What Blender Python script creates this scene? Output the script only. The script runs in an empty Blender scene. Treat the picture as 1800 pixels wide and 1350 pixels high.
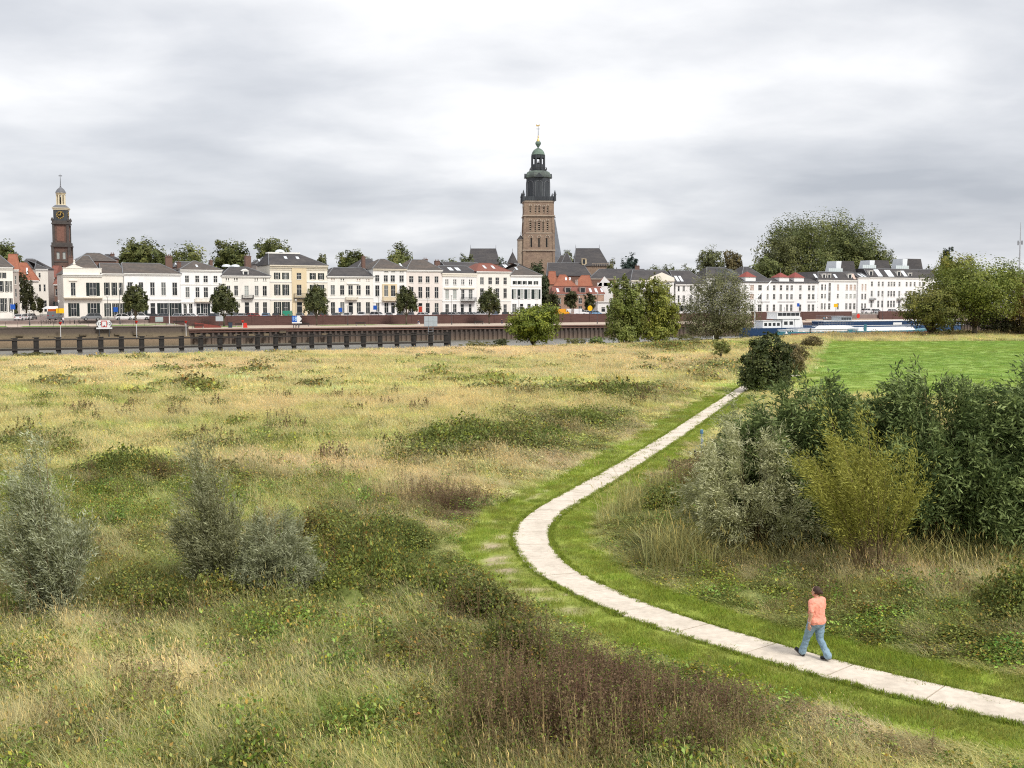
import bpy, bmesh, math, random
import numpy as np
from mathutils import Vector, Matrix

random.seed(7); RNG = np.random.default_rng(11)
SC = bpy.context.scene
COL = SC.collection

# ------------------------------------------------------------------ camera
CAM_Z = 8.06; FPX = 2000.0; HOR = 530.0
TH = math.atan((675 - HOR) / FPX)
cam_d = bpy.data.cameras.new('camera'); cam = bpy.data.objects.new('camera', cam_d); COL.objects.link(cam)
cam_d.sensor_width = 36.0; cam_d.lens = FPX / 1800 * 36.0
cam_d.clip_start = 0.5; cam_d.clip_end = 8000
cam.location = (0, 0, CAM_Z); cam.rotation_euler = (math.pi / 2 - TH, 0, 0)
SC.camera = cam

# ------------------------------------------------------------------ sky, sun, exposure
SUN_EL = math.radians(48); SUN_AZ = math.radians(140)      # azimuth clockwise from +Y: behind the viewer, to the right
world = bpy.data.worlds.new('World'); SC.world = world; world.use_nodes = True
nt = world.node_tree; nt.nodes.clear()
def nn(tree, t, **kw):
    n = tree.nodes.new(t)
    for k, v in kw.items():
        if k in n.bl_rna.properties: setattr(n, k, v)
        else: n.inputs[k].default_value = v
    return n
def lk(tree, a, b): tree.links.new(a, b)
out = nn(nt, 'ShaderNodeOutputWorld')
sky = nn(nt, 'ShaderNodeTexSky', sky_type='NISHITA', sun_disc=False, sun_elevation=SUN_EL, sun_rotation=SUN_AZ, air_density=1.0, dust_density=2.0)
bg_sky = nn(nt, 'ShaderNodeBackground', Strength=0.10)
lk(nt, sky.outputs[0], bg_sky.inputs[0])
# overcast deck: noise on a flat cloud layer seen in perspective
tc = nn(nt, 'ShaderNodeTexCoord')
sep = nn(nt, 'ShaderNodeSeparateXYZ'); lk(nt, tc.outputs['Generated'], sep.inputs[0])
zc = nn(nt, 'ShaderNodeMath', operation='MAXIMUM'); lk(nt, sep.outputs[2], zc.inputs[0]); zc.inputs[1].default_value = 0.0
za = nn(nt, 'ShaderNodeMath', operation='ADD'); lk(nt, zc.outputs[0], za.inputs[0]); za.inputs[1].default_value = 0.20
dx = nn(nt, 'ShaderNodeMath', operation='DIVIDE'); lk(nt, sep.outputs[0], dx.inputs[0]); lk(nt, za.outputs[0], dx.inputs[1])
dy = nn(nt, 'ShaderNodeMath', operation='DIVIDE'); lk(nt, sep.outputs[1], dy.inputs[0]); lk(nt, za.outputs[0], dy.inputs[1])
cmb = nn(nt, 'ShaderNodeCombineXYZ'); lk(nt, dx.outputs[0], cmb.inputs[0]); lk(nt, dy.outputs[0], cmb.inputs[1])
mp = nn(nt, 'ShaderNodeMapping'); lk(nt, cmb.outputs[0], mp.inputs[0])
mp.inputs['Location'].default_value = (1.3, 0.2, 0.0); mp.inputs['Scale'].default_value = (0.85, 1.0, 1.0)
n1 = nn(nt, 'ShaderNodeTexNoise', Scale=1.05, Detail=8.0, Roughness=0.47, Distortion=0.2); lk(nt, mp.outputs[0], n1.inputs['Vector'])
n2 = nn(nt, 'ShaderNodeTexNoise', Scale=3.2, Detail=8.0, Roughness=0.52, Distortion=0.25); lk(nt, mp.outputs[0], n2.inputs['Vector'])
mx = nn(nt, 'ShaderNodeMath', operation='MULTIPLY_ADD'); lk(nt, n2.outputs[0], mx.inputs[0]); mx.inputs[1].default_value = 0.34; lk(nt, n1.outputs[0], mx.inputs[2])
el = nn(nt, 'ShaderNodeMath', operation='MULTIPLY_ADD'); lk(nt, zc.outputs[0], el.inputs[0]); el.inputs[1].default_value = 0.75; lk(nt, mx.outputs[0], el.inputs[2])
rmp = nn(nt, 'ShaderNodeValToRGB'); lk(nt, el.outputs[0], rmp.inputs[0])
cr = rmp.color_ramp; cr.elements[0].position = 0.50; cr.elements[0].color = (0.27, 0.285, 0.315, 1)
cr.elements[1].position = 0.94; cr.elements[1].color = (0.57, 0.57, 0.575, 1)
e = cr.elements.new(0.73); e.color = (0.40, 0.41, 0.432, 1)
bg_c = nn(nt, 'ShaderNodeBackground', Strength=0.94); lk(nt, rmp.outputs[0], bg_c.inputs[0])
msh = nn(nt, 'ShaderNodeMixShader'); msh.inputs[0].default_value = 0.95
lk(nt, bg_sky.outputs[0], msh.inputs[1]); lk(nt, bg_c.outputs[0], msh.inputs[2]); lk(nt, msh.outputs[0], out.inputs[0])

sun_d = bpy.data.lights.new('sun', 'SUN'); sun = bpy.data.objects.new('sun', sun_d); COL.objects.link(sun)
sun_d.energy = 1.5; sun_d.angle = math.radians(12); sun_d.color = (1.0, 0.95, 0.87)
sv = Vector((math.sin(SUN_AZ) * math.cos(SUN_EL), math.cos(SUN_AZ) * math.cos(SUN_EL), math.sin(SUN_EL)))
sun.rotation_euler = sv.to_track_quat('Z', 'Y').to_euler()
vs = SC.view_settings; vs.view_transform = 'Standard'; vs.look = 'None'; vs.exposure = 1.0; vs.gamma = 1.0; vs.use_curve_mapping = False
SC.render.engine = 'CYCLES'
cy = SC.cycles; cy.max_bounces = 6; cy.diffuse_bounces = 3; cy.glossy_bounces = 2; cy.transmission_bounces = 3; cy.transparent_max_bounces = 4
cy.use_denoising = False; cy.filter_width = 1.15; cy.caustics_reflective = False; cy.caustics_refractive = False

# ------------------------------------------------------------------ measuring helpers
CT, ST = math.cos(TH), math.sin(TH)
def ray(px, py):
    u = (px - 900) / FPX; v = (675 - py) / FPX
    return u, CT + v * ST, v * CT - ST
def G(px, py, z=0.0):                       # where a sight line meets height z
    a, b, c = ray(px, py); t = (z - CAM_Z) / c
    return Vector((a * t, b * t, z))
def D(px, py, Y):                           # the point of a sight line at distance Y
    a, b, c = ray(px, py); t = Y / b
    return Vector((a * t, Y, CAM_Z + c * t))
def proj(x, y, z):                          # numpy: world -> photo pixels
    zz = z - CAM_Z
    f = y * CT - zz * ST; w = y * ST + zz * CT
    return 900 + FPX * x / f, 675 - FPX * w / f
ANG = math.radians(27.2); UX, UY = math.cos(ANG), math.sin(ANG); NX, NY = UY, -UX      # street direction, and towards the river
P0 = D(110, 530, 275.0)
STREET, QUAY, WATER = 3.7, 2.2, -1.0
def T(s, off, z=0.0): return Vector((P0.x + UX * s + NX * off, P0.y + UY * s + NY * off, z))
def s_of(px, off=0.0):
    a, b, c = ray(px, 530); k = a / b
    bx, by = P0.x + NX * off, P0.y + NY * off
    return (k * by - bx) / (UX - k * UY)
def so(x, y):
    rx, ry = x - P0.x, y - P0.y
    return rx * UX + ry * UY, rx * NX + ry * NY

# ------------------------------------------------------------------ noise in numpy
def _h(ix, iy, seed):
    n = (ix.astype(np.int64) * 374761393 + iy.astype(np.int64) * 668265263 + seed * 1274126177) & 0x7fffffff
    n = ((n ^ (n >> 13)) * 1274126177) & 0x7fffffff
    return ((n ^ (n >> 16)) & 0xffff) / 65535.0
def vnoise(x, y, seed=0):
    ix, iy = np.floor(x), np.floor(y); fx, fy = x - ix, y - iy
    fx = fx * fx * (3 - 2 * fx); fy = fy * fy * (3 - 2 * fy)
    a = _h(ix, iy, seed); b = _h(ix + 1, iy, seed); c = _h(ix, iy + 1, seed); d = _h(ix + 1, iy + 1, seed)
    return (a * (1 - fx) + b * fx) * (1 - fy) + (c * (1 - fx) + d * fx) * fy
def fbm(x, y, seed=0, o=4):
    r = 0; a = 0.5; t = 0
    for i in range(o):
        r = r + a * vnoise(x * 2 ** i, y * 2 ** i, seed + i * 17); t += a; a *= 0.5
    return r / t
def sstep(a, b, x):
    t = np.clip((x - a) / (b - a), 0, 1); return t * t * (3 - 2 * t)

# ------------------------------------------------------------------ materials
MATS = {}
def mat(name, col, rough=0.7, var=0.12, scale=3.0, bump=0.0, metal=0.0, spec=0.3, col2=None, c2scale=0.6, c2amt=0.0, stretch=(1, 1, 1)):
    if name in MATS: return MATS[name]
    m = bpy.data.materials.new(name); m.use_nodes = True; t = m.node_tree; b = t.nodes['Principled BSDF']
    b.inputs['Roughness'].default_value = rough; b.inputs['Metallic'].default_value = metal
    b.inputs['Specular IOR Level'].default_value = spec
    tc = nn(t, 'ShaderNodeTexCoord'); mp = nn(t, 'ShaderNodeMapping'); lk(t, tc.outputs['Object'], mp.inputs[0]); mp.inputs['Scale'].default_value = stretch
    n = nn(t, 'ShaderNodeTexNoise', Scale=scale, Detail=5.0, Roughness=0.6); lk(t, mp.outputs[0], n.inputs['Vector'])
    r = nn(t, 'ShaderNodeMapRange'); lk(t, n.outputs[0], r.inputs[0]); r.inputs[1].default_value = 0.3; r.inputs[2].default_value = 0.7
    r.inputs[3].default_value = 1 - var; r.inputs[4].default_value = 1 + var
    mul = nn(t, 'ShaderNodeMix', data_type='RGBA', blend_type='MULTIPLY'); mul.inputs[0].default_value = 1.0
    mul.inputs[6].default_value = (*col, 1)
    if col2 is not None:
        n3 = nn(t, 'ShaderNodeTexNoise', Scale=c2scale, Detail=4.0, Roughness=0.6); lk(t, mp.outputs[0], n3.inputs['Vector'])
        r3 = nn(t, 'ShaderNodeMapRange'); lk(t, n3.outputs[0], r3.inputs[0]); r3.inputs[1].default_value = 0.42; r3.inputs[2].default_value = 0.62; r3.inputs[4].default_value = c2amt
        mc = nn(t, 'ShaderNodeMix', data_type='RGBA'); lk(t, r3.outputs[0], mc.inputs[0]); mc.inputs[6].default_value = (*col, 1); mc.inputs[7].default_value = (*col2, 1)
        lk(t, mc.outputs[2], mul.inputs[6])
    cg = nn(t, 'ShaderNodeCombineColor')
    for i in range(3): lk(t, r.outputs[0], cg.inputs[i])
    lk(t, cg.outputs[0], mul.inputs[7]); lk(t, mul.outputs[2], b.inputs['Base Color'])
    if bump:
        bp = nn(t, 'ShaderNodeBump', Strength=bump, Distance=0.05); lk(t, n.outputs[0], bp.inputs['Height']); lk(t, bp.outputs[0], b.inputs['Normal'])
    MATS[name] = m; return m
def leaf_mat(name, tint=False, transl=0.28, rough=0.55, spec=0.25):
    if name in MATS: return MATS[name]
    m = bpy.data.materials.new(name); m.use_nodes = True; t = m.node_tree; b = t.nodes['Principled BSDF']; o = t.nodes['Material Output']
    a = nn(t, 'ShaderNodeAttribute', attribute_name='Col'); src = a.outputs['Color']
    if tint:
        ti = nn(t, 'ShaderNodeAttribute', attribute_name='tint', attribute_type='INSTANCER')
        mul = nn(t, 'ShaderNodeMix', data_type='RGBA', blend_type='MULTIPLY'); mul.inputs[0].default_value = 1.0
        lk(t, src, mul.inputs[6]); lk(t, ti.outputs['Color'], mul.inputs[7]); src = mul.outputs[2]
    lk(t, src, b.inputs['Base Color']); b.inputs['Roughness'].default_value = rough; b.inputs['Specular IOR Level'].default_value = spec
    tr = nn(t, 'ShaderNodeBsdfTranslucent'); lk(t, src, tr.inputs[0])
    ms = nn(t, 'ShaderNodeMixShader'); ms.inputs[0].default_value = transl
    lk(t, b.outputs[0], ms.inputs[1]); lk(t, tr.outputs[0], ms.inputs[2]); lk(t, ms.outputs[0], o.inputs[0])
    MATS[name] = m; return m

# ------------------------------------------------------------------ mesh helpers
def np_mesh(name, V, quads=None, tris=None, cols=None, smooth=False):
    me = bpy.data.meshes.new(name)
    V = np.asarray(V, np.float32); nq = 0 if quads is None else len(quads); ntr = 0 if tris is None else len(tris)
    me.vertices.add(len(V)); me.vertices.foreach_set('co', V.ravel())
    loops = []; starts = []
    if nq: loops.append(np.asarray(quads, np.int32).ravel()); starts.append(np.arange(nq) * 4)
    if ntr: loops.append(np.asarray(tris, np.int32).ravel()); starts.append(nq * 4 + np.arange(ntr) * 3)
    L = np.concatenate(loops); me.loops.add(len(L)); me.loops.foreach_set('vertex_index', L)
    S = np.concatenate(starts).astype(np.int32); me.polygons.add(len(S)); me.polygons.foreach_set('loop_start', S)
    if smooth: me.polygons.foreach_set('use_smooth', np.ones(len(S), bool))
    if cols is not None:
        at = me.color_attributes.new('Col', 'FLOAT_COLOR', 'POINT')
        c = np.ones((len(V), 4), np.float32); c[:, :3] = cols; at.data.foreach_set('color', c.ravel())
    me.update(); me.validate(); return me
class MB:
    """collects shapes into one mesh"""
    def __init__(s): s.v = []; s.f = []
    def add(s, v, f):
        o = len(s.v); s.v += [tuple(p) for p in v]; s.f += [tuple(i + o for i in q) for q in f]; return s
    def box(s, x0, x1, y0, y1, z0, z1, M=None):
        v = [(x0, y0, z0), (x1, y0, z0), (x1, y1, z0), (x0, y1, z0), (x0, y0, z1), (x1, y0, z1), (x1, y1, z1), (x0, y1, z1)]
        if M is not None: v = [M @ Vector(p) for p in v]
        return s.add(v, [(0, 3, 2, 1), (4, 5, 6, 7), (0, 1, 5, 4), (1, 2, 6, 5), (2, 3, 7, 6), (3, 0, 4, 7)])
    def frustum(s, a, b):
        """a, b: (x0,x1,y0,y1,z) bottom and top rectangles"""
        def r(q): return [(q[0], q[2], q[4]), (q[1], q[2], q[4]), (q[1], q[3], q[4]), (q[0], q[3], q[4])]
        return s.add(r(a) + r(b), [(0, 3, 2, 1), (4, 5, 6, 7), (0, 1, 5, 4), (1, 2, 6, 5), (2, 3, 7, 6), (3, 0, 4, 7)])
    def lathe(s, prof, n=16, c=(0, 0), rot=0.0, sx=1.0, sy=1.0):
        v = []; f = []
        for r, z in prof:
            for i in range(n):
                a = rot + 2 * math.pi * i / n; v.append((c[0] + r * sx * math.cos(a), c[1] + r * sy * math.sin(a), z))
        for k in range(len(prof) - 1):
            for i in range(n):
                j = (i + 1) % n; f.append((k * n + i, k * n + j, (k + 1) * n + j, (k + 1) * n + i))
        f.append(tuple(range(n - 1, -1, -1))); f.append(tuple((len(prof) - 1) * n + i for i in range(n)))
        return s.add(v, f)
    def tube(s, pts, rad, n=6):
        pts = [Vector(p) for p in pts]
        if not isinstance(rad, (list, tuple)): rad = [rad] * len(pts)
        v = []; f = []; ref = None
        for i, p in enumerate(pts):
            d = (pts[min(i + 1, len(pts) - 1)] - pts[max(i - 1, 0)]).normalized()
            if ref is None: ref = Vector((1, 0, 0)) if abs(d.x) < 0.8 else Vector((0, 1, 0))
            a = d.cross(ref).normalized(); b = d.cross(a).normalized(); ref = -b if False else ref
            for k in range(n):
                t = 2 * math.pi * k / n; v.append(p + (a * math.cos(t) + b * math.sin(t)) * rad[i])
        for i in range(len(pts) - 1):
            for k in range(n):
                j = (k + 1) % n; f.append((i * n + k, i * n + j, (i + 1) * n + j, (i + 1) * n + k))
        f.append(tuple(range(n - 1, -1, -1))); f.append(tuple((len(pts) - 1) * n + k for k in range(n)))
        return s.add(v, f)
    def poly(s, outline, y0, y1):
        """outline in x,z extruded along y"""
        n = len(outline); v = [(x, y0, z) for x, z in outline] + [(x, y1, z) for x, z in outline]
        f = [tuple(range(n)), tuple(range(2 * n - 1, n - 1, -1))] + [(i, i + n, (i + 1) % n + n, (i + 1) % n) for i in range(n)]
        return s.add(v, f)
    def mesh(s, name, m=None, smooth=False):
        me = bpy.data.meshes.new(name); me.from_pydata(s.v, [], s.f)
        bm = bmesh.new(); bm.from_mesh(me); bmesh.ops.recalc_face_normals(bm, faces=bm.faces); bm.to_mesh(me); bm.free()
        if smooth: me.polygons.foreach_set('use_smooth', np.ones(len(me.polygons), bool))
        if m: me.materials.append(m)
        me.update(); return me
    def obj(s, name, m, parent=None, smooth=False, loc=None, rotz=0.0):
        return link(name, s.mesh(name, m, smooth), parent, loc, rotz)
def link(name, me, parent=None, loc=None, rotz=0.0):
    o = bpy.data.objects.new(name, me); COL.objects.link(o)
    if parent is not None: o.parent = parent
    if loc is not None: o.location = loc
    if rotz: o.rotation_euler = (0, 0, rotz)
    return o
def tag(o, label=None, cat=None, group=None, kind=None):
    if label: o['label'] = label
    if cat: o['category'] = cat
    if group: o['group'] = group
    if kind: o['kind'] = kind
    return o
def thing(name, label, cat, loc=(0, 0, 0), rotz=0.0, group=None):
    o = bpy.data.objects.new(name, None); COL.objects.link(o); o.location = loc; o.rotation_euler = (0, 0, rotz)
    o.empty_display_size = 0.3
    return tag(o, label, cat, group)
KIDS = {}
def copy_tree(o, parent=None):
    c = o.copy(); COL.objects.link(c)
    if parent is not None: c.parent = parent
    for ch in o.children: copy_tree(ch, c)
    return c
# ================================================================== THE PATH
PL = [(1303,680),(1250,714),(1200,745),(1140,782),(1085,815),(1035,842),(990,866),(945,891),(918,910),(906,931),(905,955),(917,980),(938,1003),(970,1025),(1015,1046),(1080,1074),(1150,1098),(1233,1120),(1300,1142),(1400,1173),(1533,1210),(1617,1228),(1800,1268),(2050,1325),(2300,1385)]
PR = [(1311,685),(1262,720),(1200,767),(1150,800),(1080,848),(1020,882),(980,905),(963,925),(960,945),(968,964),(990,990),(1030,1015),(1080,1040),(1140,1066),(1200,1087),(1290,1114),(1400,1145),(1467,1163),(1600,1197),(1700,1218),(1800,1238),(2050,1292),(2300,1346)]
PZ = 0.04
def resample(pts, n):
    P = np.array([[p.x, p.y] for p in pts]); d = np.r_[0, np.cumsum(np.hypot(*np.diff(P, axis=0).T))]
    t = np.linspace(0, d[-1], n); return np.c_[np.interp(t, d, P[:, 0]), np.interp(t, d, P[:, 1])]
def smooth_line(P, it):
    for _ in range(it): P[1:-1] = (P[:-2] + 2 * P[1:-1] + P[2:]) / 4
    return P
EL = smooth_line(resample([G(*p, PZ) for p in PL], 260), 10); ER = smooth_line(resample([G(*p, PZ) for p in PR], 260), 10)
# pair every left point with its nearest right point, to get a centre line of even width
near = ER[np.argmin(((EL[:, None] - ER[None]) ** 2).sum(2), axis=1)]
CEN = smooth_line((EL + near) / 2, 14)
dd = np.r_[0, np.cumsum(np.hypot(*np.diff(CEN, axis=0).T))]
CEN = np.c_[np.interp(np.linspace(0, dd[-1], 240), dd, CEN[:, 0]), np.interp(np.linspace(0, dd[-1], 240), dd, CEN[:, 1])]
PLEN = dd[-1]
far_dir = CEN[0] - CEN[6]; far_dir = far_dir / np.hypot(*far_dir)
# the path runs on behind the round bush towards the river bank
ext = np.array([CEN[0] + far_dir * t for t in np.linspace(20, 0.6, 20)]) + np.c_[4.0 * np.linspace(1, 0, 20) ** 2, np.zeros(20)]
CEN = np.r_[ext, CEN]
dd = np.r_[0, np.cumsum(np.hypot(*np.diff(CEN, axis=0).T))]; PLEN = dd[-1]
tan = np.gradient(CEN, axis=0); tan /= np.hypot(tan[:, 0], tan[:, 1])[:, None]
PWID = 1.22
def path_dist(x, y):
    """signed distance to the centre line (negative on the left bank side), and arc length"""
    best = np.full(x.shape, 1e9); sg = np.zeros(x.shape)
    A = CEN[:-1:2]; B = CEN[2::2]; m = min(len(A), len(B))
    for i in range(m):
        ax, ay = A[i]; bx, by = B[i]; ex, ey = bx - ax, by - ay; L = ex * ex + ey * ey
        t = np.clip(((x - ax) * ex + (y - ay) * ey) / L, 0, 1)
        qx, qy = x - ax - t * ex, y - ay - t * ey; d = np.hypot(qx, qy)
        w = d < best; best = np.where(w, d, best); sg = np.where(w, np.sign(ex * qy - ey * qx), sg)
    return best * sg       # walking towards the viewer: positive is the right-hand thicket side
def bank_off(s):           # where the meadow ends at the river, in the street frame
    return np.interp(s, [-200, 60, 110, 160, 200, 260, 500], [107, 106, 101, 90, 90, 93, 96])

# ------------------------------------------------------------------ zones of the meadow (photo pixels of where they lie on the ground)
def blob(px, py, L):
    r = np.zeros(px.shape)
    for cx, cyy, rx, ry, a in L:
        r = np.maximum(r, a * np.exp(-(((px - cx) / rx) ** 2 + ((py - cyy) / ry) ** 2) * 0.9))
    return r
HERB = [(680,1000,130,42,1.5),(800,1065,100,36,1.45),(880,1130,90,40,1.35),(930,1200,90,40,1.2),(830,1260,80,35,.9),(560,975,80,30,1.2),(120,1000,120,40,.9),(250,1040,120,30,1.0),(620,940,90,30,1.0),(440,1120,140,25,.5),(760,1180,110,50,.8),(150,1330,130,30,.5),(1030,1010,40,30,.5),(680,985,120,55,1.3),(560,1010,130,60,1.1),(760,1040,120,50,1.1),(850,795,130,26,1.4),(740,815,60,14,.8),(1020,750,90,17,1.2),(960,775,70,15,1.0),(1060,700,110,8,1.0),(950,700,60,6,.5),
        (300,1075,320,38,1.3),(260,985,70,30,.8),(230,860,120,18,1.2),(420,850,80,12,.7),(60,795,70,10,.9),(1110,960,60,70,.85),(1170,900,90,50,.9),(1230,980,160,50,.7),(1400,1050,190,32,.55),
        (1600,1090,260,55,.65),(1760,1110,110,50,1.4),(1640,1150,120,30,.9),(1180,615,60,5,1.0),(500,1180,90,40,.5),(860,1080,110,60,.9),(900,1150,150,60,.8),(330,690,40,5,.8),(865,695,15,5,1.2),(90,683,25,4,.9),
        (1260,655,60,10,.6),(1420,1290,90,40,.5),(800,1310,120,40,.5),(640,1190,100,40,.6)]
BROWN = [(1100,1250,150,48,1.35),(1200,1270,90,42,1.25),(1020,1325,170,50,1.2),(960,1225,70,32,.8),(1150,1350,130,40,1.0),(850,1130,50,22,.5),(1330,1260,25,12,.6),(790,900,55,16,1.2),(700,905,60,12,.6),(1225,840,45,30,1.0),(1340,1190,40,20,.8),
         (1160,690,25,8,1.0)]
STRAW = [(900,622,260,10,.9),(1100,640,200,14,.7),(300,650,330,16,.6),(560,840,160,20,1.0),(790,870,110,22,.9),(950,815,110,18,1.2),(1090,760,110,15,1.0),(600,715,300,12,.5),(1540,1270,230,50,1.2),(1330,1300,120,40,.6),
         (200,1130,200,18,.8),(300,1240,330,60,.8),(700,940,90,14,.6),(1480,1010,230,26,1.2),(1620,1040,200,22,.9),(980,1000,100,30,.2),(1070,1100,90,25,1.0),(1180,780,60,18,.8),(1130,835,70,20,.8),(60,1300,120,40,.6),(870,1010,60,40,.5)]
GREEN = [(150,1280,160,40,.8),(600,1150,110,30,.9),(250,1180,160,25,.6),(1500,1130,200,40,.5),(1250,1060,150,20,.6),(620,1300,140,50,.8),(1300,1330,120,40,.5),(200,880,260,22,1.2),(120,920,200,20,1.0),(430,900,120,16,.7),(420,760,200,12,.6),(860,640,260,8,.5),(360,1120,160,22,.6),(540,1240,120,40,.7),(380,1320,200,40,.6),(700,1320,90,40,.6),(880,960,60,60,.8)]
FIELD = [G(1372, 706), G(1436, 600), G(2600, 597), G(2600, 706)]
def zones(x, y):
    px, py = proj(x, y, np.zeros_like(x))
    w1 = (fbm(x * 0.23, y * 0.23, 3) - .5); w2 = (fbm(x * 0.23, y * 0.23, 9) - .5)
    pxx = px + w1 * 160 * np.clip(30 / y, .1, 1); pyy = py + w2 * 60 * np.clip(35 / y, .12, 1)
    d = path_dist(x, y); ad = np.abs(d)
    Z = {}
    nz = fbm(x * .8, y * .8, 21) - .5
    lim = np.where(d < 0, np.interp(y, [25, 33], [2.3, 2.4]), 2.2) + nz * .7
    Z['verge'] = 1 - sstep(lim - .2, lim + .25, ad)
    Z['d'] = d
    # field
    f = np.ones(x.shape)
    for i in range(4):
        a, b = FIELD[i], FIELD[(i + 1) % 4]; ex, ey = b.x - a.x, b.y - a.y; L = math.hypot(ex, ey)
        q = ((x - a.x) * ey - (y - a.y) * ex) / L
        f = np.minimum(f, sstep(-1.5, 2.5, q + (fbm(x * .25, y * .25, 5) - .5) * 6))
    Z['field'] = f
    far = sstep(70, 130, y)
    big = fbm(x * .05, y * .13, 31); mid = fbm(x * .22, y * .45, 41); fine = fbm(x * .9, y * 1.3, 51)
    Z['herb'] = np.clip(blob(pxx, pyy, HERB) + sstep(.58, .78, mid * .55 + fine * .45) * (.6 - .0 * far), 0, 1.4) * (1 - Z['verge']) * (1 - f)
    Z['brown'] = np.clip(blob(pxx, pyy, BROWN) + .3 * sstep(.68, .8, fbm(x * .4, y * .7, 61)), 0, 1.4) * (1 - Z['verge']) * (1 - f)
    Z['straw'] = np.clip(blob(pxx, pyy, STRAW) * .9 + sstep(.44, .70, big * .5 + mid * .3 + fine * .2) * (.22 + .34 * far), 0, 1.2) * (1 - Z['verge']) * (1 - f)
    Z['green'] = np.clip(blob(pxx, pyy, GREEN), 0, 1.2)
    Z['fine'] = fine; Z['mid'] = mid; Z['big'] = big
    return Z
DITCH = [(-200, 45), (-60, 29), (-16, 28), (-8, 29.5), (-3.5, 33), (-1.0, 36)]
def height(x, y, Z=None):
    if Z is None: Z = zones(x, y)
    off_path = sstep(1.6, 4.5, np.abs(Z['d'])) * (1 - Z['field'])
    h = (fbm(x * .28, y * .34, 71) - .45) * .95 + (fbm(x * .9, y * 1.0, 81) - .5) * .5
    h = h * off_path * np.clip(.35 + y / 60, .35, 1)
    h = h + .20 * np.clip(Z['herb'], 0, 1) * off_path + .45 * sstep(.9, 1.3, Z['herb']) * sstep(3.0, 6.0, np.abs(Z['d'])) * sstep(60, 40, y)
    # the dry ditch beside the two silver willows
    ex = np.interp(x, [p[0] for p in DITCH], [p[1] for p in DITCH]); g = np.exp(-((y - ex) / 2.2) ** 2) * sstep(0.5, -4, x)
    h = h - .55 * g
    # the near side of the willow thicket, a wet ditch
    g2 = sstep(6.5, 9, x) * np.exp(-((y - 37) / 5.0) ** 2); h = h - .5 * g2 * off_path
    h = h + .35 * sstep(9, 13, y) * sstep(30, 22, y) * sstep(3, -6, x) * 0
    s, off = so(x, y); b = bank_off(s)
    e = off - b                              # positive: on the meadow side
    h = np.where(e < 8, h * np.clip(e / 8, 0, 1) - .0 * e, h)
    h = h - .55 * sstep(26, 4, e) * sstep(140, 60, s)
    h = h - 3.2 * sstep(1.0, -6.0, e)
    return h
C_STRAW = np.array((.72, .62, .40)); C_PALE = np.array((.61, .59, .27)); C_LG = np.array((.43, .49, .145)); C_GR = np.array((.26, .39, .06))
C_VERGE = np.array((.275, .35, .055)); C_HERB = np.array((.135, .168, .045)); C_BRN = np.array((.175, .115, .078)); C_FIELD = np.array((.265, .375, .085)); C_SOIL = np.array((.46, .37, .26)); C_RUST = np.array((.20, .12, .05))
def lerp(a, b, t): return a * (1 - t[:, None]) + b * t[:, None]
def meadow_colour(x, y, Z):
    n = len(x); c = np.tile(C_PALE, (n, 1))
    c = lerp(c, C_LG, sstep(.40, .62, Z['mid'] * .6 + Z['fine'] * .4))
    c = lerp(c, C_STRAW, np.clip(Z['straw'], 0, 1))
    c = lerp(c, C_GR, np.clip(Z['green'] * .85, 0, 1))
    c = lerp(c, C_HERB, np.clip(Z['herb'] * .9, 0, 1))
    c = lerp(c, C_BRN, np.clip(Z['brown'] * .85, 0, 1))
    vv = fbm(x * 1.3, y * 1.3, 91)
    vg = lerp(np.tile(C_VERGE, (n, 1)), np.array((.27, .29, .075)), sstep(.45, .7, vv) * .5 + .35 * sstep(1.9, .7, np.abs(Z['d'])) )
    c = lerp(c, vg, Z['verge'])
    c = lerp(c, np.array([C_FIELD]) * (.88 + .24 * (fbm(x * .06, y * .35, 141) * .6 + fbm(x * .5, y * 1.2, 143) * .4))[:, None] * (1 + .12 * (fbm(x * .03, y * .08, 142) - .5)[:, None] * np.array([2.0, .3, 0])), Z['field'])
    bs, bo = so(x, y); band = sstep(24, 16, bo - bank_off(bs)) * sstep(50, 70, x) * (1 - Z['field']); c = lerp(c, np.array((.30, .22, .12)), band * sstep(.35, .6, fbm(x * .15, y * .15, 151)) * .8)
    # worn wheel track and bare patches on the outer side of the bend
    tr = np.exp(-((Z['d'] + 1.55) / .16) ** 2) + .6 * np.exp(-((Z['d'] + 2.15) / .14) ** 2)
    px, py = proj(x, y, np.zeros_like(x))
    zone = sstep(1090, 1030, py) * sstep(700, 760, py)
    soil = .45 * tr * zone * sstep(.46, .62, fbm(x * 1.1, y * .8, 101))
    bare = blob(px, py, [(864, 958, 16, 4, 1.5), (872, 979, 19, 4, 1.5), (872, 988, 17, 3, 1.4), (887, 1003, 20, 4, 1.6), (882, 943, 10, 3, 1.2), (930, 1037, 30, 4, .9), (960, 1055, 25, 5, .8), (994, 1045, 7, 2, 1), (1000, 1075, 30, 8, .6)])
    soil = np.clip(soil + bare, 0, 1) * (np.abs(Z['d']) > .62)
    # paver strips showing through the turf beside the slabs
    c = lerp(c, C_SOIL, np.clip(soil, 0, .85) * Z['verge'])
    Z['soil'] = soil * Z['verge']
    return c

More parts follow.
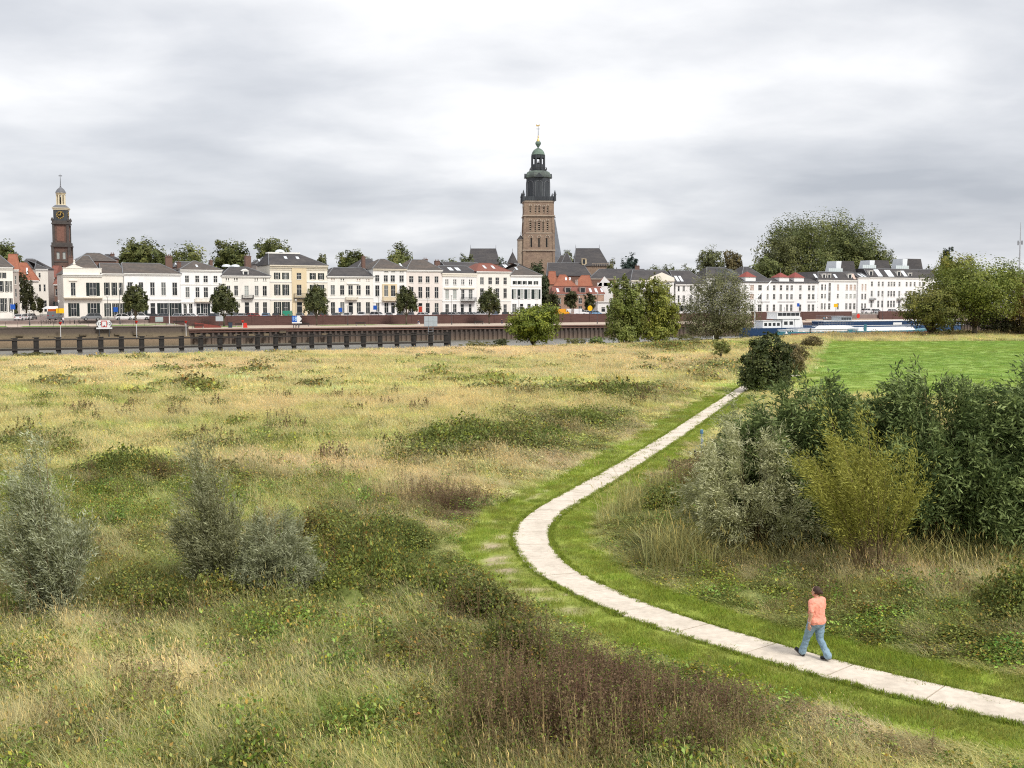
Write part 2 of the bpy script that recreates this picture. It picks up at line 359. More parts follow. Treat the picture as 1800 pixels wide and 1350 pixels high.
# ------------------------------------------------------------------ meadow terrain: one sheet, fine near the viewer
ys = np.r_[np.linspace(-60, 10, 12), np.geomspace(12, 330, 400)]
us = np.r_[np.linspace(-3.2, -.66, 14), np.linspace(-.62, .62, 270), np.linspace(.66, 3.2, 14)]
YY, UU = np.meshgrid(ys, us, indexing='ij'); XX = UU * (np.maximum(YY, 10) + 8)
gx, gy = XX.ravel(), YY.ravel(); gyc = np.maximum(gy, 9.0)
ZG = zones(gx, gyc); gz = height(gx, gyc, ZG); gcol = meadow_colour(gx, gyc, ZG)
# keep the turf just under the slabs
gz = np.where(np.abs(ZG['d']) < .75, np.minimum(gz, -.02), gz)
R, Cn = YY.shape; ii = np.arange(R * Cn).reshape(R, Cn)
q = np.stack([ii[:-1, :-1], ii[:-1, 1:], ii[1:, 1:], ii[1:, :-1]], -1).reshape(-1, 4)
me = np_mesh('meadow', np.c_[gx, gy, gz], quads=q, cols=gcol * .9, smooth=True)
m = bpy.data.materials.new('meadow_turf'); m.use_nodes = True; t = m.node_tree; b = t.nodes['Principled BSDF']
a = nn(t, 'ShaderNodeAttribute', attribute_name='Col'); tcn = nn(t, 'ShaderNodeTexCoord')
nz1 = nn(t, 'ShaderNodeTexNoise', Scale=6.0, Detail=8.0, Roughness=.7); lk(t, tcn.outputs['Object'], nz1.inputs['Vector'])
nz2 = nn(t, 'ShaderNodeTexNoise', Scale=.7, Detail=6.0, Roughness=.65); lk(t, tcn.outputs['Object'], nz2.inputs['Vector'])
sm = nn(t, 'ShaderNodeMath', operation='ADD'); lk(t, nz1.outputs[0], sm.inputs[0]); lk(t, nz2.outputs[0], sm.inputs[1])
rg = nn(t, 'ShaderNodeMapRange'); lk(t, sm.outputs[0], rg.inputs[0]); rg.inputs[1].default_value = .7; rg.inputs[2].default_value = 1.3; rg.inputs[3].default_value = .62; rg.inputs[4].default_value = 1.38
vm = nn(t, 'ShaderNodeVectorMath', operation='SCALE'); lk(t, a.outputs['Color'], vm.inputs[0]); lk(t, rg.outputs[0], vm.inputs['Scale'])
lk(t, vm.outputs[0], b.inputs['Base Color']); b.inputs['Roughness'].default_value = .9; b.inputs['Specular IOR Level'].default_value = .1
bp = nn(t, 'ShaderNodeBump', Strength=.6, Distance=.06); lk(t, sm.outputs[0], bp.inputs['Height']); lk(t, bp.outputs[0], b.inputs['Normal'])
me.materials.append(m); tag(link('meadow', me), 'rough grassy flood meadow sloping down to the river', kind='structure')
def ground_z(x, y):
    X = np.array([float(x)]); Y = np.array([float(y)]); return float(height(X, Y)[0])

# ------------------------------------------------------------------ concrete slabs of the path
M_CONC = mat('path_concrete', (.63, .56, .475), .88, .12, 6.0, .3, col2=(.49, .43, .355), c2scale=.8, c2amt=.7)
path = bpy.data.objects.new('path', None); COL.objects.link(path); tag(path, 'pale concrete slab footpath winding through the meadow', kind='structure')
cx = np.interp; cut = np.linspace(0, PLEN, int(PLEN / 2.05))
dn = np.c_[-tan[:, 1], tan[:, 0]]
slab_r = random.Random(3)
for i in range(len(cut) - 1):
    a0, a1 = cut[i] + .02, cut[i + 1] - .02; K = 5; v = []; f = []
    jz = slab_r.uniform(-.006, .006); jw = slab_r.uniform(-.055, .055)
    for k in range(K):
        tt = a0 + (a1 - a0) * k / (K - 1)
        c0 = np.array([np.interp(tt, dd, CEN[:, 0]), np.interp(tt, dd, CEN[:, 1])]); n0 = np.array([np.interp(tt, dd, dn[:, 0]), np.interp(tt, dd, dn[:, 1])])
        for w, z in ((-1, -.10), (-1, PZ - .012), (-.97, PZ), (.97, PZ), (1, PZ - .012), (1, -.10)):
            p = c0 + n0 * (w * PWID / 2 + jw); v.append((p[0], p[1], z + jz))
    for k in range(K - 1):
        for j in range(5): f.append((k * 6 + j, k * 6 + j + 1, (k + 1) * 6 + j + 1, (k + 1) * 6 + j))
    f.append(tuple(range(6))); f.append(tuple((K - 1) * 6 + j for j in range(6)))
    MB().add(v, f).obj('slab', M_CONC, path)

# ------------------------------------------------------------------ river, quay and street
m = bpy.data.materials.new('river_water'); m.use_nodes = True; t = m.node_tree; b = t.nodes['Principled BSDF']
b.inputs['Base Color'].default_value = (.13, .125, .10, 1); b.inputs['Roughness'].default_value = .28
tcn = nn(t, 'ShaderNodeTexCoord'); wv = nn(t, 'ShaderNodeTexNoise', Scale=1.4, Detail=4.0); lk(t, tcn.outputs['Object'], wv.inputs['Vector'])
bp = nn(t, 'ShaderNodeBump', Strength=1.0, Distance=.35); lk(t, wv.outputs[0], bp.inputs['Height']); lk(t, bp.outputs[0], b.inputs['Normal'])
def strip(name, s0, s1, o0, o1, z, m, ns=1):
    mb = MB(); pts = [T(s0, o0, z), T(s1, o0, z), T(s1, o1, z), T(s0, o1, z)]
    mb.add(pts, [(0, 1, 2, 3)]); return mb.obj(name, m)
tag(strip('river', -900, 1200, 130, 40, WATER, m), 'pale grey river between the meadow and the town quay', kind='structure')
QOFF = 49.0
M_PAVE = mat('quay_paving', (.44, .36, .29), .9, .15, 1.2, .1); M_STREET = mat('street_brick', (.22, .17, .155), .9, .15, 1.0, .1); M_LAWN = mat('lawn_turf', (.13, .22, .04), .95, .25, 2.0, .3)
M_EARTH = mat('town_earth', (.16, .17, .10), .95, .2, .05)
SQ = s_of(330, QOFF)                    # where the old stone quay ends and the lower steel quay begins
tag(strip('quay', SQ, 500, QOFF + .2, 15.2, QUAY, M_PAVE), 'paved lower quay along the river', kind='structure')
mb = MB()
mb.add([T(-400, QOFF + .2, 3.0), T(SQ, QOFF + .2, 3.0), T(SQ, 15.2, 3.0), T(-400, 15.2, 3.0)], [(0, 1, 2, 3)])
mb.add([T(SQ, QOFF + .2, 3.0), T(SQ, QOFF + .2, QUAY - .3), T(SQ, 15.2, QUAY - .3), T(SQ, 15.2, 3.0)], [(0, 1, 2, 3)])
tag(mb.obj('quay_terrace', M_PAVE), 'paved terrace above the old stone quay wall', kind='structure')
mb = MB()
mb.add([T(-3000, 15.2, STREET), T(3000, 15.2, STREET), T(3000, -3000, STREET), T(-3000, -3000, STREET)], [(0, 1, 2, 3)])
mb.add([T(-3000, 15.2, STREET), T(3000, 15.2, STREET), T(3000, 15.2, 1.5), T(-3000, 15.2, 1.5)], [(0, 1, 2, 3)])
tag(mb.obj('street', M_STREET), 'brick paved street in front of the town houses', kind='structure')
for a, b_, o0, o1, zz in ((330, 425, 22, 30, QUAY), (560, 670, 19, 27, QUAY), (690, 735, 19, 25, QUAY)):
    tag(strip('lawn', s_of(a, 25), s_of(b_, 25), o1, o0, zz + .012, M_LAWN), 'strip of mown grass on the lower quay', kind='structure')
for a, b_, o0, o1 in ((-60, 12, 36, 47), (38, 155, 38, 47), (196, 270, 34, 45), (280, 330, 26, 36)):
    tag(strip('lawn', s_of(a, 45), s_of(b_, 45), o1, o0, 3.012, M_LAWN), 'mown lawn on the stone quay terrace', kind='structure')
# ================================================================== GRASS AND WEEDS (nobody could count them)
M_GRASS = leaf_mat('grass_blade', tint=True, transl=.42, rough=.6, spec=.15)
def blades(rng, n, R, h0, h1, w, lean, curl, seed_frac=0.0, seed_col=(1.2, 1.06, .92), vary=.28, dry=.15):
    """curved tapering blades; lean is towards -x (the wind)"""
    a = rng.uniform(0, 2 * np.pi, n); r = R * np.sqrt(rng.uniform(0, 1, n))
    bx, by = r * np.cos(a), r * np.sin(a); h = rng.uniform(h0, h1, n)
    lx = -lean * h * rng.uniform(.3, 1.4, n) + rng.normal(0, .22, n) * h; ly = rng.normal(0, .24, n) * h
    ca = rng.uniform(0, np.pi, n); wx, wy = np.cos(ca) * w / 2, np.sin(ca) * w / 2
    wj = rng.uniform(.7, 1.3, n); wx *= wj; wy *= wj
    V = []; 
    for t, k in ((0, 1.0), (.5, .85)):
        o = t ** 1.6
        cxx, cyy, czz = bx + lx * o, by + ly * o, h * t
        V.append(np.c_[cxx - wx * k, cyy - wy * k, czz]); V.append(np.c_[cxx + wx * k, cyy + wy * k, czz])
    dr = curl * rng.uniform(0, 1, n)
    V.append(np.c_[bx + lx * (1 + dr), by + ly * (1 + dr), h * (1 - .35 * dr)])
    V = np.stack(V, 1)
    base = np.arange(n)[:, None] * 5
    Q = base + np.array([0, 1, 3, 2]); Tt = base + np.array([2, 3, 4])
    br = rng.uniform(1 - vary, 1 + vary, (n, 1)); hue = rng.uniform(-.10, .10, (n, 1)); c = np.c_[br * (1 + hue), br, br * (1 - hue)]
    dm = rng.uniform(0, 1, n) < dry; c[dm] *= (1.3, 1.2, 1.12)
    C = np.repeat(c[:, None], 5, 1)
    V = V.reshape(-1, 3); C = C.reshape(-1, 3); Q = Q.reshape(-1, 4); Tt = Tt.reshape(-1, 3)
    ns = int(n * seed_frac)
    if ns:       # seed heads: short fat diamonds at the tips
        tip = V.reshape(n, 5, 3)[:ns, 4]; L = rng.uniform(.10, .2, ns) * h[:ns]; sw = w * 1.5
        s = np.stack([tip, tip + np.c_[wx[:ns] / w * sw, wy[:ns] / w * sw, L * .5], tip + np.c_[-.25 * L, 0 * L, L], tip + np.c_[-wx[:ns] / w * sw, -wy[:ns] / w * sw, L * .5]], 1)
        o = len(V); Q = np.r_[Q, o + np.arange(ns)[:, None] * 4 + np.array([0, 1, 2, 3])]
        V = np.r_[V, s.reshape(-1, 3)]; C = np.r_[C, np.repeat(c[:ns, None] * np.array(seed_col), 4, 1).reshape(-1, 3)]
    return V, Q, Tt, C
def leaves_np(rng, P, N, size, asp, cols):
    """kite shaped leaves at P facing about N"""
    n = len(P); t = np.cross(N, rng.normal(0, 1, (n, 3))); t /= np.linalg.norm(t, axis=1)[:, None] + 1e-9; b = np.cross(N, t)
    L = size * rng.uniform(.65, 1.35, (n, 1)); W = L * asp
    V = np.stack([P - t * L * .5, P + b * W * .5 - t * L * .05, P + t * L * .5, P - b * W * .5 - t * L * .05], 1).reshape(-1, 3)
    Q = np.arange(n)[:, None] * 4 + np.array([0, 1, 2, 3])
    return V, Q, np.repeat(cols[:, None], 4, 1).reshape(-1, 3)
def unit(v): return v / (np.linalg.norm(v, axis=-1, keepdims=True) + 1e-9)
def herb_clump(rng, n, R, H, size):
    d = unit(rng.normal(0, 1, (n, 3))); d[:, 2] = np.abs(d[:, 2]); k = rng.uniform(.25, 1, (n, 1)) ** .5
    P = d * k * np.array([R, R, H]) * (1 + .35 * rng.normal(0, .5, (n, 1))); P[:, 2] = np.maximum(P[:, 2], .02)
    N = unit(d + rng.normal(0, .7, (n, 3)) + np.array([0, 0, .5]))
    br = rng.uniform(.5, 1.0, (n, 1)) + rng.uniform(0, 1, (n, 1)) ** 3 * 1.5; c = np.c_[br, br, br]
    k = rng.uniform(0, 1, n); c[k < .10] *= (1.5, .95, .8); c[(k > .14) & (k < .24)] *= (1.6, 1.5, .8)
    V, Q, C = leaves_np(rng, P, N, size, .55, c)
    return V, Q, None, C
def stalk_clump(rng, n, R, H, nb, size):
    """dead weed stalks with small withered heads"""
    Vs = []; Qs = []; Cs = []; o = 0
    for i in range(n):
        a = rng.uniform(0, 6.28); r = R * math.sqrt(rng.uniform()); h = H * rng.uniform(.55, 1.1); w = .006 * 1.6
        x, y = r * math.cos(a), r * math.sin(a); lx, ly = rng.normal(-.10, .12) * h, rng.normal(0, .12) * h
        ca = rng.uniform(0, 3.14); wx, wy = math.cos(ca) * w, math.sin(ca) * w
        Vs.append(np.array([(x - wx, y - wy, 0), (x + wx, y + wy, 0), (x + lx + wx * .5, y + ly + wy * .5, h), (x + lx - wx * .5, y + ly - wy * .5, h)])); Qs.append(np.array([[0, 1, 2, 3]]) + o); o += 4
        Cs.append(np.tile(rng.uniform(.8, 1.5) * np.array((1.1, 1, .95)), (4, 1)))
        t = rng.uniform(.25, 1.02, nb) ** .8; sp = .13 * h * (1.15 - t)[:, None] * rng.normal(0, 1, (nb, 3)); sp[:, 2] = np.abs(sp[:, 2]) * .8
        P = np.c_[x + lx * t, y + ly * t, h * t] + sp
        br = rng.uniform(.5, 1.35, (nb, 1)); c = np.c_[br * 1.05, br, br]; g = rng.uniform(0, 1, nb) < .16; c[g] *= (.9, 1.7, .6)
        V, Q, C = leaves_np(rng, P, unit(rng.normal(0, 1, (nb, 3))), size, .5, c); Vs.append(V); Qs.append(Q + o); o += len(V); Cs.append(C)
    return np.concatenate(Vs), np.concatenate(Qs), None, np.concatenate(Cs)
PROTO = {}
def protos(key, fn, k=5):
    c = bpy.data.collections.new('clumps_' + key); PROTO[key] = c
    for i in range(k):
        V, Q, Tt, C = fn(np.random.default_rng(100 + i))
        me = np_mesh(f'{key}_clump_{i:02d}', V, quads=Q, tris=Tt, cols=C); me.materials.append(M_GRASS)
        o = bpy.data.objects.new(f'{key}_clump_{i:02d}', me); c.objects.link(o)
protos('verge', lambda r: blades(r, 110, .32, .04, .13, .010, .15, .5, 0, dry=.12))
protos('creep', lambda r: blades(r, 26, .09, .06, .13, .012, .15, .6, 0, dry=.15))
protos('verge_mid', lambda r: blades(r, 130, .7, .05, .14, .022, .15, .5, 0, dry=.12))
protos('grass', lambda r: blades(r, 110, .36, .18, .62, .0105, .38, .9, .06))
protos('dry', lambda r: blades(r, 95, .36, .3, .9, .0075, .45, .7, .28, vary=.35))
protos('grass_mid', lambda r: blades(r, 140, .75, .15, .5, .024, .30, .7, .12))
protos('dry_mid', lambda r: blades(r, 140, .75, .25, .75, .020, .38, .6, .45))
protos('grass_far', lambda r: blades(r, 190, 1.7, .12, .45, .060, .25, .6, .1, vary=.22))
protos('dry_far', lambda r: blades(r, 190, 1.7, .2, .6, .055, .30, .6, .4, vary=.22))
protos('herb', lambda r: herb_clump(r, 190, .42, .55, .075))
protos('herb_mid', lambda r: herb_clump(r, 220, .8, .65, .14))
protos('herb_far', lambda r: herb_clump(r, 150, 1.5, .75, .34))
protos('stalk', lambda r: stalk_clump(r, 7, .42, 1.15, 55, .042))
protos('stalk_mid', lambda r: stalk_clump(r, 8, .7, .9, 36, .09))
protos('reed', lambda r: blades(r, 30, .35, .9, 1.9, .020, .18, .9, .25, seed_col=(1.2, 1.05, .9), dry=.2))

def scatter_tree(coll):
    g = bpy.data.node_groups.new('scatter_' + coll.name, 'GeometryNodeTree')
    g.interface.new_socket('Geometry', in_out='INPUT', socket_type='NodeSocketGeometry'); g.interface.new_socket('Geometry', in_out='OUTPUT', socket_type='NodeSocketGeometry')
    gi = g.nodes.new('NodeGroupInput'); go = g.nodes.new('NodeGroupOutput')
    ip = g.nodes.new('GeometryNodeInstanceOnPoints'); ci = g.nodes.new('GeometryNodeCollectionInfo')
    ci.inputs['Collection'].default_value = coll; ci.inputs['Separate Children'].default_value = True; ci.inputs['Reset Children'].default_value = True
    def na(n, ty):
        a = g.nodes.new('GeometryNodeInputNamedAttribute'); a.data_type = ty; a.inputs['Name'].default_value = n; return a.outputs['Attribute']
    g.links.new(gi.outputs[0], ip.inputs['Points']); g.links.new(ci.outputs[0], ip.inputs['Instance'])
    ip.inputs['Pick Instance'].default_value = True; g.links.new(na('pick', 'INT'), ip.inputs['Instance Index'])
    g.links.new(na('rot', 'FLOAT_VECTOR'), ip.inputs['Rotation']); g.links.new(na('scl', 'FLOAT_VECTOR'), ip.inputs['Scale'])
    g.links.new(ip.outputs[0], go.inputs[0]); return g
def scatter(name, label, key, P, tint, hs, rng, spin=1.0):
    n = len(P)
    if n == 0: return
    me = bpy.data.meshes.new(name); me.vertices.add(n); me.vertices.foreach_set('co', P.astype(np.float32).ravel())
    a = me.attributes.new('pick', 'INT', 'POINT'); a.data.foreach_set('value', rng.integers(0, 5, n).astype(np.int32))
    r = np.zeros((n, 3), np.float32); r[:, 2] = rng.normal(0, spin, n); r[:, 0] = rng.normal(0, .06, n); r[:, 1] = rng.normal(0, .06, n)
    a = me.attributes.new('rot', 'FLOAT_VECTOR', 'POINT'); a.data.foreach_set('vector', r.ravel())
    s = np.repeat(rng.uniform(.85, 1.2, (n, 1)), 3, 1); s[:, 2] *= hs
    a = me.attributes.new('scl', 'FLOAT_VECTOR', 'POINT'); a.data.foreach_set('vector', s.astype(np.float32).ravel())
    c = np.ones((n, 4), np.float32); c[:, :3] = tint
    a = me.attributes.new('tint', 'FLOAT_COLOR', 'POINT'); a.data.foreach_set('color', c.ravel())
    o = link(name, me); tag(o, label, 'grass', kind='stuff')
    md = o.modifiers.new('scatter', 'NODES'); md.node_group = scatter_tree(PROTO[key]); return o
def ring(y0, y1, dens, rng):
    A = .60 * (y1 ** 2 - y0 ** 2) + 4 * (y1 - y0); n = int(A * dens)
    y = np.sqrt(rng.uniform(y0 ** 2, y1 ** 2, n)); x = rng.uniform(-1, 1, n) * (.60 * y + 2); return x, y
ACC = {}
def put(key, x, y, z, tint, hs):
    ACC.setdefault(key, []).append((np.c_[x, y, z], tint, hs))
for y0, y1, dens, suf in ((14, 28, 20, ''), (28, 50, 12, ''), (50, 95, 4.2, '_mid'), (95, 300, 1.05, '_far')):
    x, y = ring(y0, y1, dens, RNG); Z = zones(x, y); s, off = so(x, y)
    keep = (np.abs(Z['d']) > .80 - .23 * (RNG.uniform(0, 1, len(x)) < .55)) & (off > bank_off(s) - 1.0); x, y = x[keep], y[keep]; Z = {k: v[keep] for k, v in Z.items()}
    z = height(x, y, Z); c = meadow_colour(x, y, Z); n = len(x); u = RNG.uniform(0, 1, n); hmod = (.45 + 1.1 * fbm(x * .5, y * .5, 111)) * (1 - .55 * sstep(22, 3, off[keep] - bank_off(s[keep])))
    edge = sstep(.75, 1.5, np.abs(Z['d']))
    c *= ((.58 + .90 * fbm(x * .7, y * .9, 131)) * (1 - Z['verge'] * .6) + Z['verge'] * .6)[:, None]; hmod = hmod * (1 + 1.3 * sstep(24, 16, off[keep] - bank_off(s[keep])) * sstep(50, 70, x)); ramp = .30 + .70 * sstep(2.2, 6.0, np.abs(Z['d'])); hmod = hmod * ramp; vg = (Z['verge'] > .5) & (u > Z['soil'] * 2.5); fl = Z['field'] > .5; soil = (Z['verge'] > .5) & ~vg
    rest = ~vg & ~fl & ~soil; u2 = RNG.uniform(0, 1, n)
    lush = rest & (RNG.uniform(0, 1, n) < np.clip(.10 + .45 * Z['green'] + .55 * sstep(.52, .66, fbm(x * .45, y * .6, 161)), 0, .75) * (1 - np.clip(Z['straw'], 0, 1) * .6)) & (Z['herb'] < .6) & (suf == '')
    rest = rest & ~lush
    hb = rest & (u2 < Z['herb'] * .85)
    bw = rest & ~hb & (u2 < Z['herb'] * .85 + Z['brown'] * .8) & (suf != '_far')
    dr = rest & ~hb & ~bw & (RNG.uniform(0, 1, n) < .15 + .75 * Z['straw'])
    gr = rest & ~hb & ~bw & ~dr
    jit = lambda k, m: c[m] * (1 + RNG.normal(0, k, (int(m.sum()), 1))) * (1 + RNG.normal(0, .05, (int(m.sum()), 3)))
    put('verge' if suf == '' else 'verge_mid', x[vg], y[vg], z[vg], np.clip(jit(.08, vg), .01, 1), (.45 + .55 * hmod / ramp * edge)[vg])
    if suf: put('verge_mid', x[fl], y[fl], z[fl], np.clip(jit(.05, fl), .01, 1), .5 + .5 * RNG.uniform(0, 1, int(fl.sum())))
    put('grass' + suf, x[gr], y[gr], z[gr], np.clip(jit(.16, gr), .01, 1), hmod[gr])
    put('dry' + suf, x[dr], y[dr], z[dr], np.clip(lerp(jit(.14, dr), C_STRAW, np.full(int(dr.sum()), .45)), .01, 1), hmod[dr])
    hx, hy = x[hb], y[hb]; hc = lerp(jit(.22, hb), C_HERB, np.full(int(hb.sum()), .6)); hc = lerp(hc, np.array((.20, .12, .06)), .45 * sstep(.54, .70, fbm(hx * .6, hy * .7, 171))); hc = lerp(hc, np.array((.24, .27, .07)), .55 * sstep(.52, .68, fbm(hx * .8, hy * .9, 181))); put('herb' + suf, x[hb], y[hb], z[hb] - .02, np.clip(hc, .01, 1), (hmod * (1 + .7 * sstep(.8, 1.3, Z['herb'])))[hb])
    if lush.any(): put('herb', x[lush], y[lush], z[lush] - .03, np.clip(np.array((.215, .27, .065)) * RNG.uniform(.55, 1.25, (int(lush.sum()), 1)) * (1 + RNG.normal(0, .12, (int(lush.sum()), 3))), .01, 1), (.45 + .7 * hmod[lush]))
    if suf != '_far': put('stalk' + suf, x[bw], y[bw], z[bw], np.clip(lerp(jit(.15, bw), C_BRN, np.full(int(bw.sum()), .75)), .01, 1), hmod[bw])
ed_t = RNG.uniform(0, PLEN, 5200); ed_s = RNG.choice((-1.0, 1.0), 5200); ed_w = ed_s * (PWID / 2 + RNG.normal(.035, .045, 5200) + .05 * (fbm(ed_t * .9 + ed_s * 40, ed_t * 0, 191) - .6))
ex_ = np.interp(ed_t, dd, CEN[:, 0]) + np.interp(ed_t, dd, dn[:, 0]) * ed_w; ey_ = np.interp(ed_t, dd, CEN[:, 1]) + np.interp(ed_t, dd, dn[:, 1]) * ed_w
put('creep', ex_, ey_, np.full(5200, .0), np.clip(C_VERGE * RNG.uniform(.6, 1.1, (5200, 1)), .01, 1), RNG.uniform(.6, 1.2, 5200))
# reeds in the wet ditch before the willow thicket
L = [(1190, 1000, 60, 20, 22), (1440, 990, 60, 14, 60), (1330, 1003, 140, 10, 30), (1620, 1005, 150, 10, 60), (1760, 1000, 60, 12, 30), (1110, 905, 40, 20, 20)]
rx, ry = [], []
for cx_, cy_, sx_, sy_, k in L:
    for _ in range(k):
        p = G(RNG.normal(cx_, sx_ * .6), RNG.normal(cy_, sy_ * .6)); rx.append(p.x); ry.append(p.y)
rx, ry = np.array(rx), np.array(ry); k = np.abs(path_dist(rx, ry)) > 2.4; rx, ry = rx[k], ry[k]
put('reed', rx, ry, height(rx, ry), np.array((.42, .41, .17)) * RNG.uniform(.6, 1.2, (len(rx), 1)), RNG.uniform(.6, 1.05, len(rx)))
LAB = {'creep': ('edge_grass', 'short grass tufts creeping over the edges of the concrete path'), 'verge': ('verge_grass', 'short bright green turf beside the concrete path'), 'verge_mid': ('verge_grass', 'short green turf along the far path and field'),
       'grass': ('meadow_grass', 'long yellow green grass in the foreground meadow'), 'grass_mid': ('meadow_grass', 'long yellow green grass in the middle of the meadow'), 'grass_far': ('meadow_grass', 'pale green grass of the far meadow towards the river'),
       'dry': ('dry_grass', 'straw coloured seeding grass in the foreground'), 'dry_mid': ('dry_grass', 'straw coloured grass in the middle meadow'), 'dry_far': ('dry_grass', 'pale straw grass of the far meadow'),
       'herb': ('undergrowth', 'dark green and reddish bramble undergrowth near the path'), 'herb_mid': ('undergrowth', 'dark weedy patches in the middle meadow'), 'herb_far': ('undergrowth', 'low dark tussocks across the far meadow'),
       'stalk': ('withered_weeds', 'dark brown withered weed stalks in the foreground'), 'stalk_mid': ('withered_weeds', 'brown withered weed stalks beyond the bend of the path'), 'reed': ('reeds', 'tall yellowing reeds at the foot of the willow thicket')}
for k, lst in ACC.items():
    Pn = np.concatenate([a[0] for a in lst]); tn = np.concatenate([a[1] for a in lst]); hn = np.concatenate([a[2] for a in lst])
    scatter(LAB[k][0], LAB[k][1], k, Pn, tn, hn, RNG, .7 if k[:3] in ('gra', 'dry') else 3.0)

# ================================================================== TREES AND BUSHES
M_LEAF = leaf_mat('tree_leaf', transl=.25); M_WILLOW = leaf_mat('willow_leaf', transl=.25, rough=.55, spec=.18)
M_BARK = mat('bark', (.12, .095, .07), .9, .3, 4.0, .4); M_TWIG = mat('willow_stem', (.17, .12, .06), .85, .3, 5.0, .2)
def crown_mesh(rng, lobes, n, size, col, col2, shell=.55, asp=.7):
    """lobes: (centre, radii). Leaves lie in clumps through each lobe's outer volume."""
    vol = np.array([np.prod(l[1]) ** (2 / 3) for l in lobes]); cnt = (n * vol / vol.sum()).astype(int); Vs, Qs, Cs, o = [], [], [], 0
    for (c, r), k in zip(lobes, cnt):
        nc = max(8, k // 26); dirs = unit(rng.normal(0, 1, (nc, 3))); rad = rng.uniform(shell, 1.06, (nc, 1)) ** .8
        cc = dirs * np.minimum(rad * (1 + .13 * rng.normal(0, 1, (nc, 1))), 1.08)
        w = rng.integers(0, nc, k); cl = .11 + .06 * rng.uniform(0, 1, (nc, 1))
        P = (cc[w] + np.clip(rng.normal(0, 1, (k, 3)), -1.4, 1.4) * cl[w]) * np.array(r) + np.array(c)
        N = unit(dirs[w] + rng.normal(0, .42, (k, 3)) + np.array([0, 0, .35]))
        cb = rng.uniform(.72, 1.28, (nc, 1)) * rng.uniform(.8, 1.2); mixv = np.clip(rng.normal(.3, .3, (nc, 1)), 0, 1)
        cols = (np.array(col) * (1 - mixv) + np.array(col2) * mixv) * cb
        V, Q, C = leaves_np(rng, P, N, size, asp, cols[w] * rng.uniform(.85, 1.15, (k, 1)))
        Vs.append(V); Qs.append(Q + o); o += len(V); Cs.append(C)
    V = np.concatenate(Vs); Q = np.concatenate(Qs); C = np.concatenate(Cs)
    ok = np.repeat(V.reshape(-1, 4, 3)[:, :, 2].min(1) > .05, 4)
    if not ok.all():
        keepf = ok.reshape(-1, 4)[:, 0]; V = V[ok]; C = C[ok]; Q = np.arange(int(keepf.sum()))[:, None] * 4 + np.arange(4)
    me = np_mesh('crown', V, quads=Q, cols=C); me.materials.append(M_LEAF); return me
def tree(name, label, px, pyb, pyt, pw, Y, n=5000, size=.5, col=(.075, .085, .025), col2=(.13, .115, .03), zb=None, trunk=.30, lobes=9, group=None, cat='tree', seed=0, low=.28, asp=.7, shape=None, shell=.55):
    rng = np.random.default_rng(1000 + seed + int(px)); base = D(px, 530, Y); base.z = STREET if zb is None else zb
    H = D(px, pyt, Y).z - base.z; W = pw * Y / FPX
    L = []
    if shape: 
        for (fx, fz, frx, frz) in shape: L.append(((fx * W, rng.normal(0, .12) * W, fz * H), (frx * W, frx * W * .9, frz * H)))
    else:
        zc_ = H * (low + 1) / 2; hz = H * (1 - low) / 2
        L.append(((0, 0, zc_), (W * .36, W * .34, hz * .78)))
        for i in range(lobes):
            a = 2 * math.pi * (i + rng.uniform(-.3, .3)) / lobes; e = rng.uniform(-.75, .8); rr = math.sqrt(1 - min(.95, e * e * .9))
            k = rng.uniform(.40, .54)
            L.append(((math.cos(a) * rr * W * (.5 - k * .58), math.sin(a) * rr * W * .3, zc_ + e * hz * .62), (W * k * .62, W * k * .62, hz * k * 1.05)))
    t = thing(name, label, cat, base, 0, group)
    mb = MB(); tr = max(.05, W * .025) ; top = H * (low + .35)
    if trunk:
        mb.tube([(0, 0, -.3), (rng.normal(0, .02) * W, 0, H * low * .6), (rng.normal(0, .03) * W, 0, top)], [tr * 1.4, tr, tr * .45], 8)
        for c, r in L[1:]:
            z0 = H * low * rng.uniform(.55, 1.0); mb.tube([(0, 0, z0), (c[0] * .5, c[1] * .5, z0 + (c[2] - z0) * .6), (c[0], c[1], c[2])], [tr * .55, tr * .35, tr * .12], 6)
        mb.obj('trunk', M_BARK, t, smooth=True)
    link('crown', crown_mesh(rng, L, n, size, col, col2, shell, asp), t)
    return t
